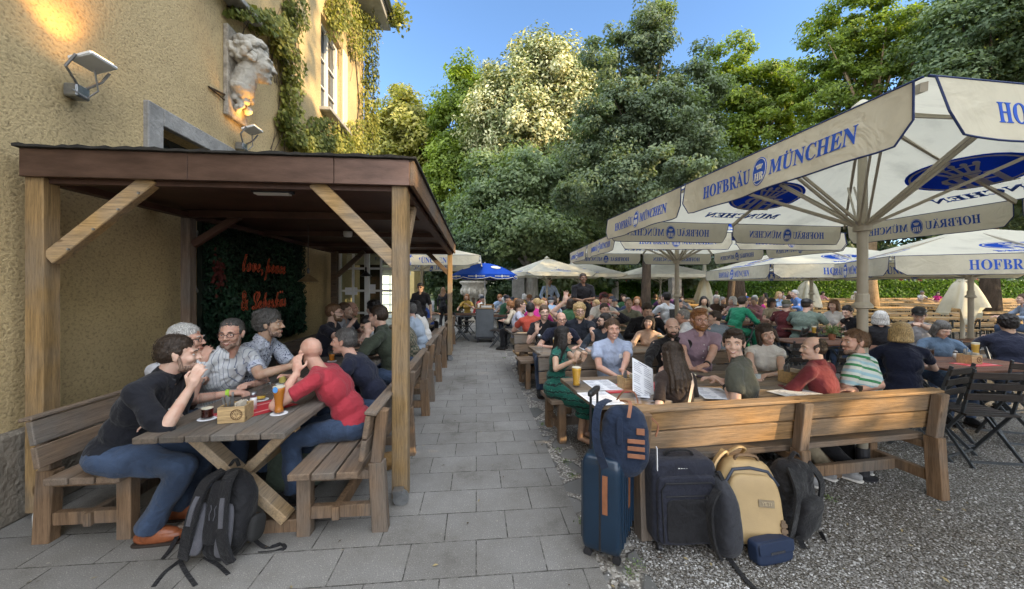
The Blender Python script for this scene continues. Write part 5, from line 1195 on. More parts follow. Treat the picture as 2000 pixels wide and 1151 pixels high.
        if shoe is not False:
            sm = MB(); rr = Matrix((rt, ff, Z3)).transposed(); sm.sbox(an + ff * .055 * s - Z3 * .038 * s, (.092 * s, .265 * s, .075 * s), 2.8, rr, taper=lambda v: (v.x * (1 - .12 * abs(v.y)), v.y, v.z * (1 - .25 * max(0, v.y)))); sm.cap(an + Z3 * .015 * s, an - Z3 * .02 * s, .044 * s, .05 * s, 12); sm.cap(an - Z3 * .005 * s, an + ff * .125 * s - Z3 * .034 * s, .043 * s, .037 * s, 12)
            sh_ = sm.build('shoe', shoe or M_shoeblk, root, smooth=True)
            sm = MB(); sm.sbox(an + ff * .055 * s - Z3 * .072 * s, (.098 * s, .275 * s, .022 * s), 4, rr); sm.build('sole', M_sole if shoe is M_sneak else M('dark_sole', (.03, .02, .015), .8), sh_, smooth=True)
    B.sph(HP - Z3 * .01 * s, (.172 * bd, .140 * s, .12 * s), 16, rot=Matrix((rt, f, Z3)).transposed())
    if skirt: B.cap(HP + rt * .1 * s, HP - rt * .1 * s + f * .1, .13 * s, .13 * s, 12)
    remesh_obj('body', body, SK[skin], root, vox, 3 if lvl < 2 else 2)
    tm = top or cloth('black_tee', (.012, .012, .015)); d_ = [(T_fold, .030 * s), (T_fold2, .005 * s)] if lvl < 2 else [(T_fold, .025)]
    remesh_obj('shirt', T, tm, root, vox * 1.35, 18 if lvl < 2 else 3, d_)
    remesh_obj('skirt' if skirt else 'trousers', B, bottom or M_denim, root, vox * 1.6, 4, d_)
    # --- collar
    if collar:
        m = MB(); n = 20; vs = []; fs = []; ax = (N0 * .0 + u)
        for kk, (rr_, h) in enumerate(((.060, -.012), (.066, .030), (.078, .018), (.088, -.018))):
            for j in range(n + 1):
                g = R(28) + (2 * math.pi - 2 * R(28)) * j / n; c_ = neck0 + u * (.045 + h) * s + fwd * .002 * s; front = max(0, math.cos(g)) 
                vs.append(c_ + (fwd * math.cos(g) + r * math.sin(g)) * rr_ * s - u * front * .035 * s)
        for kk in range(3):
            for j in range(n): fs.append((kk * (n + 1) + j, kk * (n + 1) + j + 1, (kk + 1) * (n + 1) + j + 1, (kk + 1) * (n + 1) + j))
        m.add(vs, fs); m.build('collar', tm, root, smooth=True)
        m = MB()
        for t in (.80, .66, .52, .38): m.sph(sp(t) + fwd * (.126 * bd), .006 * s, 8)
        if lvl == 0: m.build('buttons', M_whiteplastic, root)
    if badge:
        m = MB(); bp_ = sp(.72) + fwd * .128 * bd + r * badge * .085 * s; m.box(bp_, (.078 * s, .004, .05 * s), Rt); m.build('name_sticker', M_paper, root)
    # --- face
    def q(x, y_, z): return Hc + Rh @ (Vector((x, y_, z)) * s)
    hm = HR[hair[1]] if hair else HR['dark']
    if lvl < 2:
        for k in (-1, 1):
            m = MB(); m.sph(q(k * .030, .0755, .001), (.0115 * s, .0088 * s, .0050 * s), 10, 0, Rh); m.sph(q(k * .030, .0805, .001), (.0052 * s, .0045 * s, .0046 * s), 8, 1, Rh); m.build('eye', [M_eye, M_iris], root, smooth=True)
        m = MB()
        for k in (-1, 1): m.tube([q(k * .014, .093, .0215), q(k * .030, .0915, .027), q(k * .046, .078, .021)], [.0030 * s, .0036 * s, .002 * s], 6)
        m.build('eyebrows', HR[brow] if brow else (hm if hair[0] != 'bald' else HR['brown']), root)
        m = MB(); up = .006 if smile else 0
        m.tube([q(-.024, .081, -.061 + up), q(-.012, .0915, -.0655), q(0, .094, -.0668), q(.012, .0915, -.0655), q(.024, .081, -.061 + up)], [.002 * s, .0045 * s, .0052 * s, .0045 * s, .002 * s], 6)
        m.build('mouth', M_lip, root)
        if smile:
            m = MB(); m.tube([q(-.016, .0895, -.062 + up * .4), q(0, .0955, -.0645), q(.016, .0895, -.062 + up * .4)], [.001, .0032 * s, .001], 6); m.build('teeth', M_teeth, root)
    # --- hair
    st = hair[0] if hair else 'bald'; H = MB()
    def el(p, r_): H.sph(q(*p), tuple(k * s for k in r_), 16, rot=Rh)
    if st in ('short', 'curly', 'quiff', 'long', 'bob', 'bun', 'cropped'):
        g = {'curly': .012, 'cropped': -.003, 'bob': .008, 'long': .004}.get(st, .003)
        el((0, -.022, .052), (.077 + g, .092 + g, .071 + g)); el((0, -.042, .016), (.079 + g, .074 + g, .082 + g))
        for k in (-1, 1): el((k * .068, -.008, .025), (.014 + g, .038, .038))
        if st == 'quiff': el((0, .045, .098), (.052, .036, .026)); el((-.02, .02, .105), (.05, .05, .028))
        if st in ('curly',):
            rr = random.Random(int(Hc.x * 1e4) % 999)
            for _ in range(34):
                a, b_ = rr.uniform(0, 6.28), rr.uniform(-.1, 1.4); v = Vector((math.cos(a) * math.cos(b_) * .085, math.sin(a) * math.cos(b_) * .098 - .028, math.sin(b_) * .085 + .04))
                if v.y > .045 and v.z < .075: continue
                el(v, (.018, .018, .016))
    elif st == 'balding':
        el((0, -.046, .004), (.080, .068, .066)); 
        for k in (-1, 1): el((k * .070, -.012, .018), (.012, .040, .032))
        el((0, -.042, .050), (.073, .076, .058))
    elif st == 'thin':
        el((0, -.046, .004), (.080, .069, .07)); el((0, -.036, .052), (.074, .076, .064))
        for k in (-1, 1): el((k * .070, -.010, .02), (.012, .042, .036))
    if st == 'bob':
        for a in range(-5, 6):
            g = math.pi * (1.5 + a * .115); H.cap(q(.078 * math.cos(g), .078 * math.sin(g) - .01, .03), q(.088 * math.cos(g), .088 * math.sin(g) - .008, -.085), .026 * s, .024 * s, 8)
    if st == 'long':
        for a in range(-4, 5):
            g = math.pi * (1.5 + a * .135); p0 = q(.076 * math.cos(g), .074 * math.sin(g) - .012, .02); p1 = q(.086 * math.cos(g), .080 * math.sin(g) - .015, -.10); e = hair[2] if len(hair) > 2 else .26
            if a in (-2, 0, 2): H.cap(q(.055 * math.cos(g), .055 * math.sin(g) - .02, 0), p1 - u * e * .8 * s - fwd * .02 * s, .045 * s, .030 * s, 10)
            p2 = p1 - u * e * s - fwd * .03 * s + r * (.02 * a) * s * .5; H.cap(p0, p1, .026 * s, .026 * s, 8); H.cap(p1, p1.lerp(p2, .5) - fwd * .02 * s, .028 * s, .026 * s, 8); H.cap(p1.lerp(p2, .5) - fwd * .02 * s, p2, .026 * s, .014 * s, 8)
    if st == 'bun': el((0, -.115, .05), (.035, .032, .035))
    if st == 'pony':
        pass
    if H.v: remesh_obj('hair', H, hm, root, vox * (.95 if lvl else 1.0), 5 if st == 'long' else 2, [(T_curl if st == 'curly' else T_hair, (.024 if st == 'curly' else .009) * s)])
    if H.v and lvl == 0 and not cap_:       # loose strands that break the outline
        rs = random.Random(label); SB = MB(); pts = []
        if st in ('short', 'curly', 'quiff', 'cropped', 'thin', 'balding', 'long', 'bob'):
            g2 = {'curly': .016, 'cropped': -.001, 'bob': .010, 'long': .006}.get(st, .005)
            for _ in range(1500):
                d = Vector((rs.gauss(0, 1), rs.gauss(0, 1), rs.gauss(0, 1))).normalized()
                if st in ('thin', 'balding'): c_, rr_ = Vector((0, -.042, .03)), Vector((.078, .076, .072))
                elif rs.random() < .6: c_, rr_ = Vector((0, -.022, .052)), Vector((.077 + g2, .092 + g2, .071 + g2))
                else: c_, rr_ = Vector((0, -.042, .016)), Vector((.079 + g2, .074 + g2, .082 + g2))
                p = c_ + Vector((d.x * rr_.x, d.y * rr_.y, d.z * rr_.z))
                if p.z < -.05 or (p.y > .03 and p.z < .072) or (p.y > -.02 and p.z < -.01): continue
                t = Vector((d.x * .5 + rs.gauss(0, .4), -.5 + d.y * .3 + rs.gauss(0, .4), -.6)) if st != 'curly' else Vector((rs.gauss(0, 1), rs.gauss(0, 1), rs.gauss(0, 1)))
                if st == 'quiff' and p.z > .09: t = Vector((-.6, .2, .3)) + Vector((rs.gauss(0, .3), rs.gauss(0, .3), 0))
                t = (t - d * t.dot(d) * .9).normalized(); ln = rs.uniform(.012, .026); w_ = t.cross(d).normalized() * .0011
                pts.append([Hc + Rh @ (v * s) for v in (p - w_, p + w_, p + t * ln * .6 + d * .003 + w_ * .7, p + t * ln + d * rs.uniform(-.001, .005))])
        for q4 in pts: SB.add(q4, [(0, 1, 2, 3)])
        if SB.v: SB.build('hair_strands', hm, root)
    if beard and lvl < 2:
        Bd = MB(); g = {'full': .006, 'stubble': .0005, 'thick': .011}[beard[0]]
        Bd.sph(q(0, .034, -.078), ((.048 + g) * s, (.050 + g) * s, (.036 + g) * s), 16, rot=Rh); Bd.sph(q(0, .072, -.098), ((.02 + g) * s, (.02 + g) * s, (.018 + g) * s), 12, rot=Rh)
        for k in (-1, 1): Bd.cap(q(k * .052, .03, -.085), q(k * .064, .012, -.02), (.012 + g) * s, (.011 + g) * s, 8)
        Bd.cap(q(-.022, .083, -.050), q(.022, .083, -.050), (.0068 + g * .3) * s, (.0068 + g * .3) * s, 8); remesh_obj('beard', Bd, HR[beard[1]] if beard[0] != 'stubble' else HR['shadow'], root, vox * .85, 1, [(T_hair, .006)])
    if glasses and lvl < 2:
        m = MB(); gm = M_black if glasses != 'thin' else M_dksteel; gr_ = .0022 if glasses != 'thin' else .0013
        for k in (-1, 1):
            m.tube([q(k * .031 + .0235 * math.cos(a), .098 - abs(.2 * math.cos(a) * .02), .000 + .0165 * math.sin(a)) for a in [i * math.pi / 7 for i in range(14)]], gr_ * s, 5, closed=True); m.tube([q(k * .0545, .097, .006), q(k * .074, .06, .008), q(k * .079, .0, .006)], gr_ * s, 5)
        m.tube([q(-.008, .101, .004), q(.008, .101, .004)], gr_ * s, 5); m.build('glasses', gm, root)
        if glasses == 'sun':
            m = MB()
            for k in (-1, 1): oval(m, q(k * .031, .098, 0), Rh @ Vector((1, 0, 0)), Rh @ Vector((0, 0, 1)), .023 * s, .016 * s, .002, n=14)
            m.build('lenses', M_black, root)
    if cap_:
        m = MB(); m.sph(q(0, -.02, .06), (.086 * s, .104 * s, .068 * s), 16, rot=Rh)
        if cap_[0] == 'cap': m.sph(q(0, .095, .062), (.062 * s, .058 * s, .008 * s), 14, rot=Rh)
        elif cap_[0] == 'hat': m.sph(q(0, -.005, .042), (.165 * s, .175 * s, .010 * s), 20, rot=Rh)
        m.build('cap' if cap_[0] != 'hat' else 'hat', cap_[1], root, smooth=True)
    if extra: extra(root, dict(Hc=Hc, q=q, Rh=Rh, sp=sp, fwd=fwd, r=r, u=u, s=s, arms=SHs, HP=HP, f=f, rt=rt, N0=N0, O=O, bd=bd, sh=sh))
    return root
def wrist_band(side, m, name='wristwatch', w=.022, face=False):
    def fn(root, d):
        E, Wr, hd, k = d['arms'][0 if side < 0 else 1]; ax = (Wr - E).normalized(); c_ = Wr - ax * .03 * d['s']; mb = MB(); mb.tube([c_ - ax * w / 2, c_ + ax * w / 2], .0335 * d['s'], 14)
        if face: mb.box(c_ + Vector((0, -.02, .02)), (.03, .03, .03))
        mb.build(name, m, root)
    return fn

# ------------------------------------------------------------------ the people one can tell apart
def PW(u, v, z): return W(u, v, z)
cl = cloth
YT = 84.6          # facing across the path towards the right
GY = -10.6         # facing away from the lens on the golden bench
# --- under the pergola, wall side
person('man in a black shirt at the bench end, brown leather shoes, hand at his chin', P(349, 692, 2.50), 80, lean=30, hy=58, hp=-4, hair=('short', 'dark'), top=cl('black_linen', (.012, .013, .018), var=.2), sleeve=1.15, shoe=M_shoe, collar=True, broad=1.08,
       arms=((P(322, 815, 2.46), 'relax', (-.2, .3, -1), (-.8, -.5, -.25)), (P(372, 758, 2.34), 'rest', (-.5, -.4, -1), (.35, .1, 1))), smile=False, beard=('stubble', 'dark'), bottom=M_denim, footoff=(0, -.17))
person('white haired man with glasses beside the man in black, hand over his mouth', P(366, 664, 2.93), YT, lean=22, hy=75, hair=('short', 'silver'), glasses='dark', top=cl('grey_tee', (.38, .38, .40)), arms=((P(400, 745, 3.0), 'rest'), (P(394, 712, 2.95), 'rest', None, (.2, .2, 1))), smile=False, skin='ruddy')
person('smiling man in a white pinstriped shirt with dark glasses', P(452, 652, 3.12), 112, lean=14, hy=166, hp=-3, hair=('cropped', 'darkgrey'), glasses='dark', skin='ruddy', collar=True,
       top=cl('pinstripe', (.66, .68, .72), kind='stripe_v', c2=[(0, (.66, .68, .70)), (.7, (.25, .28, .36)), (.84, (.66, .68, .70))], sc_=55), arms=((P(486, 752, 3.15), 'fist'), (P(455, 768, 2.95), 'fist', None, (1, .1, 0))), beard=('stubble', 'darkgrey'),
       extra=wrist_band(1, M('lime_band', (.35, .6, .05)), 'wristband'))
person('grey curly haired man in a blue flowered shirt below the neon slogan', P(527, 633, 3.62), YT, lean=22, hy=78, hair=('curly', 'darkgrey'), skin='olive', collar=True, beard=('stubble', 'darkgrey'), smile=False,
       top=cl('floral', (.55, .58, .66), kind='print', c2=(.10, .12, .20)), sleeve=.8, arms=((P(588, 700, 3.65), 'relax'), (P(580, 712, 3.4), 'relax')))
# --- pergola, path side
person('bald bearded man in a red tee leaning on the table, back to the lens', P(606, 688, 2.92), -97, lean=32, hy=-52, hp=-6, hair=('bald', 'black'), beard=('thick', 'black'), glasses='thin', skin='ruddy', broad=1.1,
       top=cl('red_tee', (.36, .035, .05), var=.1), sleeve=.62, arms=((P(580, 728, 2.72), 'rest', (.35, -.3, -1), (-.1, .2, 1)), (P(575, 740, 3.05), 'rest')), bottom=M_denim, smile=False)
person('grey haired man in a navy shirt seen in profile behind the man in red', P(671, 667, 3.42), -97, lean=30, hy=-97, hair=('short', 'darkgrey'), skin='ruddy', top=cl('navy_shirt', (.015, .018, .035)), sleeve=1.8, arms=((P(638, 735, 3.3), 'rest'), (P(640, 725, 3.6), 'rest')), smile=False, collar=False)
person('dark haired man in an olive shirt with his hand on his chin', P(738, 618, 4.55), -100, lean=12, hy=-88, hp=-6, hair=('short', 'dark'), top=cl('olive_shirt', (.045, .055, .038)), sleeve=1.8, collar=True, arms=((P(718, 655, 4.35), 'rest', None, (0, 0, 1)), (P(700, 690, 4.7), 'rest')), smile=False, lvl=1)
# --- second pergola table
person('brown bearded man in a dark tee sitting against the wall below the pendant', P(654, 611, 5.3), YT, lean=14, hy=84, hair=('short', 'chestnut'), beard=('full', 'chestnut'), glasses='dark', top=cl('dark_tee', (.02, .02, .03)), arms=((.2, .42, .33, 'rest'), (P(685, 634, 5.2), 'relax')), smile=False, lvl=1)
person('man in a grey tee, second along the wall side of the far pergola table', P(675, 607, 5.9), YT, lean=14, hy=95, hair=('short', 'brown'), top=cl('grey_tee', (.38, .38, .40)), lvl=1, smile=False, beard=('stubble', 'brown'))
person('bald man in black, third along the wall side of the far pergola table', P(688, 604, 6.5), YT, lean=12, hy=100, hair=('bald', 'dark'), top=cl('dark_tee', (.02, .02, .03)), lvl=1, skin='ruddy')
person('black haired man with glasses bowing over the far pergola table', P(716, 634, 5.1), -125, lean=26, hy=-150, hp=-28, hair=('short', 'black'), glasses='dark', skin='olive', top=cl('pale_tee', (.5, .52, .56)), lvl=1, smile=False)
person('dark haired guest behind the bowing man under the pergola', P(728, 603, 6.1), -95, lean=10, hy=-60, hair=('curly', 'black'), top=cl('dark_tee', (.02, .02, .03)), lvl=1, smile=False)
person('guest in a checked shirt half hidden by the front pergola post', P(786, 622, 5.55), -95, lean=14, hy=-80, hair=('short', 'brown'), top=cl('check', (.20, .17, .12), kind='check', c2=(.06, .07, .05)), sleeve=1.8, lvl=1, smile=False)
person('guest in a pale blue sweater just right of the front pergola post', P(800, 606, 6.4), -95, lean=16, hy=-90, hair=('short', 'darkgrey'), top=cl('paleblue_sweater', (.36, .43, .52)), sleeve=1.9, lvl=1, smile=False, broad=1.12)
person('long haired woman in a white top beyond the pale blue sweater', P(811, 600, 7.4), -92, lean=18, hy=-60, fem=True, hair=('long', 'black', .12), top=cl('white_top', (.68, .66, .62)), sleeve=1.6, lvl=1, smile=False)
# --- first table right of the path, far side
def clasp(root, d):
    E, Wr, hd, k = d['arms'][1]; mb = MB(); c_ = Wr - hd * .03; mb.tube([c_ + (Wr - E).normalized() * .004 - (Wr - E).normalized() * .01, c_], .030, 12); mb.build('bracelet', M_brass, root)
person('woman with long black hair in a green patterned dress, hands raised together', P(1101, 656, 4.02), 120, lean=8, hy=80, hp=2, fem=True, hair=('long', 'black', .22), skin='tan', smile=False, shoe=False, legs='sit', skirt=True, footoff=(-.04, -.06),
       top=cl('green_dress', (.012, .10, .075), kind='bands', c2=(.012, .02, .02), c3=(.05, .22, .16)), bottom=cl('green_dress', (.012, .10, .075)), sleeve=.35, arms=((P(1139, 702, 3.75), 'fist', None, (.3, -.1, 1)), (P(1124, 703, 3.65), 'fist', None, (.3, -.1, 1))), extra=clasp)
def tee_print(root, d): pass
person('smiling man in a pale blue tee with a name sticker', P(1197, 643, 4.10), 176, lean=4, hy=182, hair=('short', 'brown'), top=cl('paleblue_tee', (.36, .42, .56), var=.1), badge=-1, broad=1.08, arms=((P(1213, 737, 3.62), 'relax', None, (.4, -.6, -.1)), (P(1205, 736, 3.75), 'relax', None, (1, -.3, -.1))), skin='ruddy')
person('shaven headed man with a goatee in a black jacket', P(1313, 640, 4.25), 178, lean=0, hy=192, hp=-2, hair=('bald', 'stubble'), beard=('full', 'dark'), top=cl('black_jacket', (.012, .011, .012)), sleeve=1.9, broad=1.12, collar=True, arms=((P(1290, 728, 3.9), 'rest'), (P(1262, 728, 3.85), 'rest')), smile=False)
person('red bearded man in a lilac shirt with glasses and a name sticker', P(1367, 625, 4.30), 180, lean=3, hy=184, hair=('quiff', 'ginger'), beard=('full', 'ginger'), glasses='thin', top=cl('lilac_shirt', (.30, .21, .26), var=.1), collar=True, badge=-1, broad=1.1, arms=((P(1375, 727, 3.85), 'relax', None, (-.7, -.4, 0)), (P(1352, 728, 3.8), 'relax', None, (.6, -.4, 0))), extra=wrist_band(-1, M_black), skin='ruddy')
person('brown haired woman in a white blouse at the far right of the menu table', P(1497, 654, 3.85), 195, lean=10, hy=196, ht=14, hair=('bob', 'dark'), fem=True, top=cl('white_blouse', (.62, .60, .56), var=.12), sleeve=.28, arms=((P(1500, 733, 3.6), 'rest'), (P(1478, 735, 3.5), 'rest')))
# --- golden bench, backs to the lens
def bag_strap(root, d):
    mb = MB(); sp, r_, fw, bd = d['sp'], d['r'], d['fwd'], d['bd']; mb.ribbon([sp(.98) + r_ * .12 * bd - fw * .06, sp(.80) + r_ * .07 * bd - fw * .118 * bd, sp(.5) - r_ * .02 * bd - fw * .135 * bd, sp(.25) - r_ * .09 * bd - fw * .12 * bd, sp(.1) - r_ * .14 * bd - fw * .07], .022, .004, r_); mb.build('bag_strap', M('pale_strap', (.55, .42, .33), .6), root)
person('woman with long dark hair seen from behind holding up a menu', P(1311, 694, 2.98), GY - 6, lean=10, hy=-22, hp=-14, fem=True, hair=('long', 'dark', .22), top=cl('dark_brown_blouse', (.035, .024, .02)), sleeve=.75, skin='fair', arms=((P(1277, 778, 2.98), 'hold', (-.3, -.3, -1), (-.4, .5, -.2)), (P(1330, 752, 3.12), 'rest', (.2, -.3, -1))), extra=bag_strap)
person('young man in a dark green tee turning round to smile at the lens', P(1433, 671, 3.02), -48, lean=6, hy=-146, hp=0, hair=('quiff', 'dark'), top=cl('green_tee', (.075, .078, .062), var=.12), arms=((P(1418, 752, 3.0), 'rest', (-.2, -.7, -.8), (-.5, .6, .5)), (P(1398, 742, 3.25), 'rest')), extra=wrist_band(-1, M_black, face=True), bottom=M_khaki, shoe=M_sneak, footoff=(0, -.32))
person('balding man in a maroon shirt looking left on the golden bench', P(1587, 681, 3.16), -28, lean=10, hy=-76, hair=('balding', 'dark'), top=cl('maroon_shirt', (.16, .03, .035), var=.15), sleeve=1.85, collar=True, arms=((P(1518, 755, 3.35), 'relax'), (P(1560, 752, 3.5), 'rest')), smile=False, bottom=M_khaki, shoe=M_sneak, footoff=(.02, -.34))
person('man in a green, white and blue striped polo shirt with a smartwatch', P(1669, 668, 3.22), -30, lean=6, hy=-84, hair=('short', 'chestnut'), beard=('stubble', 'chestnut'), collar=True, broad=1.08, skin='ruddy',
       top=cl('striped_polo', (.55, .68, .66), kind='stripe_h', c2=[(0, (.05, .24, .10)), (.22, (.62, .68, .64)), (.45, (.35, .55, .62)), (.72, (.62, .66, .62))], sc_=10.5), arms=((P(1640, 752, 3.3), 'rest'), (P(1668, 762, 3.05), 'rest', (1, -.7, -.45), (-1, .2, 0))), extra=wrist_band(1, M_black, face=True), bottom=M_blktr, shoe=M_sneak, footoff=(0, -.34))
# --- second table
person('young man in a black tee waving, name sticker on his chest', P(1063, 611, 5.95), 176, lean=2, hy=176, hair=('short', 'brown'), glasses='thin', top=cl('black_tee', (.012, .012, .015)), badge=-1, arms=((.2, .42, .33, 'rest'), (P(1049, 648, 5.7), 'open', (-.5, .2, -1), (.0, 0, 1), (0, -1, 0))), lvl=1)
person('balding man with glasses behind the woman in the green dress', P(1096, 625, 5.5), 178, lean=20, hy=178, hair=('balding', 'dark'), glasses='dark', top=cl('navy_shirt', (.015, .018, .035)), lvl=1, skin='ruddy', smile=False)
person('blond bearded man with glasses and dark shirt, one arm stretched high', P(1132, 608, 5.8), 178, lean=2, hy=180, hair=('curly', 'blond'), glasses='dark', beard=('full', 'blond'), collar=True, top=cl('dark_shirt', (.02, .024, .035)), arms=((P(1158, 662, 5.3), 'fist', None, (0, -.2, 1)), (P(1104, 588, 5.75), 'open', (-.6, .3, -.6), (.1, 0, 1), (0, -1, 0))), lvl=1)
person('man with heavy black glasses in profile behind the pale blue tee', P(1180, 627, 5.3), 200, lean=10, hy=-98, ht=0, hair=('short', 'black'), glasses='sun', beard=('full', 'black'), top=cl('slate_shirt', (.03, .04, .055)), sleeve=1.8, lvl=1)
person('man shading his eyes with a raised hand', P(1181, 606, 6.5), 180, lean=2, hy=180, hair=('short', 'dark'), top=cl('dark_jacket', (.02, .02, .028)), sleeve=1.85, arms=((P(1205, 612, 6.2), 'relax', (1, .2, -.4), (-1, 0, .3)), (.2, .4, .33, 'rest')), lvl=1)
person('smiling brunette in a peach cardigan tilting her head back', P(1267, 631, 5.5), 205, lean=2, hy=208, hp=14, ht=-10, fem=True, hair=('bob', 'dark'), top=cl('peach_knit', (.52, .36, .27)), sleeve=1.8, lvl=1)
person('large man in black with his head bowed behind the brunette', P(1264, 606, 6.5), 182, lean=16, hy=176, hp=-25, hair=('short', 'dark'), top=cl('black_tee', (.012, .012, .015)), sleeve=1.7, broad=1.25, lvl=1, smile=False)
person('grey haired man in a white shirt turned away behind the shaven head', P(1333, 618, 6.0), -60, lean=12, hy=-70, hair=('short', 'grey'), top=cl('white_shirt', (.66, .67, .70)), collar=True, lvl=1, skin='ruddy', smile=False, broad=1.1)
person('dark haired man in a grey blue shirt with his back half turned', P(1395, 621, 5.9), -25, lean=14, hy=-70, hair=('short', 'dark'), top=cl('greyblue_shirt', (.16, .19, .22)), sleeve=.7, lvl=1, smile=False, broad=1.15)
# --- third table
person('man in a pale shirt and khaki trousers sitting sideways by the path', P(1017, 596, 7.6), 95, lean=4, hy=84, hair=('short', 'brown'), glasses='dark', top=cl('lavender_shirt', (.46, .47, .56)), sleeve=1.8, bottom=M_khaki, lvl=1, smile=False)
person('black haired man in an orange red shirt with his back to us', P(1036, 604, 7.0), GY, lean=4, hy=10, hair=('short', 'black'), top=cl('orange_red_shirt', (.42, .07, .045)), lvl=1, smile=False, broad=1.05)
person('person with red curly hair and a dark cap in the third row', P(1180, 585, 8.2), 180, lean=5, hy=180, hair=('curly', 'henna'), cap_=('cap', M_black), top=cl('white_top', (.68, .66, .62)), lvl=1, smile=False)
person('man in an olive grey shirt with shadowed face in the third row', P(1228, 594, 8.4), 182, lean=3, hy=190, hair=('cropped', 'chestnut'), skin='tan', top=cl('sage_shirt', (.19, .19, .14)), collar=True, sleeve=1.7, lvl=1, smile=False, broad=1.1)
def back_print(root, d):
    mb = MB(); c_ = d['sp'](.66) - d['fwd'] * .128 * d['bd']; rot = Matrix((d['r'], d['fwd'], d['u'])).transposed(); mb.box(c_, (.17, .006, .2), rot); o = mb.build('back_print', M('print_ink', (.05, .05, .05), .8, .5, 30), root)
person('guest in a white tee with a dark square print on the back', P(1300, 582, 8.9), -20, lean=4, hy=-30, hair=('short', 'black'), top=cl('white_tee', (.62, .65, .70)), lvl=1, smile=False, extra=back_print)
# --- folding tables on the right
person('blonde woman in a dark blue tee with her back to us', P(1758, 650, 3.95), 32, lean=8, hy=20, fem=True, hair=('bob', 'blond'), top=cl('dark_blue_tee', (.01, .013, .03)), broad=1.2, lvl=1, smile=False, arms=((.2, .42, .33, 'rest'), (.22, .45, .33, 'rest')), bottom=M_ddenim)
person('grey blonde woman in a denim blue blouse looking down at the table', P(1840, 644, 4.65), 192, lean=12, hy=188, hp=-25, fem=True, hair=('bob', 'darkgrey'), top=cl('blue_blouse', (.09, .14, .21)), broad=1.3, sleeve=.9, lvl=1, smile=False)
person('man in a black cap and pale tank top with both hands at his mouth', P(1795, 616, 5.9), 215, lean=22, hy=225, hp=-22, hair=('cropped', 'dark'), cap_=('cap', M_black), top=cl('pale_vest', (.40, .40, .42)), sleeve=.2, arms=((P(1790, 632, 5.55), 'fist', (.6, 0, -1)), (P(1785, 634, 5.6), 'fist', (-.6, 0, -1))), lvl=1, smile=False)
person('person with a big dark curly head in a navy top near the right edge', P(1968, 632, 4.7), 25, lean=8, hy=35, hair=('curly', 'black'), top=cl('navy_shirt', (.015, .018, .035)), sleeve=1.6, broad=1.3, lvl=1, smile=False, skin='tan')
person('grey haired person in black behind the near umbrella pole', P(1719, 622, 5.6), 30, lean=4, hy=30, hair=('bob', 'silver'), top=cl('black_tee', (.012, .012, .015)), lvl=1, smile=False)
person('woman with wavy light hair in a white blouse facing left', P(1628, 597, 8.0), -105, lean=5, hy=-110, fem=True, hair=('bob', 'chestnut'), top=cl('white_top', (.68, .66, .62)), lvl=1, broad=1.15)
person('woman with dark tied hair and black sleeveless top bending over her plate', P(1655, 609, 7.2), -95, lean=26, hy=-105, hp=-20, fem=True, hair=('bun', 'black'), top=cl('black_tee', (.012, .012, .015)), sleeve=.15, lvl=1, smile=False)
person('heavy man in a black cap and grey green tee seen from behind', P(1577, 596, 7.7), 62, lean=14, hy=75, hair=('cropped', 'dark'), cap_=('cap', M_black), top=cl('sage_tee', (.13, .17, .14)), broad=1.3, lvl=1, smile=False)
person('man in an olive cap and maroon shirt seen from behind', P(1537, 597, 8.2), 50, lean=10, hy=62, hair=('cropped', 'grey'), cap_=('cap', M('olive_cap', (.12, .12, .08))), top=cl('maroon_tee', (.09, .018, .02)), broad=1.15, lvl=1, smile=False)
person('woman in a wide dark hat and beige blouse', P(1508, 592, 9.6), 180, lean=4, hy=176, fem=True, hair=('bob', 'dark'), cap_=('hat', M('hat_felt', (.03, .025, .02))), top=cl('beige_blouse', (.36, .31, .22)), lvl=1)
person('person in a bright green overall leaning to the table', P(1452, 590, 8.9), 72, lean=26, hy=78, hair=('short', 'dark'), top=cl('green_overall', (.015, .17, .09)), sleeve=1.8, bottom=cl('green_overall', (.015, .17, .09)), lvl=1, smile=False, footoff=(0, .1))
person('white haired woman resting her cheek on her hand', P(1430, 588, 10.6), -110, lean=10, hy=-100, fem=True, hair=('bob', 'silver'), top=cl('rose_top', (.42, .28, .26)), sleeve=.3, lvl=1, smile=False)
person('blonde woman in a pale blue blouse among the beer tables', P(1522, 577, 13.6), 178, lean=4, hy=178, fem=True, hair=('long', 'blond', .1), top=cl('skyblue_blouse', (.28, .40, .58)), lvl=1)
person('white haired man in a blue shirt among the beer tables', P(1551, 574, 13.2), -80, lean=14, hy=-85, hair=('short', 'silver'), top=cl('blue_shirt', (.13, .24, .52)), sleeve=1.7, lvl=1, smile=False)
person('grey haired man in a pale blue shirt at the right edge', P(1998, 584, 9.6), -60, lean=10, hy=-60, hair=('short', 'brown'), top=cl('steelblue_shirt', (.26, .32, .42)), sleeve=1.6, lvl=1, smile=False)
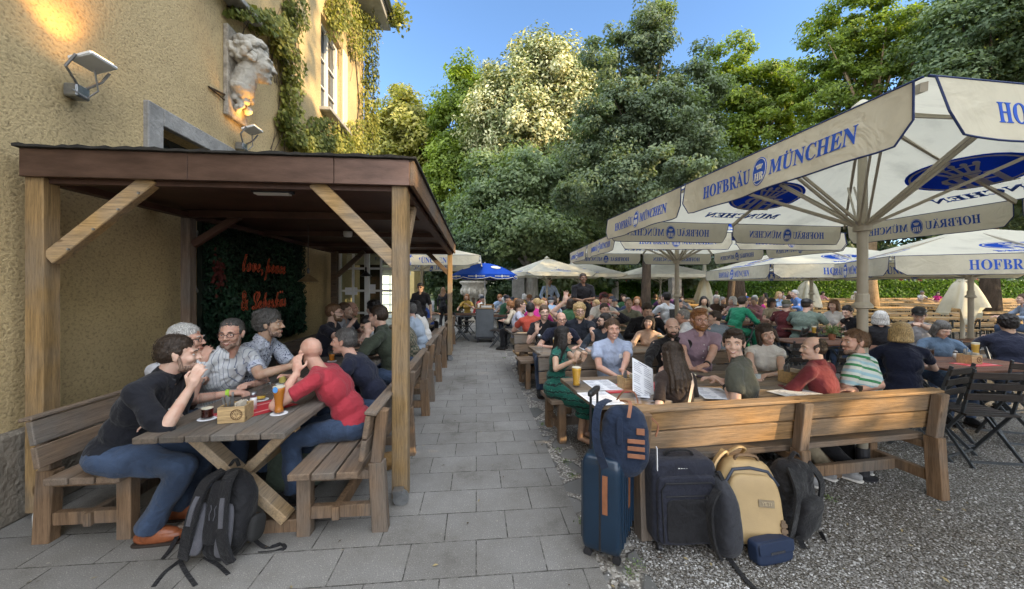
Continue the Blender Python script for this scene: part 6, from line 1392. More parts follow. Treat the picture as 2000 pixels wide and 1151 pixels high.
# --- standing
person('waiter in black with cap and sunglasses walking up the path', P(821, 562, 9.9), 180, legs='walk', lean=1, hy=180, hair=('cropped', 'black'), cap_=('cap', M_black), glasses='sun', top=cl('black_tee', (.012, .012, .015)), bottom=M_blktr, sleeve=.9, skin='tan', lvl=1, smile=False, arms=((.30, .02, -.12, 'relax'), (.30, .12, -.08, 'relax')))
person('woman in black with long brown hair walking away along the path', P(866, 567, 15.2), 5, legs='walk', lean=1, hy=5, fem=True, hair=('long', 'chestnut', .3), top=cl('black_tee', (.012, .012, .015)), bottom=M_blktr, sleeve=1.8, lvl=1, smile=False, shoe=M_sneak, arms=((.26, .02, -.1, 'relax'), (.26, .05, -.1, 'hold')))
person('tall man in black standing with folded arms in the crowd', P(1139, 544, 10.2), 176, legs='stand', lean=1, hy=176, hair=('short', 'dark'), top=cl('black_tee', (.012, .012, .015)), bottom=M_blktr, sleeve=.9, broad=1.15, skin='brown', lvl=1, smile=False, arms=((.02, .24, .28, 'rest'), (.02, .22, .24, 'rest')))
person('man in a light blue shirt standing far back in the crowd', P(1073, 550, 14.5), 180, legs='stand', lean=1, hy=170, hair=('short', 'dark'), top=cl('lightblue_shirt', (.42, .52, .68)), bottom=M_ddenim, sleeve=1.7, skin='tan', lvl=1, smile=False, arms=((.28, .1, .05, 'relax'), (.2, .2, .1, 'rest')))

# ------------------------------------------------------------------ folding tables, chairs, beer tables
def make_chair():
    r = empty('folding_chair', (0, 0, 0), 0, 'dark folding garden chair', 'chair', 'folding garden chairs')
    m = M('chair_metal', (.10, .11, .12), .4, .2, 20, 0, 60, .6); dk = wood('chair_slat', (.045, .035, .03), 'x', grey=.3)
    for x in (-.21, .21):
        mb = MB(); mb.beam((x, -.24, 0), (x, .20, .45), .012, .028); mb.build('leg', m, r); mb = MB(); mb.beam((x * .93, .22, 0), (x * .93, -.12, .45), .012, .028); mb.beam((x * .93, -.12, .45), (x * .93, -.23, .88), .012, .028); mb.build('leg', m, r)
    mb = MB()
    for k in range(6): mb.box((0, -.15 + k * .068, .455), (.42, .05, .016))
    mb.build('seat', dk, r)
    mb = MB(); q = Euler((R(14), 0, 0)).to_matrix()
    for z in (.62, .72, .82): mb.box((0, -.145 - (z - .5) * .26, z), (.42, .014, .06), q)
    mb.build('backrest', dk, r); mb = MB(); mb.box((0, .19, .05), (.40, .012, .02)); mb.box((0, -.21, .05), (.42, .012, .02)); mb.build('stretcher', m, r); return r
def make_folding_table():
    r = empty('folding_table', (0, 0, 0), 0, 'brown folding garden table', 'table', 'folding garden tables'); m = M('chair_metal', (.10, .11, .12)); mb = MB()
    for k in range(7): mb.box((0, -.33 + k * .11, .745), (1.2, .104, .022))
    mb.build('tabletop', wood('folding_top', (.16, .07, .04), 'x', grey=.1), r)
    for x in (-.42, .42):
        for s in (1, -1): mb = MB(); mb.beam((x + .012 * s, -s * .32, 0), (x + .012 * s, s * .30, .73), .014, .032); mb.build('leg', m, r)
    mb = MB(); mb.tube([(-.42, 0, .36), (.42, 0, .36)], .009, 6); mb.box((0, .34, .70), (1.1, .012, .03)); mb.box((0, -.34, .70), (1.1, .012, .03)); mb.build('stretcher', m, r); return r
CH, FT = make_chair(), make_folding_table()
used = {'c': 0, 't': 0}
def place(kind, x, y, rz, label):
    src = CH if kind == 'c' else FT; o = src if not used[kind] else copy_tree(src); used[kind] += 1; o.location = (x, y, 0); o.rotation_euler.z = R(rz); o['label'] = label; return o
def ppx(px, Z): c = P(px, 562, Z); return c.x, c.y
tabs = [(1885, 4.25, 8, 'brown folding table between the two women at the right'), (1960, 5.9, 5, 'folding table behind the dark curly head'), (1600, 6.0, 8, 'empty folding table with a flower pot behind the maroon shirt'), (1610, 7.6, 5, 'folding table shared by the two men in caps'),
        (1475, 9.1, 4, 'folding table before the green overall'), (1755, 5.2, 20, 'folding table beside the near umbrella pole'), (1365, 8.6, 6, 'folding table in front of the green overall, left side'), (1240, 9.3, 3, 'folding table among the third row'), (985, 11.6, 0, 'folding table beside the service cart'), (1110, 9.6, 2, 'folding table behind the waving men'), (905, 12.2, 0, 'folding table left of the service cart'),
        (1050, 12.4, 3, 'folding table left of the standing man in light blue'), (1160, 12.6, 4, 'folding table beyond the tall man in black'), (1230, 13.4, 0, 'folding table by the dark maple trunk')]
for px, Z, rz, lb in tabs: x, y = ppx(px, Z); place('t', x, y, rz, lb)
chs = [(1815, 3.75, 20, 'dark slatted chair with its back to us, right of the golden bench'), (1900, 3.55, -8, 'folding chair at the near side of the right hand table'), (1990, 3.9, -20, 'folding chair cut by the right edge'), (1945, 4.95, 190, 'chair with a wooden back panel beyond the right hand table'), (1640, 5.3, 5, 'empty slatted chair behind the striped polo'),
       (1560, 5.3, -5, 'empty chair behind the maroon shirt'), (1545, 7.1, 40, 'chair under the man in the maroon shirt'), (1570, 6.9, 60, 'chair under the man in the grey green tee'), (1655, 7.3, -90, 'chair of the woman bending over her plate'), (1450, 8.9, 70, 'chair under the green overall'), (1005, 10.9, 100, 'folding chair right of the service cart'), (900, 11.4, -70, 'pale folding chair left of the service cart'),
       (912, 12.9, -100, 'folding chair behind the pale one at the cart'), (990, 12.6, 170, 'folding chair beyond the service cart'), (1022, 10.4, 60, 'folding chair by the man in khaki trousers'), (975, 10.2, 80, 'crossed leg folding chair in front of the crowd')]
for px, Z, rz, lb in chs: x, y = ppx(px, Z); place('c', x, y, rz, lb)

def make_beer(kind):
    t = kind == 't'; r = empty('beer_table' if t else 'beer_bench', (0, 0, 0), 0, 'x x x x', 'table' if t else 'bench', 'rows of empty beer tables' if t else 'benches in the rows of beer tables')
    m = wood('beer_orange', (.50, .30, .10), 'x', grey=.05, dark=.75, rough=.45); lg = M('green_black_metal', (.02, .025, .025), .5); h = .77 if t else .48; w = .5 if t else .25
    mb = MB(); mb.box((0, 0, h - .0135), (2.2, w, .027)); mb.box((0, w / 2 - .02, h - .04), (2.1, .02, .03)); mb.box((0, -w / 2 + .02, h - .04), (2.1, .02, .03)); mb.build('top' if t else 'seat', m, r)
    for x in (-.8, .8):
        mb = MB(); hw = w * .42
        mb.beam((x, -hw, 0), (x, -hw * .8, h - .03), .03, .03); mb.beam((x, hw, 0), (x, hw * .8, h - .03), .03, .03); mb.box((x, 0, .12), (.028, hw * 1.8, .028)); mb.beam((x, 0, h * .45), (x + (-.25 if x > 0 else .25), 0, h - .03), .025, .02); mb.build('leg', lg, r)
    return r
BT, BB = make_beer('t'), make_beer('b'); nb = 0
set_words = ['first', 'second', 'third', 'fourth', 'fifth', 'sixth', 'seventh', 'eighth', 'ninth', 'tenth', 'eleventh', 'twelfth', 'thirteenth', 'fourteenth']
row_words = ['nearest', 'second', 'third', 'fourth', 'fifth', 'sixth', 'seventh', 'eighth', 'ninth', 'tenth', 'eleventh', 'last']
for rI in range(12):
    yy = 10.4 + rI * 1.72; nset = -1
    for cI in range(-1, 14):
        x = 3.4 + cI * 2.62 + (rI % 3) * .35 + random.uniform(-.12, .12); y = yy + x * .12 + random.uniform(-.12, .12) - 1.2
        pxx = 1000 + F * x / y
        if pxx > 2080 or pxx < 1275 + (0 if y > 17 else 60) or (pxx < 1500 and y < 13.5) or (pxx < 1640 and y < 10.5): continue
        if y > 31.5: continue
        nset += 1
        for kd, dy, src in (('t', 0, BT), ('b', -.52, BB), ('b', .52, BB)):
            o = src if (nb < 3 and ((kd == 't' and nb == 0) or (kd == 'b' and nb == 1))) else copy_tree(src); nb += 1
            o.location = (x + random.uniform(-.05, .05) - dy * .12, y + dy, 0); o.rotation_euler.z = R(6.5 + random.uniform(-1.6, 1.6))
            o['label'] = '%s in the %s row of beer tables, %s set from the left%s' % ('orange table' if kd == 't' else 'orange bench', row_words[rI], set_words[nset], '' if kd == 't' else ', lens side' if dy < 0 else ', hedge side')
            o['group'] = 'orange beer tables in rows' if kd == 't' else 'orange beer benches in rows'

# ------------------------------------------------------------------ crowd
protos = []
def proto(**kw): p = person('x x x x', base=(0, 0, 0), yaw=0, lvl=2, smile=False, **kw); finish_jobs(); protos.append(p); return p
G_ = cl('crowd_grey', (.3, .3, .32))
proto(hair=('short', 'dark'), top=G_, lean=10, hy=0, hp=-6)
proto(hair=('long', 'brown', .16), fem=True, top=G_, lean=12, hy=20, sleeve=.3, hp=-4)
proto(hair=('short', 'grey'), top=G_, lean=20, hy=-25, sleeve=1.8, broad=1.15, hp=-10, arms=((.15, .35, .45, 'rest'), (.2, .42, .33, 'rest')))
proto(hair=('bob', 'blond'), fem=True, top=G_, lean=4, hy=-15, sleeve=.6, arms=((.12, .3, .5, 'rest'), (.2, .4, .33, 'rest')))
proto(hair=('cropped', 'dark'), top=G_, lean=16, hy=35, sleeve=.6, cap_=('cap', M('crowd_cap', (.03, .035, .05))))
proto(hair=('curly', 'chestnut'), fem=True, top=G_, lean=22, hy=0, sleeve=1.5, hp=-12)
TOPS = {'white': (.62, .62, .62), 'black': (.015, .015, .018), 'navy': (.02, .03, .07), 'pale blue': (.30, .40, .55), 'red': (.32, .04, .04), 'pink': (.5, .25, .27), 'beige': (.42, .36, .27), 'grey': (.22, .22, .23), 'green': (.05, .14, .07), 'blue': (.04, .10, .40), 'purple': (.16, .07, .2), 'mustard': (.4, .26, .06), 'magenta': (.5, .03, .22), 'dark brown': (.05, .03, .02)}
seen = set()
def crowd(px, Z, py, yaw, pi, topc, hairc, where, kind_word='guest'):
    src = protos[pi % 6]; x, y = ppx(px, Z); o = copy_tree(src) if src.get('used') else src; src['used'] = 1
    o.location = (x, y, o.location.z); o.rotation_euler.z = -R(yaw); sc_k = random.uniform(.96, 1.06); o.scale = (sc_k,) * 3
    for ch in o.children:
        nm = ch.name.split('.')[0]
        if nm == 'shirt': ch.material_slots[0].link = 'OBJECT'; ch.material_slots[0].material = cl('cloth ' + topc, TOPS[topc])
        if nm == 'hair': ch.material_slots[0].link = 'OBJECT'; ch.material_slots[0].material = HR[hairc]
        if nm == 'trousers': ch.material_slots[0].link = 'OBJECT'; ch.material_slots[0].material = random.choice([M_ddenim, M_blktr, M_khaki])
        if nm == 'body': ch.material_slots[0].link = 'OBJECT'; ch.material_slots[0].material = SK[random.choice(['fair', 'ruddy', 'tan', 'olive', 'fair'])]
    facing = {0: 'back to us', 1: 'facing right', 2: 'facing us', 3: 'facing left'}[int(((yaw + 45) % 360) // 90)]
    hw = {'bob': 'bobbed'}.get('', ''); cap = ' in a cap' if pi % 6 == 4 else ''
    lb = '%s haired guest%s, %s top, %s, %s' % (hairc, cap, topc, facing, where)
    if lb in seen: return False
    seen.add(lb); o['label'] = lb; del src['used']; src['used'] = 1; return True
HH = ['dark', 'brown', 'chestnut', 'blond', 'grey', 'silver', 'black', 'ginger', 'darkgrey']
def fill(n, px0, px1, Z0, Z1, where, yaws=(90, -90, 180, 0), occ=[]):
    k = 0; tries = 0
    while k < n and tries < 400:
        tries += 1; px = random.uniform(px0, px1); Z = random.uniform(Z0, Z1); x = (px - 1000) / F * Z
        if any((x - a) ** 2 + (Z - b) ** 2 < .55 ** 2 for a, b in occ): continue
        tc_, hc_ = random.choice(list(TOPS)), random.choice(HH); yw = random.choice(yaws) + random.uniform(-25, 25)
        pr = random.randrange(6)
        facing = int(((yw + 45) % 360) // 90); key = (tc_, hc_, facing, where, pr % 6 == 4)
        if key in seen: continue
        seen.add(key)
        if crowd(px, Z, 0, yw, pr, tc_, hc_, where): occ.append((x, Z)); k += 1
fill(9, 1000, 1120, 8.6, 10.6, 'behind the orange shirt')
fill(14, 1035, 1250, 9.2, 12.5, 'mid crowd under umbrellas')
fill(16, 1000, 1245, 12.6, 17, 'far back by white umbrellas')
fill(6, 965, 1015, 11.6, 15, 'right of the service cart')
fill(3, 905, 935, 13, 15, 'near the stone urn')
fill(7, 1280, 1420, 9.5, 13.5, 'between maple trunk and green overall')
fill(4, 1400, 1500, 11, 14, 'near the woman in the hat')
fill(5, 1280, 1340, 14, 19, 'beyond the maple trunk')
fill(4, 800, 868, 10.8, 13.5, 'under the large white umbrella', yaws=(-90, 90))
for px, Z, yw, pr, tc_, hc_, wh in ((1797, 24.5, 175, 0, 'white', 'grey', 'left of the magenta top'), (1829, 24, 200, 1, 'magenta', 'black', 'before the hedge'), (1400, 25, 0, 3, 'white', 'brown', 'far left end of the beer tables'), (1388, 24.4, 10, 5, 'pink', 'blond', 'far left end of the beer tables'), (1454, 24, 185, 0, 'blue', 'dark', 'alone before the hedge'),
                            (1526, 25.5, 175, 0, 'white', 'dark', 'before the hedge, left couple'), (1540, 25.2, 190, 1, 'dark brown', 'blond', 'before the hedge, left couple'), (1500, 21, -70, 1, 'dark brown', 'black', 'leaning over a beer table'), (1292, 15.5, 0, 0, 'purple', 'silver', 'at the first beer tables'), (1602, 25.8, 180, 5, 'pink', 'dark', 'at hedge behind the thin pole'), (1665, 26.5, 170, 2, 'beige', 'silver', 'in the hedge gap')):
    crowd(px, Z, 0, yw, pr, tc_, hc_, wh)
finish_jobs()

# ================================================================== THINGS ON THE TABLES
TZ = .756
def tp(px, py, z=TZ): Z = F * (CAMH - z) / (py - 562); return P(px, py, Z)
G_clear = glassmat('clear_glass', (.97, .98, .98)); 
def liquid(name, c, rough=.05):
    if name in _mats: return _mats[name]
    m, nt, b = newmat(name); b.inputs['Base Color'].default_value = (*c, 1); b.inputs['Roughness'].default_value = rough;  _mats[name] = m; return m
def glass(px, py, h, r0, r1, label, fill=None, fc=None, foam=0, handle=False, coaster=True, prof=None, group='glasses on the tables', z=TZ):
    p = tp(px, py, z); r = empty('drinking_glass', p, 0, label, 'glass', group); t = .0028
    pr = prof or [(r0, 0), (r0 * 1.02, h * .04), (r0 * .93, h * .2), (r1 * .98, h * .75), (r1, h)]
    mb = MB(); mb.lathe((0, 0, .003), pr, 24, open_=True); mb.build('vessel', G_clear, r, smooth=True)
    if fill:
        def rad(z_):
            for (a, b), (c, d) in zip(pr, pr[1:]):
                if b <= z_ <= d: return a + (c - a) * (z_ - b) / (d - b)
            return pr[-1][0]
        mb = MB(); n = 8; zz = [.010 + (fill * h - .01) * i / n for i in range(n + 1)]; mb.lathe((0, 0, .003), [(rad(z_) - t - .001, z_) for z_ in zz], 24); mb.build('drink', liquid('drink_' + fc[0], fc[1]), r, smooth=True)
        if foam: mb = MB(); mb.lathe((0, 0, .003 + fill * h + .001), [(rad(fill * h) - t - .001, 0), (rad(fill * h) - t - .001, foam)], 20); mb.build('foam', M('beer_foam', (.75, .68, .52), .9), r)
    if handle: mb = MB(); mb.tube([(r1 * .98, 0, h * .82), (r1 + .035, 0, h * .74), (r1 + .038, 0, h * .4), (r0 * .98, 0, h * .25)], .006, 8); mb.build('handle', G_clear, r, smooth=True)
    if coaster: k = empty('beer_mat', p, 0, 'round white beer mat under the ' + label[:60].split(',')[0], 'beer mat', 'beer mats'); mb = MB(); mb.lathe((0, 0, 0), [(.053, 0), (.053, .0018)], 28); o = mb.build('disc', M_paper, k)
    return r
glass(405, 818, .165, .036, .043, 'tall glass a third full of dark beer, beside the condiment box', .38, ('dark', (.035, .008, .006)), .004)
glass(545, 808, .20, .032, .042, 'tall wheat beer glass full of amber beer', .86, ('amber', (.50, .17, .02)), .006, prof=[(.031, 0), (.033, .01), (.026, .05), (.031, .1), (.041, .165), (.038, .2)])
o_ = tp(545, 808); r_ = MB(); oval(r_, (0, -.041, .168), (1, 0, 0), (0, 0, 1), .016, .02, .002); gk = [o for o in bpy.data.objects if o.get('label') == 'tall wheat beer glass full of amber beer'][0]; r_.build('glass_emblem', M('sky_blue_print', (.12, .35, .75)), gk)
glass(509, 781, .17, .036, .040, 'faceted glass mug with a little beer left, between the two shirts', .14, ('pale', (.55, .36, .06)), 0, True)
glass(552, 750, .13, .033, .038, 'half full glass of yellow lemonade before the flowered shirt', .5, ('lemon', (.55, .45, .12)))
glass(1126, 755, .20, .034, .044, 'tall glass of golden soda before the green dress', .78, ('gold', (.62, .34, .04)), .004, coaster=False)
glass(1309, 742, .12, .03, .034, 'small water glass beside the shaven headed man', .3, ('water', (.6, .65, .66)), coaster=False)
glass(1236, 688, .12, .033, .036, 'empty tumbler on the second table before the brunette', coaster=False)
glass(1150, 690, .15, .033, .036, 'tall empty glass by the raised fist on the second table', coaster=False)
glass(1817, 700, .13, .035, .038, 'glass of cola before the woman in the denim blouse', .8, ('cola', (.02, .008, .005)), 0, coaster=False)
def carafe():
    r = empty('carafe', tp(1053, 690), 0, 'clear glass carafe with metal lid at the near end of the second table', 'carafe'); mb = MB(); mb.lathe((0, 0, .002), [(.045, 0), (.05, .02), (.048, .1), (.024, .16), (.024, .2), (.03, .215)], 20); mb.build('vessel', G_clear, r, smooth=True)
    mb = MB(); mb.lathe((0, 0, .215), [(.03, 0), (.03, .012), (.008, .03)], 14); mb.build('lid', M_steel, r)
carafe()
glass(648, 706, .17, .033, .040, 'tall glass between the flowered shirt and the navy shirt', .45, ('amber', (.50, .17, .02)))
glass(632, 722, .13, .033, .038, 'clear tumbler before the man in the navy shirt', .3, ('lemon', (.55, .45, .12)))
glass(1352, 752, .16, .033, .040, 'half full beer glass right of the woman with the menu', .5, ('amber', (.50, .17, .02)), .01, coaster=False)
glass(1480, 742, .12, .032, .036, 'small water glass before the white blouse', .4, ('water', (.6, .65, .66)), coaster=False)
glass(1575, 742, .13, .032, .036, 'clear glass behind the stamped box at the maroon shirt', .3, ('water', (.6, .65, .66)), coaster=False)
for k_, (px_, py_, f_, lb_) in enumerate(((1085, 683, .7, 'behind the golden soda'), (1205, 683, .4, 'behind the pale blue tee'), (1290, 680, .8, 'behind the brunette'), (1345, 682, .6, 'beside the lilac shirt'), (1110, 652, .7, 'on the third table'), (1165, 650, .5, 'on the third table, right of the other'), (1240, 651, .8, 'on the third table, before the white print tee'), (1650, 672, .5, 'on the empty folding table'), (1905, 694, .7, 'behind the right hand condiment box'), (1590, 652, .6, 'by the two men in caps'))):
    glass(px_, py_, .19, .036, .042, 'large beer glass ' + lb_, f_, ('beer', (.62, .36, .06)), .02, True, coaster=False, group='large beer glasses')
def phone(px, py, rz, label):
    r = empty('smartphone', tp(px, py), R(rz), label, 'phone', 'phones on the tables'); mb = MB(); mb.box((0, 0, .004), (.072, .148, .008)); mb.build('case', M_black, r, bevel=.002); mb = MB(); mb.box((0, 0, .0085), (.066, .14, .0008)); mb.build('screen', M('screen_glass', (.01, .01, .012), .08), r)
phone(1376, 738, 40, 'black smartphone before the lilac shirt'); phone(1345, 772, -20, 'black smartphone beside the placemat of the woman with the menu'); phone(628, 745, 10, 'black smartphone before the navy shirt under the pergola')
def caddy(px, py, rz, label, cutlery=True, papers=True, s=1.0, stamp=True):
    r = empty('condiment_box', tp(px, py), R(rz), label, 'condiment box', 'wooden condiment boxes'); m = wood('birch_box', (.50, .33, .14), 'x', grey=.05, dark=.75)
    mb = MB(); w, d, h = .15 * s, .12 * s, .10 * s
    mb.box((0, -d / 2, h / 2), (w, .008, h)); mb.box((0, d / 2, h / 2), (w, .008, h)); mb.box((-w / 2 + .004, 0, h / 2), (.008, d - .009, h)); mb.box((w / 2 - .004, 0, h / 2), (.008, d - .009, h)); mb.box((0, 0, .004), (w - .02, d - .01, .006)); mb.box((0, 0, h / 2), (.006, d - .01, h - .01)); mb.build('box', m, r, bevel=.001)
    if stamp:
        mb = MB(); o = (.0 * s + .03, -d / 2 - .0045, h * .5); oval(mb, o, (1, 0, 0), (0, 0, 1), .034 * s, .034 * s, .001, 0, 24, r_in=.86)
        for k in range(14): a = k * math.pi / 7; mb.box((o[0] + .024 * s * math.cos(a), o[1], o[2] + .024 * s * math.sin(a)), (.006, .001, .006), Euler((0, -a, 0)).to_matrix())
        mb.beam((o[0] - .010, o[1], o[2] + .010), (o[0], o[1], o[2] - .012), .001, .005, (0, 1, 0)); mb.beam((o[0] + .010, o[1], o[2] + .010), (o[0], o[1], o[2] - .012), .001, .005, (0, 1, 0)); mb.build('stamp', M('burnt_print', (.10, .05, .02)), r)
    rr = random.Random(px); mb = MB()
    for k in range(6): x = -w * .25 + rr.uniform(-.02, .02); y = rr.uniform(-.03, .03); mb.beam((x, y, .01), (x + rr.uniform(-.03, .03), y + rr.uniform(-.02, .02), h + rr.uniform(.04, .075)), .012, .003)
    mb.build('cutlery', M_steel, r)
    mb = MB()
    for k in range(9): mb.box((w * .2 + k * .0035 - .012, -.01 + rr.uniform(-.003, .003), h * .62), (.0022, d * .7, h * 1.15), Euler((0, R(rr.uniform(-6, 6)), 0)).to_matrix())
    mb.build('napkins', M('napkin', (.62, .56, .46), .9), r)
    return r
caddy(461, 820, 12, 'wooden box with cutlery and napkins on the red runner under the pergola')
caddy(1229, 759, 14, 'stamped wooden condiment box on the menu table, left one')
caddy(1545, 747, 14, 'stamped wooden condiment box before the maroon shirt')
caddy(1893, 710, 10, 'wooden condiment box with napkins on the right hand folding table')
def shaker(px, py, m, h, label):
    r = empty('shaker', tp(px, py), 0, label, 'shaker', 'shakers and bottles'); mb = MB(); mb.lathe((0, 0, 0), [(.021, 0), (.022, h * .6), (.017, h * .72)], 16); mb.build('jar', m, r, smooth=True); mb = MB(); mb.lathe((0, 0, h * .72), [(.019, 0), (.019, h * .26), (.014, h * .28)], 16); mb.build('lid', M_whiteplastic if m is not M_whiteplastic else M_steel, r, smooth=True)
shaker(478, 812, M_black, .10, 'black pepper mill standing in front of the pergola condiment box'); shaker(495, 800, M_whiteplastic, .12, 'white salt shaker beside the pepper mill'); shaker(578, 745, M_whiteplastic, .10, 'small white bottle by the hand of the bald man'); shaker(1866, 702, M_whiteplastic, .10, 'white salt shaker on the right hand folding table')
def runner(px, py, L, w, rz, label):
    r = empty('table_runner', tp(px, py), R(rz), label, 'table runner', 'red table runners'); mb = MB(); mb.box((0, 0, .001), (L, w, .002)); mb.build('cloth', M_red, r); mb = MB()
    for y in (-w * .28, w * .28): mb.box((0, y, .0025), (L - .01, .02, .001))
    mb.build('stripe', M('pale_red', (.6, .25, .24), .8), r)
runner(500, 800, .42, .28, 60, 'red striped paper runner under the pergola condiment box'); runner(1245, 757, .62, .26, 10.6, 'red paper runner under the left stamped box'); runner(1905, 712, .4, .2, 8, 'pinkish runner on the right hand folding table')
def menu(px, py, rz, label, w=.24, L=.34, z=TZ + .004, tilt=None, at=None):
    r = empty('menu', at or tp(px, py, z), R(rz), label, 'menu', 'paper menus'); q = Euler(tilt or (0, 0, 0)).to_matrix(); mb = MB(); mb.box((0, 0, 0), (w, L, .0015), q); mb.build('sheet', M_paper, r)
    mb = MB(); rr = random.Random(px)
    for c_ in (-1, 1):
        for k in range(17):
            ww = rr.uniform(.05, .095); y = L / 2 - .035 - k * .017
            if k % 6 == 5: continue
            p = q @ Vector((c_ * w * .24 - .045 + ww / 2, y, .0012)); mb.box(p, (ww, .0045, .0006), q)
    mb.box(q @ Vector((0, L / 2 - .016, .0012)), (.10, .009, .0006), q); mb.build('printed_lines', M('grey_print', (.25, .26, .32)), r)
menu(1172, 778, 12, 'paper menu lying flat at the near left corner of the menu table'); menu(1176, 752, 8, 'paper menu lying behind the golden soda'); menu(1393, 768, -8, 'paper menu lying before the young man in the dark green tee'); menu(1555, 768, 20, 'pale placemat before the maroon shirt', .34, .24)
menu(1252, 757, 0, 'paper menu held up by the woman seen from behind', at=P(1256, 742, 3.02), tilt=(R(58), R(28), R(20)), w=.23, L=.30); menu(1238, 740, -15, 'folded white card lying by the left stamped box', .10, .14, at=tp(1255, 772, TZ + .008)); menu(1147, 680, 5, 'sheet of paper on the second table', .2, .28)
r_ = empty('flower_pot', tp(1625, 664), 0, 'small terracotta pot with grass on the empty folding table', 'flower pot'); mb = MB(); mb.lathe((0, 0, 0), [(.04, 0), (.055, .09), (.06, .1)], 14); mb.build('pot', M('terracotta', (.35, .14, .08)), r_)
C_ = rng.normal(size=(160, 3)) * np.array([.05, .05, .04]) + np.array([0, 0, .15]); leafmesh('foliage', C_, .05 * np.ones(160), rng.normal(size=(160, 3)), rng.random(160), L_mid, r_, asp=.15)

# ================================================================== LUGGAGE
M_navysh = M('navy_hardshell', (.008, .024, .048), .32, .15, 5, .05, 40, coat=.3); M_navycl = cloth('navy_canvas', (.016, .026, .052), var=.15, weave=3); M_blkcl = cloth('black_nylon', (.012, .012, .014), rough=.6, weave=2); M_grycl = cloth('charcoal_nylon', (.035, .037, .045), rough=.7, weave=2)
M_tan = M('tan_coated_cloth', (.42, .30, .15), .55, .12, 4, .25, 120, dist=.004); M_tanlea = M('cognac_leather', (.24, .095, .045), .5, .2, 20, .2, 80); M_brstrap = M('taupe_strap', (.16, .11, .07), .8); M_suit = cloth('black_suitcase_cloth', (.018, .02, .032), rough=.7, weave=3)
def wheels(r, pts, rad=.025, z=.025):
    for x, y in pts: mb = MB(); mb.tube([(x - .012, y, z), (x + .012, y, z)], rad, 14); mb.box((x, y, z + rad * 1.3), (.03, .03, rad)); mb.build('wheel', M_dksteel, r)
def hard_suitcase():
    r = empty('suitcase', (.60, 2.36, 0), R(62), 'tall navy hard shell suitcase with extended handle and leather label', 'suitcase', None); W_, D_, H_ = .40, .24, .56
    mb = MB(); mb.sbox((0, 0, .05 + H_ / 2), (W_, D_, H_), 9, n=40); b = mb.build('shell', M_navysh, r, smooth=True)
    mb = MB()
    for x in (-.15, -.09, -.03, .03, .09, .15): mb.box((x, -D_ / 2 + .0, .05 + H_ / 2), (.014, .012, H_ * .82)); mb.box((x, D_ / 2, .05 + H_ / 2), (.014, .012, H_ * .82))
    mb.build('ribs', M_navysh, r, bevel=.004)
    mb = MB(); mb.box((0, 0, .05 + H_ / 2), (W_ + .004, .012, H_ - .06)); mb.box((0, 0, .05 + H_ / 2), (W_ - .06, .012, H_ + .004)); mb.build('zip', M_black, r, bevel=.002)
    wheels(r, [(-.15, -.085), (.15, -.085), (-.15, .085), (.15, .085)]); mb = MB()
    for x in (-.075, .075): mb.tube([(x, .09, .58), (x, .09, .93)], .008, 8)
    mb.build('telescopic_rod', M_black, r); mb = MB(); mb.sbox((0, .09, .945), (.20, .035, .035), 5); mb.build('handle', M_black, r, smooth=True)
    mb = MB(); mb.ribbon([(-.202, -.03, .52), (-.206, -.03, .42), (-.204, -.03, .30)], .03, .004, (0, 1, 0)); mb.ribbon([(.0, -.122, .55), (0, -.128, .42), (0, -.127, .27)], .03, .004, (1, 0, 0)); mb.build('leather_strip', M_tanlea, r)
hard_suitcase()
def strap(r, pts, w, m, side=(1, 0, 0), name='strap', th=.008):
    # smooth the path
    P_ = [Vector(p) for p in pts]; out = []
    for i in range(len(P_) - 1):
        p0 = P_[max(i - 1, 0)]; p1 = P_[i]; p2 = P_[i + 1]; p3 = P_[min(i + 2, len(P_) - 1)]
        for k in range(6):
            t = k / 6; out.append(.5 * ((2 * p1) + (p2 - p0) * t + (2 * p0 - 5 * p1 + 4 * p2 - p3) * t * t + (3 * p1 - p0 - 3 * p2 + p3) * t ** 3))
    out.append(P_[-1]); mb = MB(); mb.ribbon(out, w, th, side); return mb.build(name, m, r, smooth=False)
def bag(name, loc, rz, lean, dims, mat, label, cat='backpack', e=3.2, taper=None, disp=.010, group=None, vox=.008):
    r = empty(name, loc, R(rz), label, cat, group); r.rotation_euler.x = R(lean); W_, D_, H_ = dims
    tf = taper or (lambda v: (v.x * (1 - .16 * max(0, v.z)), v.y * (1 - .30 * max(0, v.z) ** 2), v.z)); mb = MB(); mb.sbox((0, 0, H_ / 2), dims, e, None, taper=tf, n=36); o = remesh_obj('body', mb, mat, r, vox, 2, [(T_fold, disp), (T_fold2, disp * .3)]); return r
# navy backpack riding on the suitcase
r_ = bag('backpack', (.665, 2.24, .50), -14, -8, (.275, .18, .40), M_navycl, 'navy backpack with cognac leather tabs sitting on the hard suitcase', disp=.03)
for k, (z, w) in enumerate(((.16, .095), (.20, .095), (.24, .095))): mb = MB(); mb.box((.06, -.100, z - .03), (w, .008, .024)); mb.build('leather_tab', M_tanlea, r_, bevel=.002)
mb = MB(); mb.box((.085, -.097, .265), (.045, .01, .035)); mb.build('leather_tab', M_tanlea, r_, bevel=.002)
strap(r_, [(-.09, -.02, .42), (-.15, -.12, .38), (-.16, -.14, .2), (-.10, -.09, .02)], .045, M_navycl); strap(r_, [(-.04, .03, .42), (.0, .0, .475), (.06, -.0, .47), (.08, .0, .41)], .026, M_tanlea, (0, 1, 0), 'handle'); strap(r_, [(-.02, -.03, .42), (.03, -.08, .42), (.02, -.11, .34)], .02, M_tanlea, (1, 0, 0), 'leather_strap')
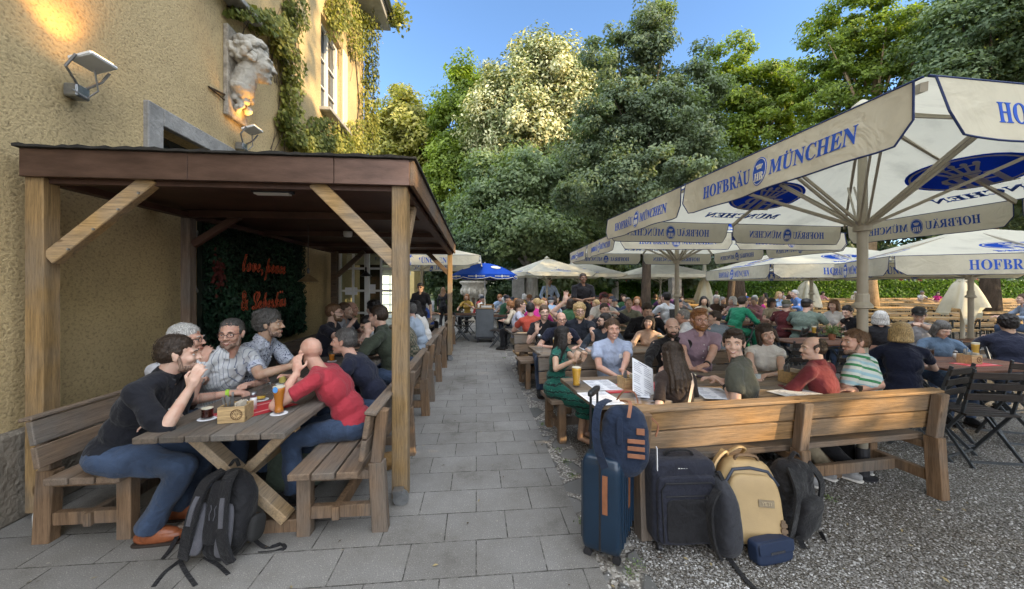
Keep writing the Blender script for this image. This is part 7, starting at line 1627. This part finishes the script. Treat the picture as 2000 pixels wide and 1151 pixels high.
mb = MB(); mb.sbox((-.03, -.10, .26), (.035, .012, .15), 5); mb.build('zip_flap', M_navycl, r_, smooth=True); strap(r_, [(.15, -.06, .34), (.185, -.06, .30), (.17, -.06, .24)], .02, M_tanlea, (0, 1, 0), 'leather_loop')
mb = MB(); mb.box((.175, -.06, .12), (.004, .05, .12)); mb.build('luggage_tag', M_paper, r_)
# black cabin suitcase
r_ = empty('suitcase', (1.05, 2.40, 0), R(3), 'soft black suitcase with a combination lock leaning at the golden bench', 'suitcase'); r_.rotation_euler.x = R(-3)
mb = MB(); mb.sbox((0, 0, .29), (.41, .25, .50), 9, n=44); remesh_obj('body', mb, M_suit, r_, .008, 2, [(T_fold, .008)])
mb = MB(); mb.sbox((.0, -.125, .255), (.37, .05, .40), 9, n=36); remesh_obj('front_pocket', mb, M_suit, r_, .007, 1, [(T_fold, .005)])
mb = MB(); mb.sbox((.015, -.152, .20), (.30, .012, .25), 10, n=28); mb.build('pocket_panel', M_blkcl, r_, smooth=True)
mb = MB(); mb.tube([(-.155, -.154, .08), (-.165, -.154, .38), (-.14, -.156, .42), (.14, -.156, .42), (.165, -.154, .38), (.155, -.154, .08)], .0045, 6); mb.tube([(-.14, -.156, .345), (.15, -.156, .345)], .004, 6); mb.build('piping', M_black, r_)
mb = MB(); mb.box((.0, -.10, .497), (.11, .02, .03), Euler((R(-35), 0, 0)).to_matrix()); mb.build('lock', M_black, r_, bevel=.003); mb = MB()
for k in range(4): mb.box((-.04 + k * .016, -.118, .497), (.009, .006, .013), Euler((R(-35), 0, 0)).to_matrix())
mb.build('lock_dial', M_whiteplastic, r_); mb = MB(); mb.box((.12, -.155, .335), (.035, .006, .026)); mb.build('badge', M_dksteel, r_)
strap(r_, [(-.09, -.03, .545), (-.05, -.04, .575), (.05, -.04, .575), (.09, -.03, .545)], .03, M_blkcl, (0, 1, 0), 'handle', .012); wheels(r_, [(-.16, -.09), (.16, -.09), (-.16, .09), (.16, .09)], .022, .022)
# charcoal backpack seen edge on
r_ = bag('backpack', (1.285, 2.30, 0), -84, 4, (.27, .13, .46), M_grycl, 'slim charcoal backpack standing edge on between suitcase and tan backpack', taper=lambda v: (v.x * (1 - .35 * max(0, v.z) ** 2), v.y * (1 - .25 * v.z), v.z))
strap(r_, [(-.07, -.06, .42), (-.10, -.16, .34), (-.10, -.15, .16), (-.08, -.08, .03)], .05, M_blkcl, th=.014); strap(r_, [(.07, -.06, .42), (.10, -.13, .34), (.10, -.13, .16), (.08, -.08, .03)], .05, M_blkcl, th=.014); strap(r_, [(-.04, 0, .45), (0, 0, .485), (.04, 0, .45)], .022, M_blkcl, (0, 1, 0), 'handle')
mb = MB(); mb.tube([(-.12, .02, .1), (-.125, .03, .3), (-.09, .03, .41), (0, .03, .445)], .004, 6); mb.build('zip', M_black, r_)
# its long strap trails over the gravel
p0 = gr = lambda px, py, z=.006: P(px, py, F * (CAMH - z) / (py - 562))
w_ = empty('bag_strap', gr(1410, 1080), 0, 'black webbing strap trailing from the charcoal backpack over the gravel', 'strap'); b0 = gr(1410, 1080); strap(w_, [gr(x, y) - b0 + Vector((0, 0, z)) for x, y, z in ((1402, 1070, .05), (1412, 1080, .02), (1428, 1100, .012), (1445, 1120, .006), (1458, 1136, .006), (1478, 1156, .006))], .028, M_blkcl, (1, .3, 0), 'webbing', .003)
# tan backpack
r_ = bag('backpack', (1.505, 2.40, 0), -10, -11, (.36, .24, .50), M_tan, 'tan waterproof backpack with brown straps standing on the gravel', e=3.4, disp=.014, taper=lambda v: (v.x * (1 - .14 * max(0, v.z)), v.y * (1 - .22 * max(0, v.z) ** 2), v.z))
mb = MB(); mb.sbox((.0, -.115, .22), (.31, .06, .40), 4.5, n=34, taper=lambda v: (v.x * (1 - .12 * max(0, v.z)), v.y, v.z)); remesh_obj('front_panel', mb, M_tan, r_, .007, 1, [(T_fold, .006)])
mb = MB(); a_ = [(-.155, -.105, .05), (-.165, -.105, .22), (-.150, -.100, .36), (-.10, -.092, .435), (0, -.09, .45), (.10, -.092, .435), (.150, -.100, .36)]; mb.tube(a_, .010, 8); mb.build('zip', M('blue_grey_zip', (.04, .05, .075), .5), r_, smooth=True)
mb = MB(); mb.box((.055, -.148, .265), (.088, .006, .042)); o = mb.build('brand_patch', M('patch_tan', (.24, .19, .12), .6), r_, bevel=.001)
mb = MB(); put_text(mb, 'YETI', (.055, -.152, .265), (1, 0, 0), (0, 0, 1), .020, .003, 'sans', 1.0); mb.build('lettering', M('patch_text', (.46, .37, .24), .6), o)
strap(r_, [(-.07, -.03, .475), (-.05, -.05, .515), (.05, -.05, .515), (.07, -.03, .475)], .03, M_brstrap, (0, 1, 0), 'handle', .01)
for x in (-.11, .14): mb = MB(); [mb.box((x, -.150, .09 + k * .032), (.034, .012, .020)) for k in range(3)]; mb.box((x, -.146, .12), (.022, .008, .12)); mb.build('webbing_ladder', M_brstrap, r_, bevel=.001)
strap(r_, [(-.08, .08, .48), (-.12, .0, .56 - .04), (-.19, -.02, .44), (-.2, -.0, .3), (-.17, .05, .1)], .05, M_tan, (0, 1, 0), th=.014); strap(r_, [(.02, .09, .49), (.03, .05, .54), (-.03, .0, .555), (-.09, .02, .51)], .03, M_tan, (0, 1, 0), 'back_loop', .01)
mb = MB(); mb.sbox((-.178, -.03, .31), (.012, .07, .07), 5); mb.build('side_latch', M_brstrap, r_, smooth=True)
# blue pouch
r_ = bag('pouch', (1.52, 2.22, 0), 14, -6, (.26, .09, .13), M('blue_pouch', (.013, .025, .06), .6, .1, 10, .2, 120, dist=.003), 'small blue camera pouch lying in front of the tan backpack', 'pouch', e=7, disp=.004, taper=lambda v: (v.x, v.y, v.z))
mb = MB(); mb.sbox((0, -.046, .095), (.25, .008, .07), 8); o = mb.build('flap', M('blue_pouch', (.02, .04, .11)), r_, smooth=True); mb = MB(); mb.box((0, -.052, .07), (.10, .003, .012)); mb.build('flap_print', M_grycl, r_)
# black backpack at the far side
r_ = bag('backpack', (1.80, 2.52, 0), 24, 8, (.30, .22, .50), M_blkcl, 'black hiking backpack leaning to the right of the tan one', disp=.045)
mb = MB(); mb.sbox((.02, -.12, .17), (.24, .09, .26), 3.5); remesh_obj('front_pocket', mb, M_blkcl, r_, .008, 2, [(T_fold, .03)]); strap(r_, [(-.10, -.04, .47), (-.16, -.13, .38), (-.17, -.14, .18), (-.1, -.1, .03)], .05, M_blkcl, th=.014); strap(r_, [(.09, -.04, .47), (.15, -.10, .36), (.16, -.10, .16)], .05, M_blkcl, th=.012)
strap(r_, [(-.05, 0, .5), (0, 0, .54), (.05, 0, .5)], .022, M_blkcl, (0, 1, 0), 'handle'); strap(r_, [(-.12, -.15, .10), (-.08, -.18, .02), (.02, -.22, .005), (.10, -.20, .012), (.12, -.15, .06)], .03, M_blkcl, (0, 0, 1), 'hip_strap', .004)
mb = MB(); mb.box((.14, -.12, .2), (.05, .006, .012), Euler((0, R(-30), 0)).to_matrix()); mb.build('reflective_stripe', M_whiteplastic, r_)
# big grey and black backpack in front of the pergola table
r_ = bag('backpack', (-1.72, 2.24, 0), -6, -13, (.30, .20, .50), M_blkcl, 'black and grey trekking backpack leaning at the foot of the pergola table', e=2.6, disp=.02, taper=lambda v: (v.x * (1 - .28 * max(0, v.z) ** 1.5) * (1 + .04 * min(0, v.z)), v.y * (1 - .2 * max(0, v.z) ** 2), v.z))
M_greypad = cloth('grey_mesh_pad', (.10, .10, .115), weave=4)
for sx in (-1, 1):
    mb = MB(); mb.sbox((sx * .085, -.108, .19), (.085, .035, .28), 3.2, taper=lambda v: (v.x * (1 - .25 * v.z), v.y, v.z)); mb.build('back_pad', M_greypad, r_, smooth=True)
    strap(r_, [(sx * .03, -.06, .49), (sx * .065, -.135, .44), (sx * .085, -.155, .32), (sx * .105, -.15, .18), (sx * .13, -.12, .07), (sx * .15, -.10, .03)], [.05] * 100 and .062, M_blkcl, th=.018, name='shoulder_strap')
    strap(r_, [(sx * .055, -.125, .455), (sx * .085, -.166, .34), (sx * .100, -.164, .22)], .026, M_greypad, th=.006, name='strap_lining')
mb = MB(); mb.sbox((0, -.112, .28), (.10, .02, .34), 4); mb.build('centre_pad', M_blkcl, r_, smooth=True)
mb = MB(); 
for sx in (-1, 1): mb.tube([(sx * .012, -.124, .24), (sx * .018, -.124, .27), (sx * .010, -.124, .30), (sx * .018, -.124, .32)], .0025, 5)
mb.build('stitched_mark', M_greypad, r_); strap(r_, [(-.03, -.02, .51), (0, -.02, .55), (.03, -.02, .51)], .022, M_blkcl, (0, 1, 0), 'handle')
mb = MB(); mb.sbox((.18, .02, .17), (.05, .12, .15), 3); remesh_obj('side_pocket', mb, M('mesh_black', (.02, .02, .02), .9, .4, 200), r_, .008, 1)
for i, pts in enumerate((((400, 1062, .10), (372, 1085, .03), (350, 1100, .012), (322, 1120, .006), (300, 1148, .006)), ((355, 1050, .07), (335, 1075, .02), (318, 1094, .008)), ((470, 1050, .10), (492, 1062, .04), (520, 1072, .008), (550, 1066, .01), (553, 1075, .006), (505, 1080, .006)), ((400, 1095, .02), (425, 1105, .006), (446, 1124, .006)), ((352, 1100, .01), (362, 1118, .006), (382, 1146, .006)))):
    b0 = gr(pts[0][0], pts[0][1] ); q_ = [gr(x, y) + Vector((0, 0, z)) for x, y, z in pts]; loc = r_.matrix_basis.inverted(); strap(r_, [loc @ p for p in q_], .022, M_blkcl, (1, .4, 0), 'loose_webbing', .003)
# green bag under the pergola table and a white bottle by the post
r_ = bag('backpack', (-1.68, 2.95, 0), 20, -25, (.40, .26, .42), cloth('sage_nylon', (.10, .13, .10), var=.2), 'sage green backpack lying under the pergola table', disp=.05); r_ = bag('shoulder_bag', (-1.12, 3.3, 0), 30, -40, (.34, .22, .14), cloth('ochre_bag', (.22, .13, .05)), 'ochre shoulder bag lying under the pergola table', 'bag', disp=.03)
r_ = empty('bottle', gr(78, 1034, 0), R(20), 'crumpled white plastic bottle at the foot of the front left post', 'bottle'); mb = MB(); mb.lathe((0, 0, 0), [(.02, 0), (.032, .01), (.034, .10), (.026, .13), (.012, .15), (.012, .165)], 14); mb.build('body', M_whiteplastic, r_, smooth=True)

# ================================================================== STONE BUST
def bust():
    v, z = wallhit(497, 140, WU + .25); r = PF('stone_bust', WU, v, 'weathered stone bust of a curly haired head on the ochre wall', 'bust', z=z); s = 2.25
    mb = MB(); mb.box((.03, -.02, -.10), (.06, .42, 1.15)); mb.build('slab', M('mottled_plaster', (.34, .30, .24), .9, .5, 9, .9, 40, dist=.02), r, bevel=.01)
    mb = MB(); Hc = Vector((.25, .0, .12)); HV[0] = random.Random(3); Rm = rotframe(Vector((.88, .47, -.04)), Vector((0, 0, 1))); head_prims(mb, Hc, Rm, s); mb.cap(Hc + Vector((-.05, -.03, -.12)), Vector((.12, -.06, -.26)), .13, .15, 14); mb.sph((.12, -.05, -.28), (.14, .18, .10), 14)
    rr = random.Random(5)
    for _ in range(16): mb.sph((.10 + rr.uniform(-.04, .09), rr.uniform(-.14, .12), -.36 - rr.random() * .18), rr.uniform(.03, .06), 8)
    remesh_obj('head', mb, M_stone, r, .011, 2, [(T_rock, .02)]); H = MB()
    for _ in range(120):
        a, b_ = rr.uniform(0, 6.28), rr.uniform(-.6, 1.5); p = Vector((math.cos(a) * math.cos(b_) * .088, math.sin(a) * math.cos(b_) * .102 - .02, math.sin(b_) * .092 + .03))
        if p.y > .025 and p.z < .085: continue
        H.sph(Hc + Rm @ (p * s), rr.uniform(.034, .052), 8)
    H.sph(Hc + Rm @ (Vector((0, -.03, .03)) * s), .085 * s, 12); remesh_obj('curls', H, M_stone, r, .010, 1, [(T_rock, .02)])
bust()
# weeds at the path edge
def weeds():
    C = []; 
    for px, py in ((1105, 905), (1118, 930), (1150, 1000), (1090, 880), (1245, 1105), (1620, 975), (1230, 1120), (1135, 1020), (985, 700), (1060, 830)):
        b = gr(px, py, 0); k = 60
        C.append(rng.normal(size=(k, 3)) * np.array([.022, .03, .007]) + np.array([b.x, b.y, .008]))
    C = np.vstack(C); C[:, 2] = np.abs(C[:, 2]); tag(leafmesh('weeds', C, .007 * (.6 + rng.random(len(C))), rng.normal(size=C.shape) * .6 + np.array([0, 0, 1]), rng.random(len(C)), L_mid), 'small green weeds at the edge of the path', kind='stuff')
weeds()
finish_jobs()
for o in bpy.data.objects:
    if 'used' in o: del o['used']
_seen = {}
for o in bpy.data.objects:
    if o.parent is None and o.get('label') and len(o['label'].split()) > 16: print('LONG', o['label'])
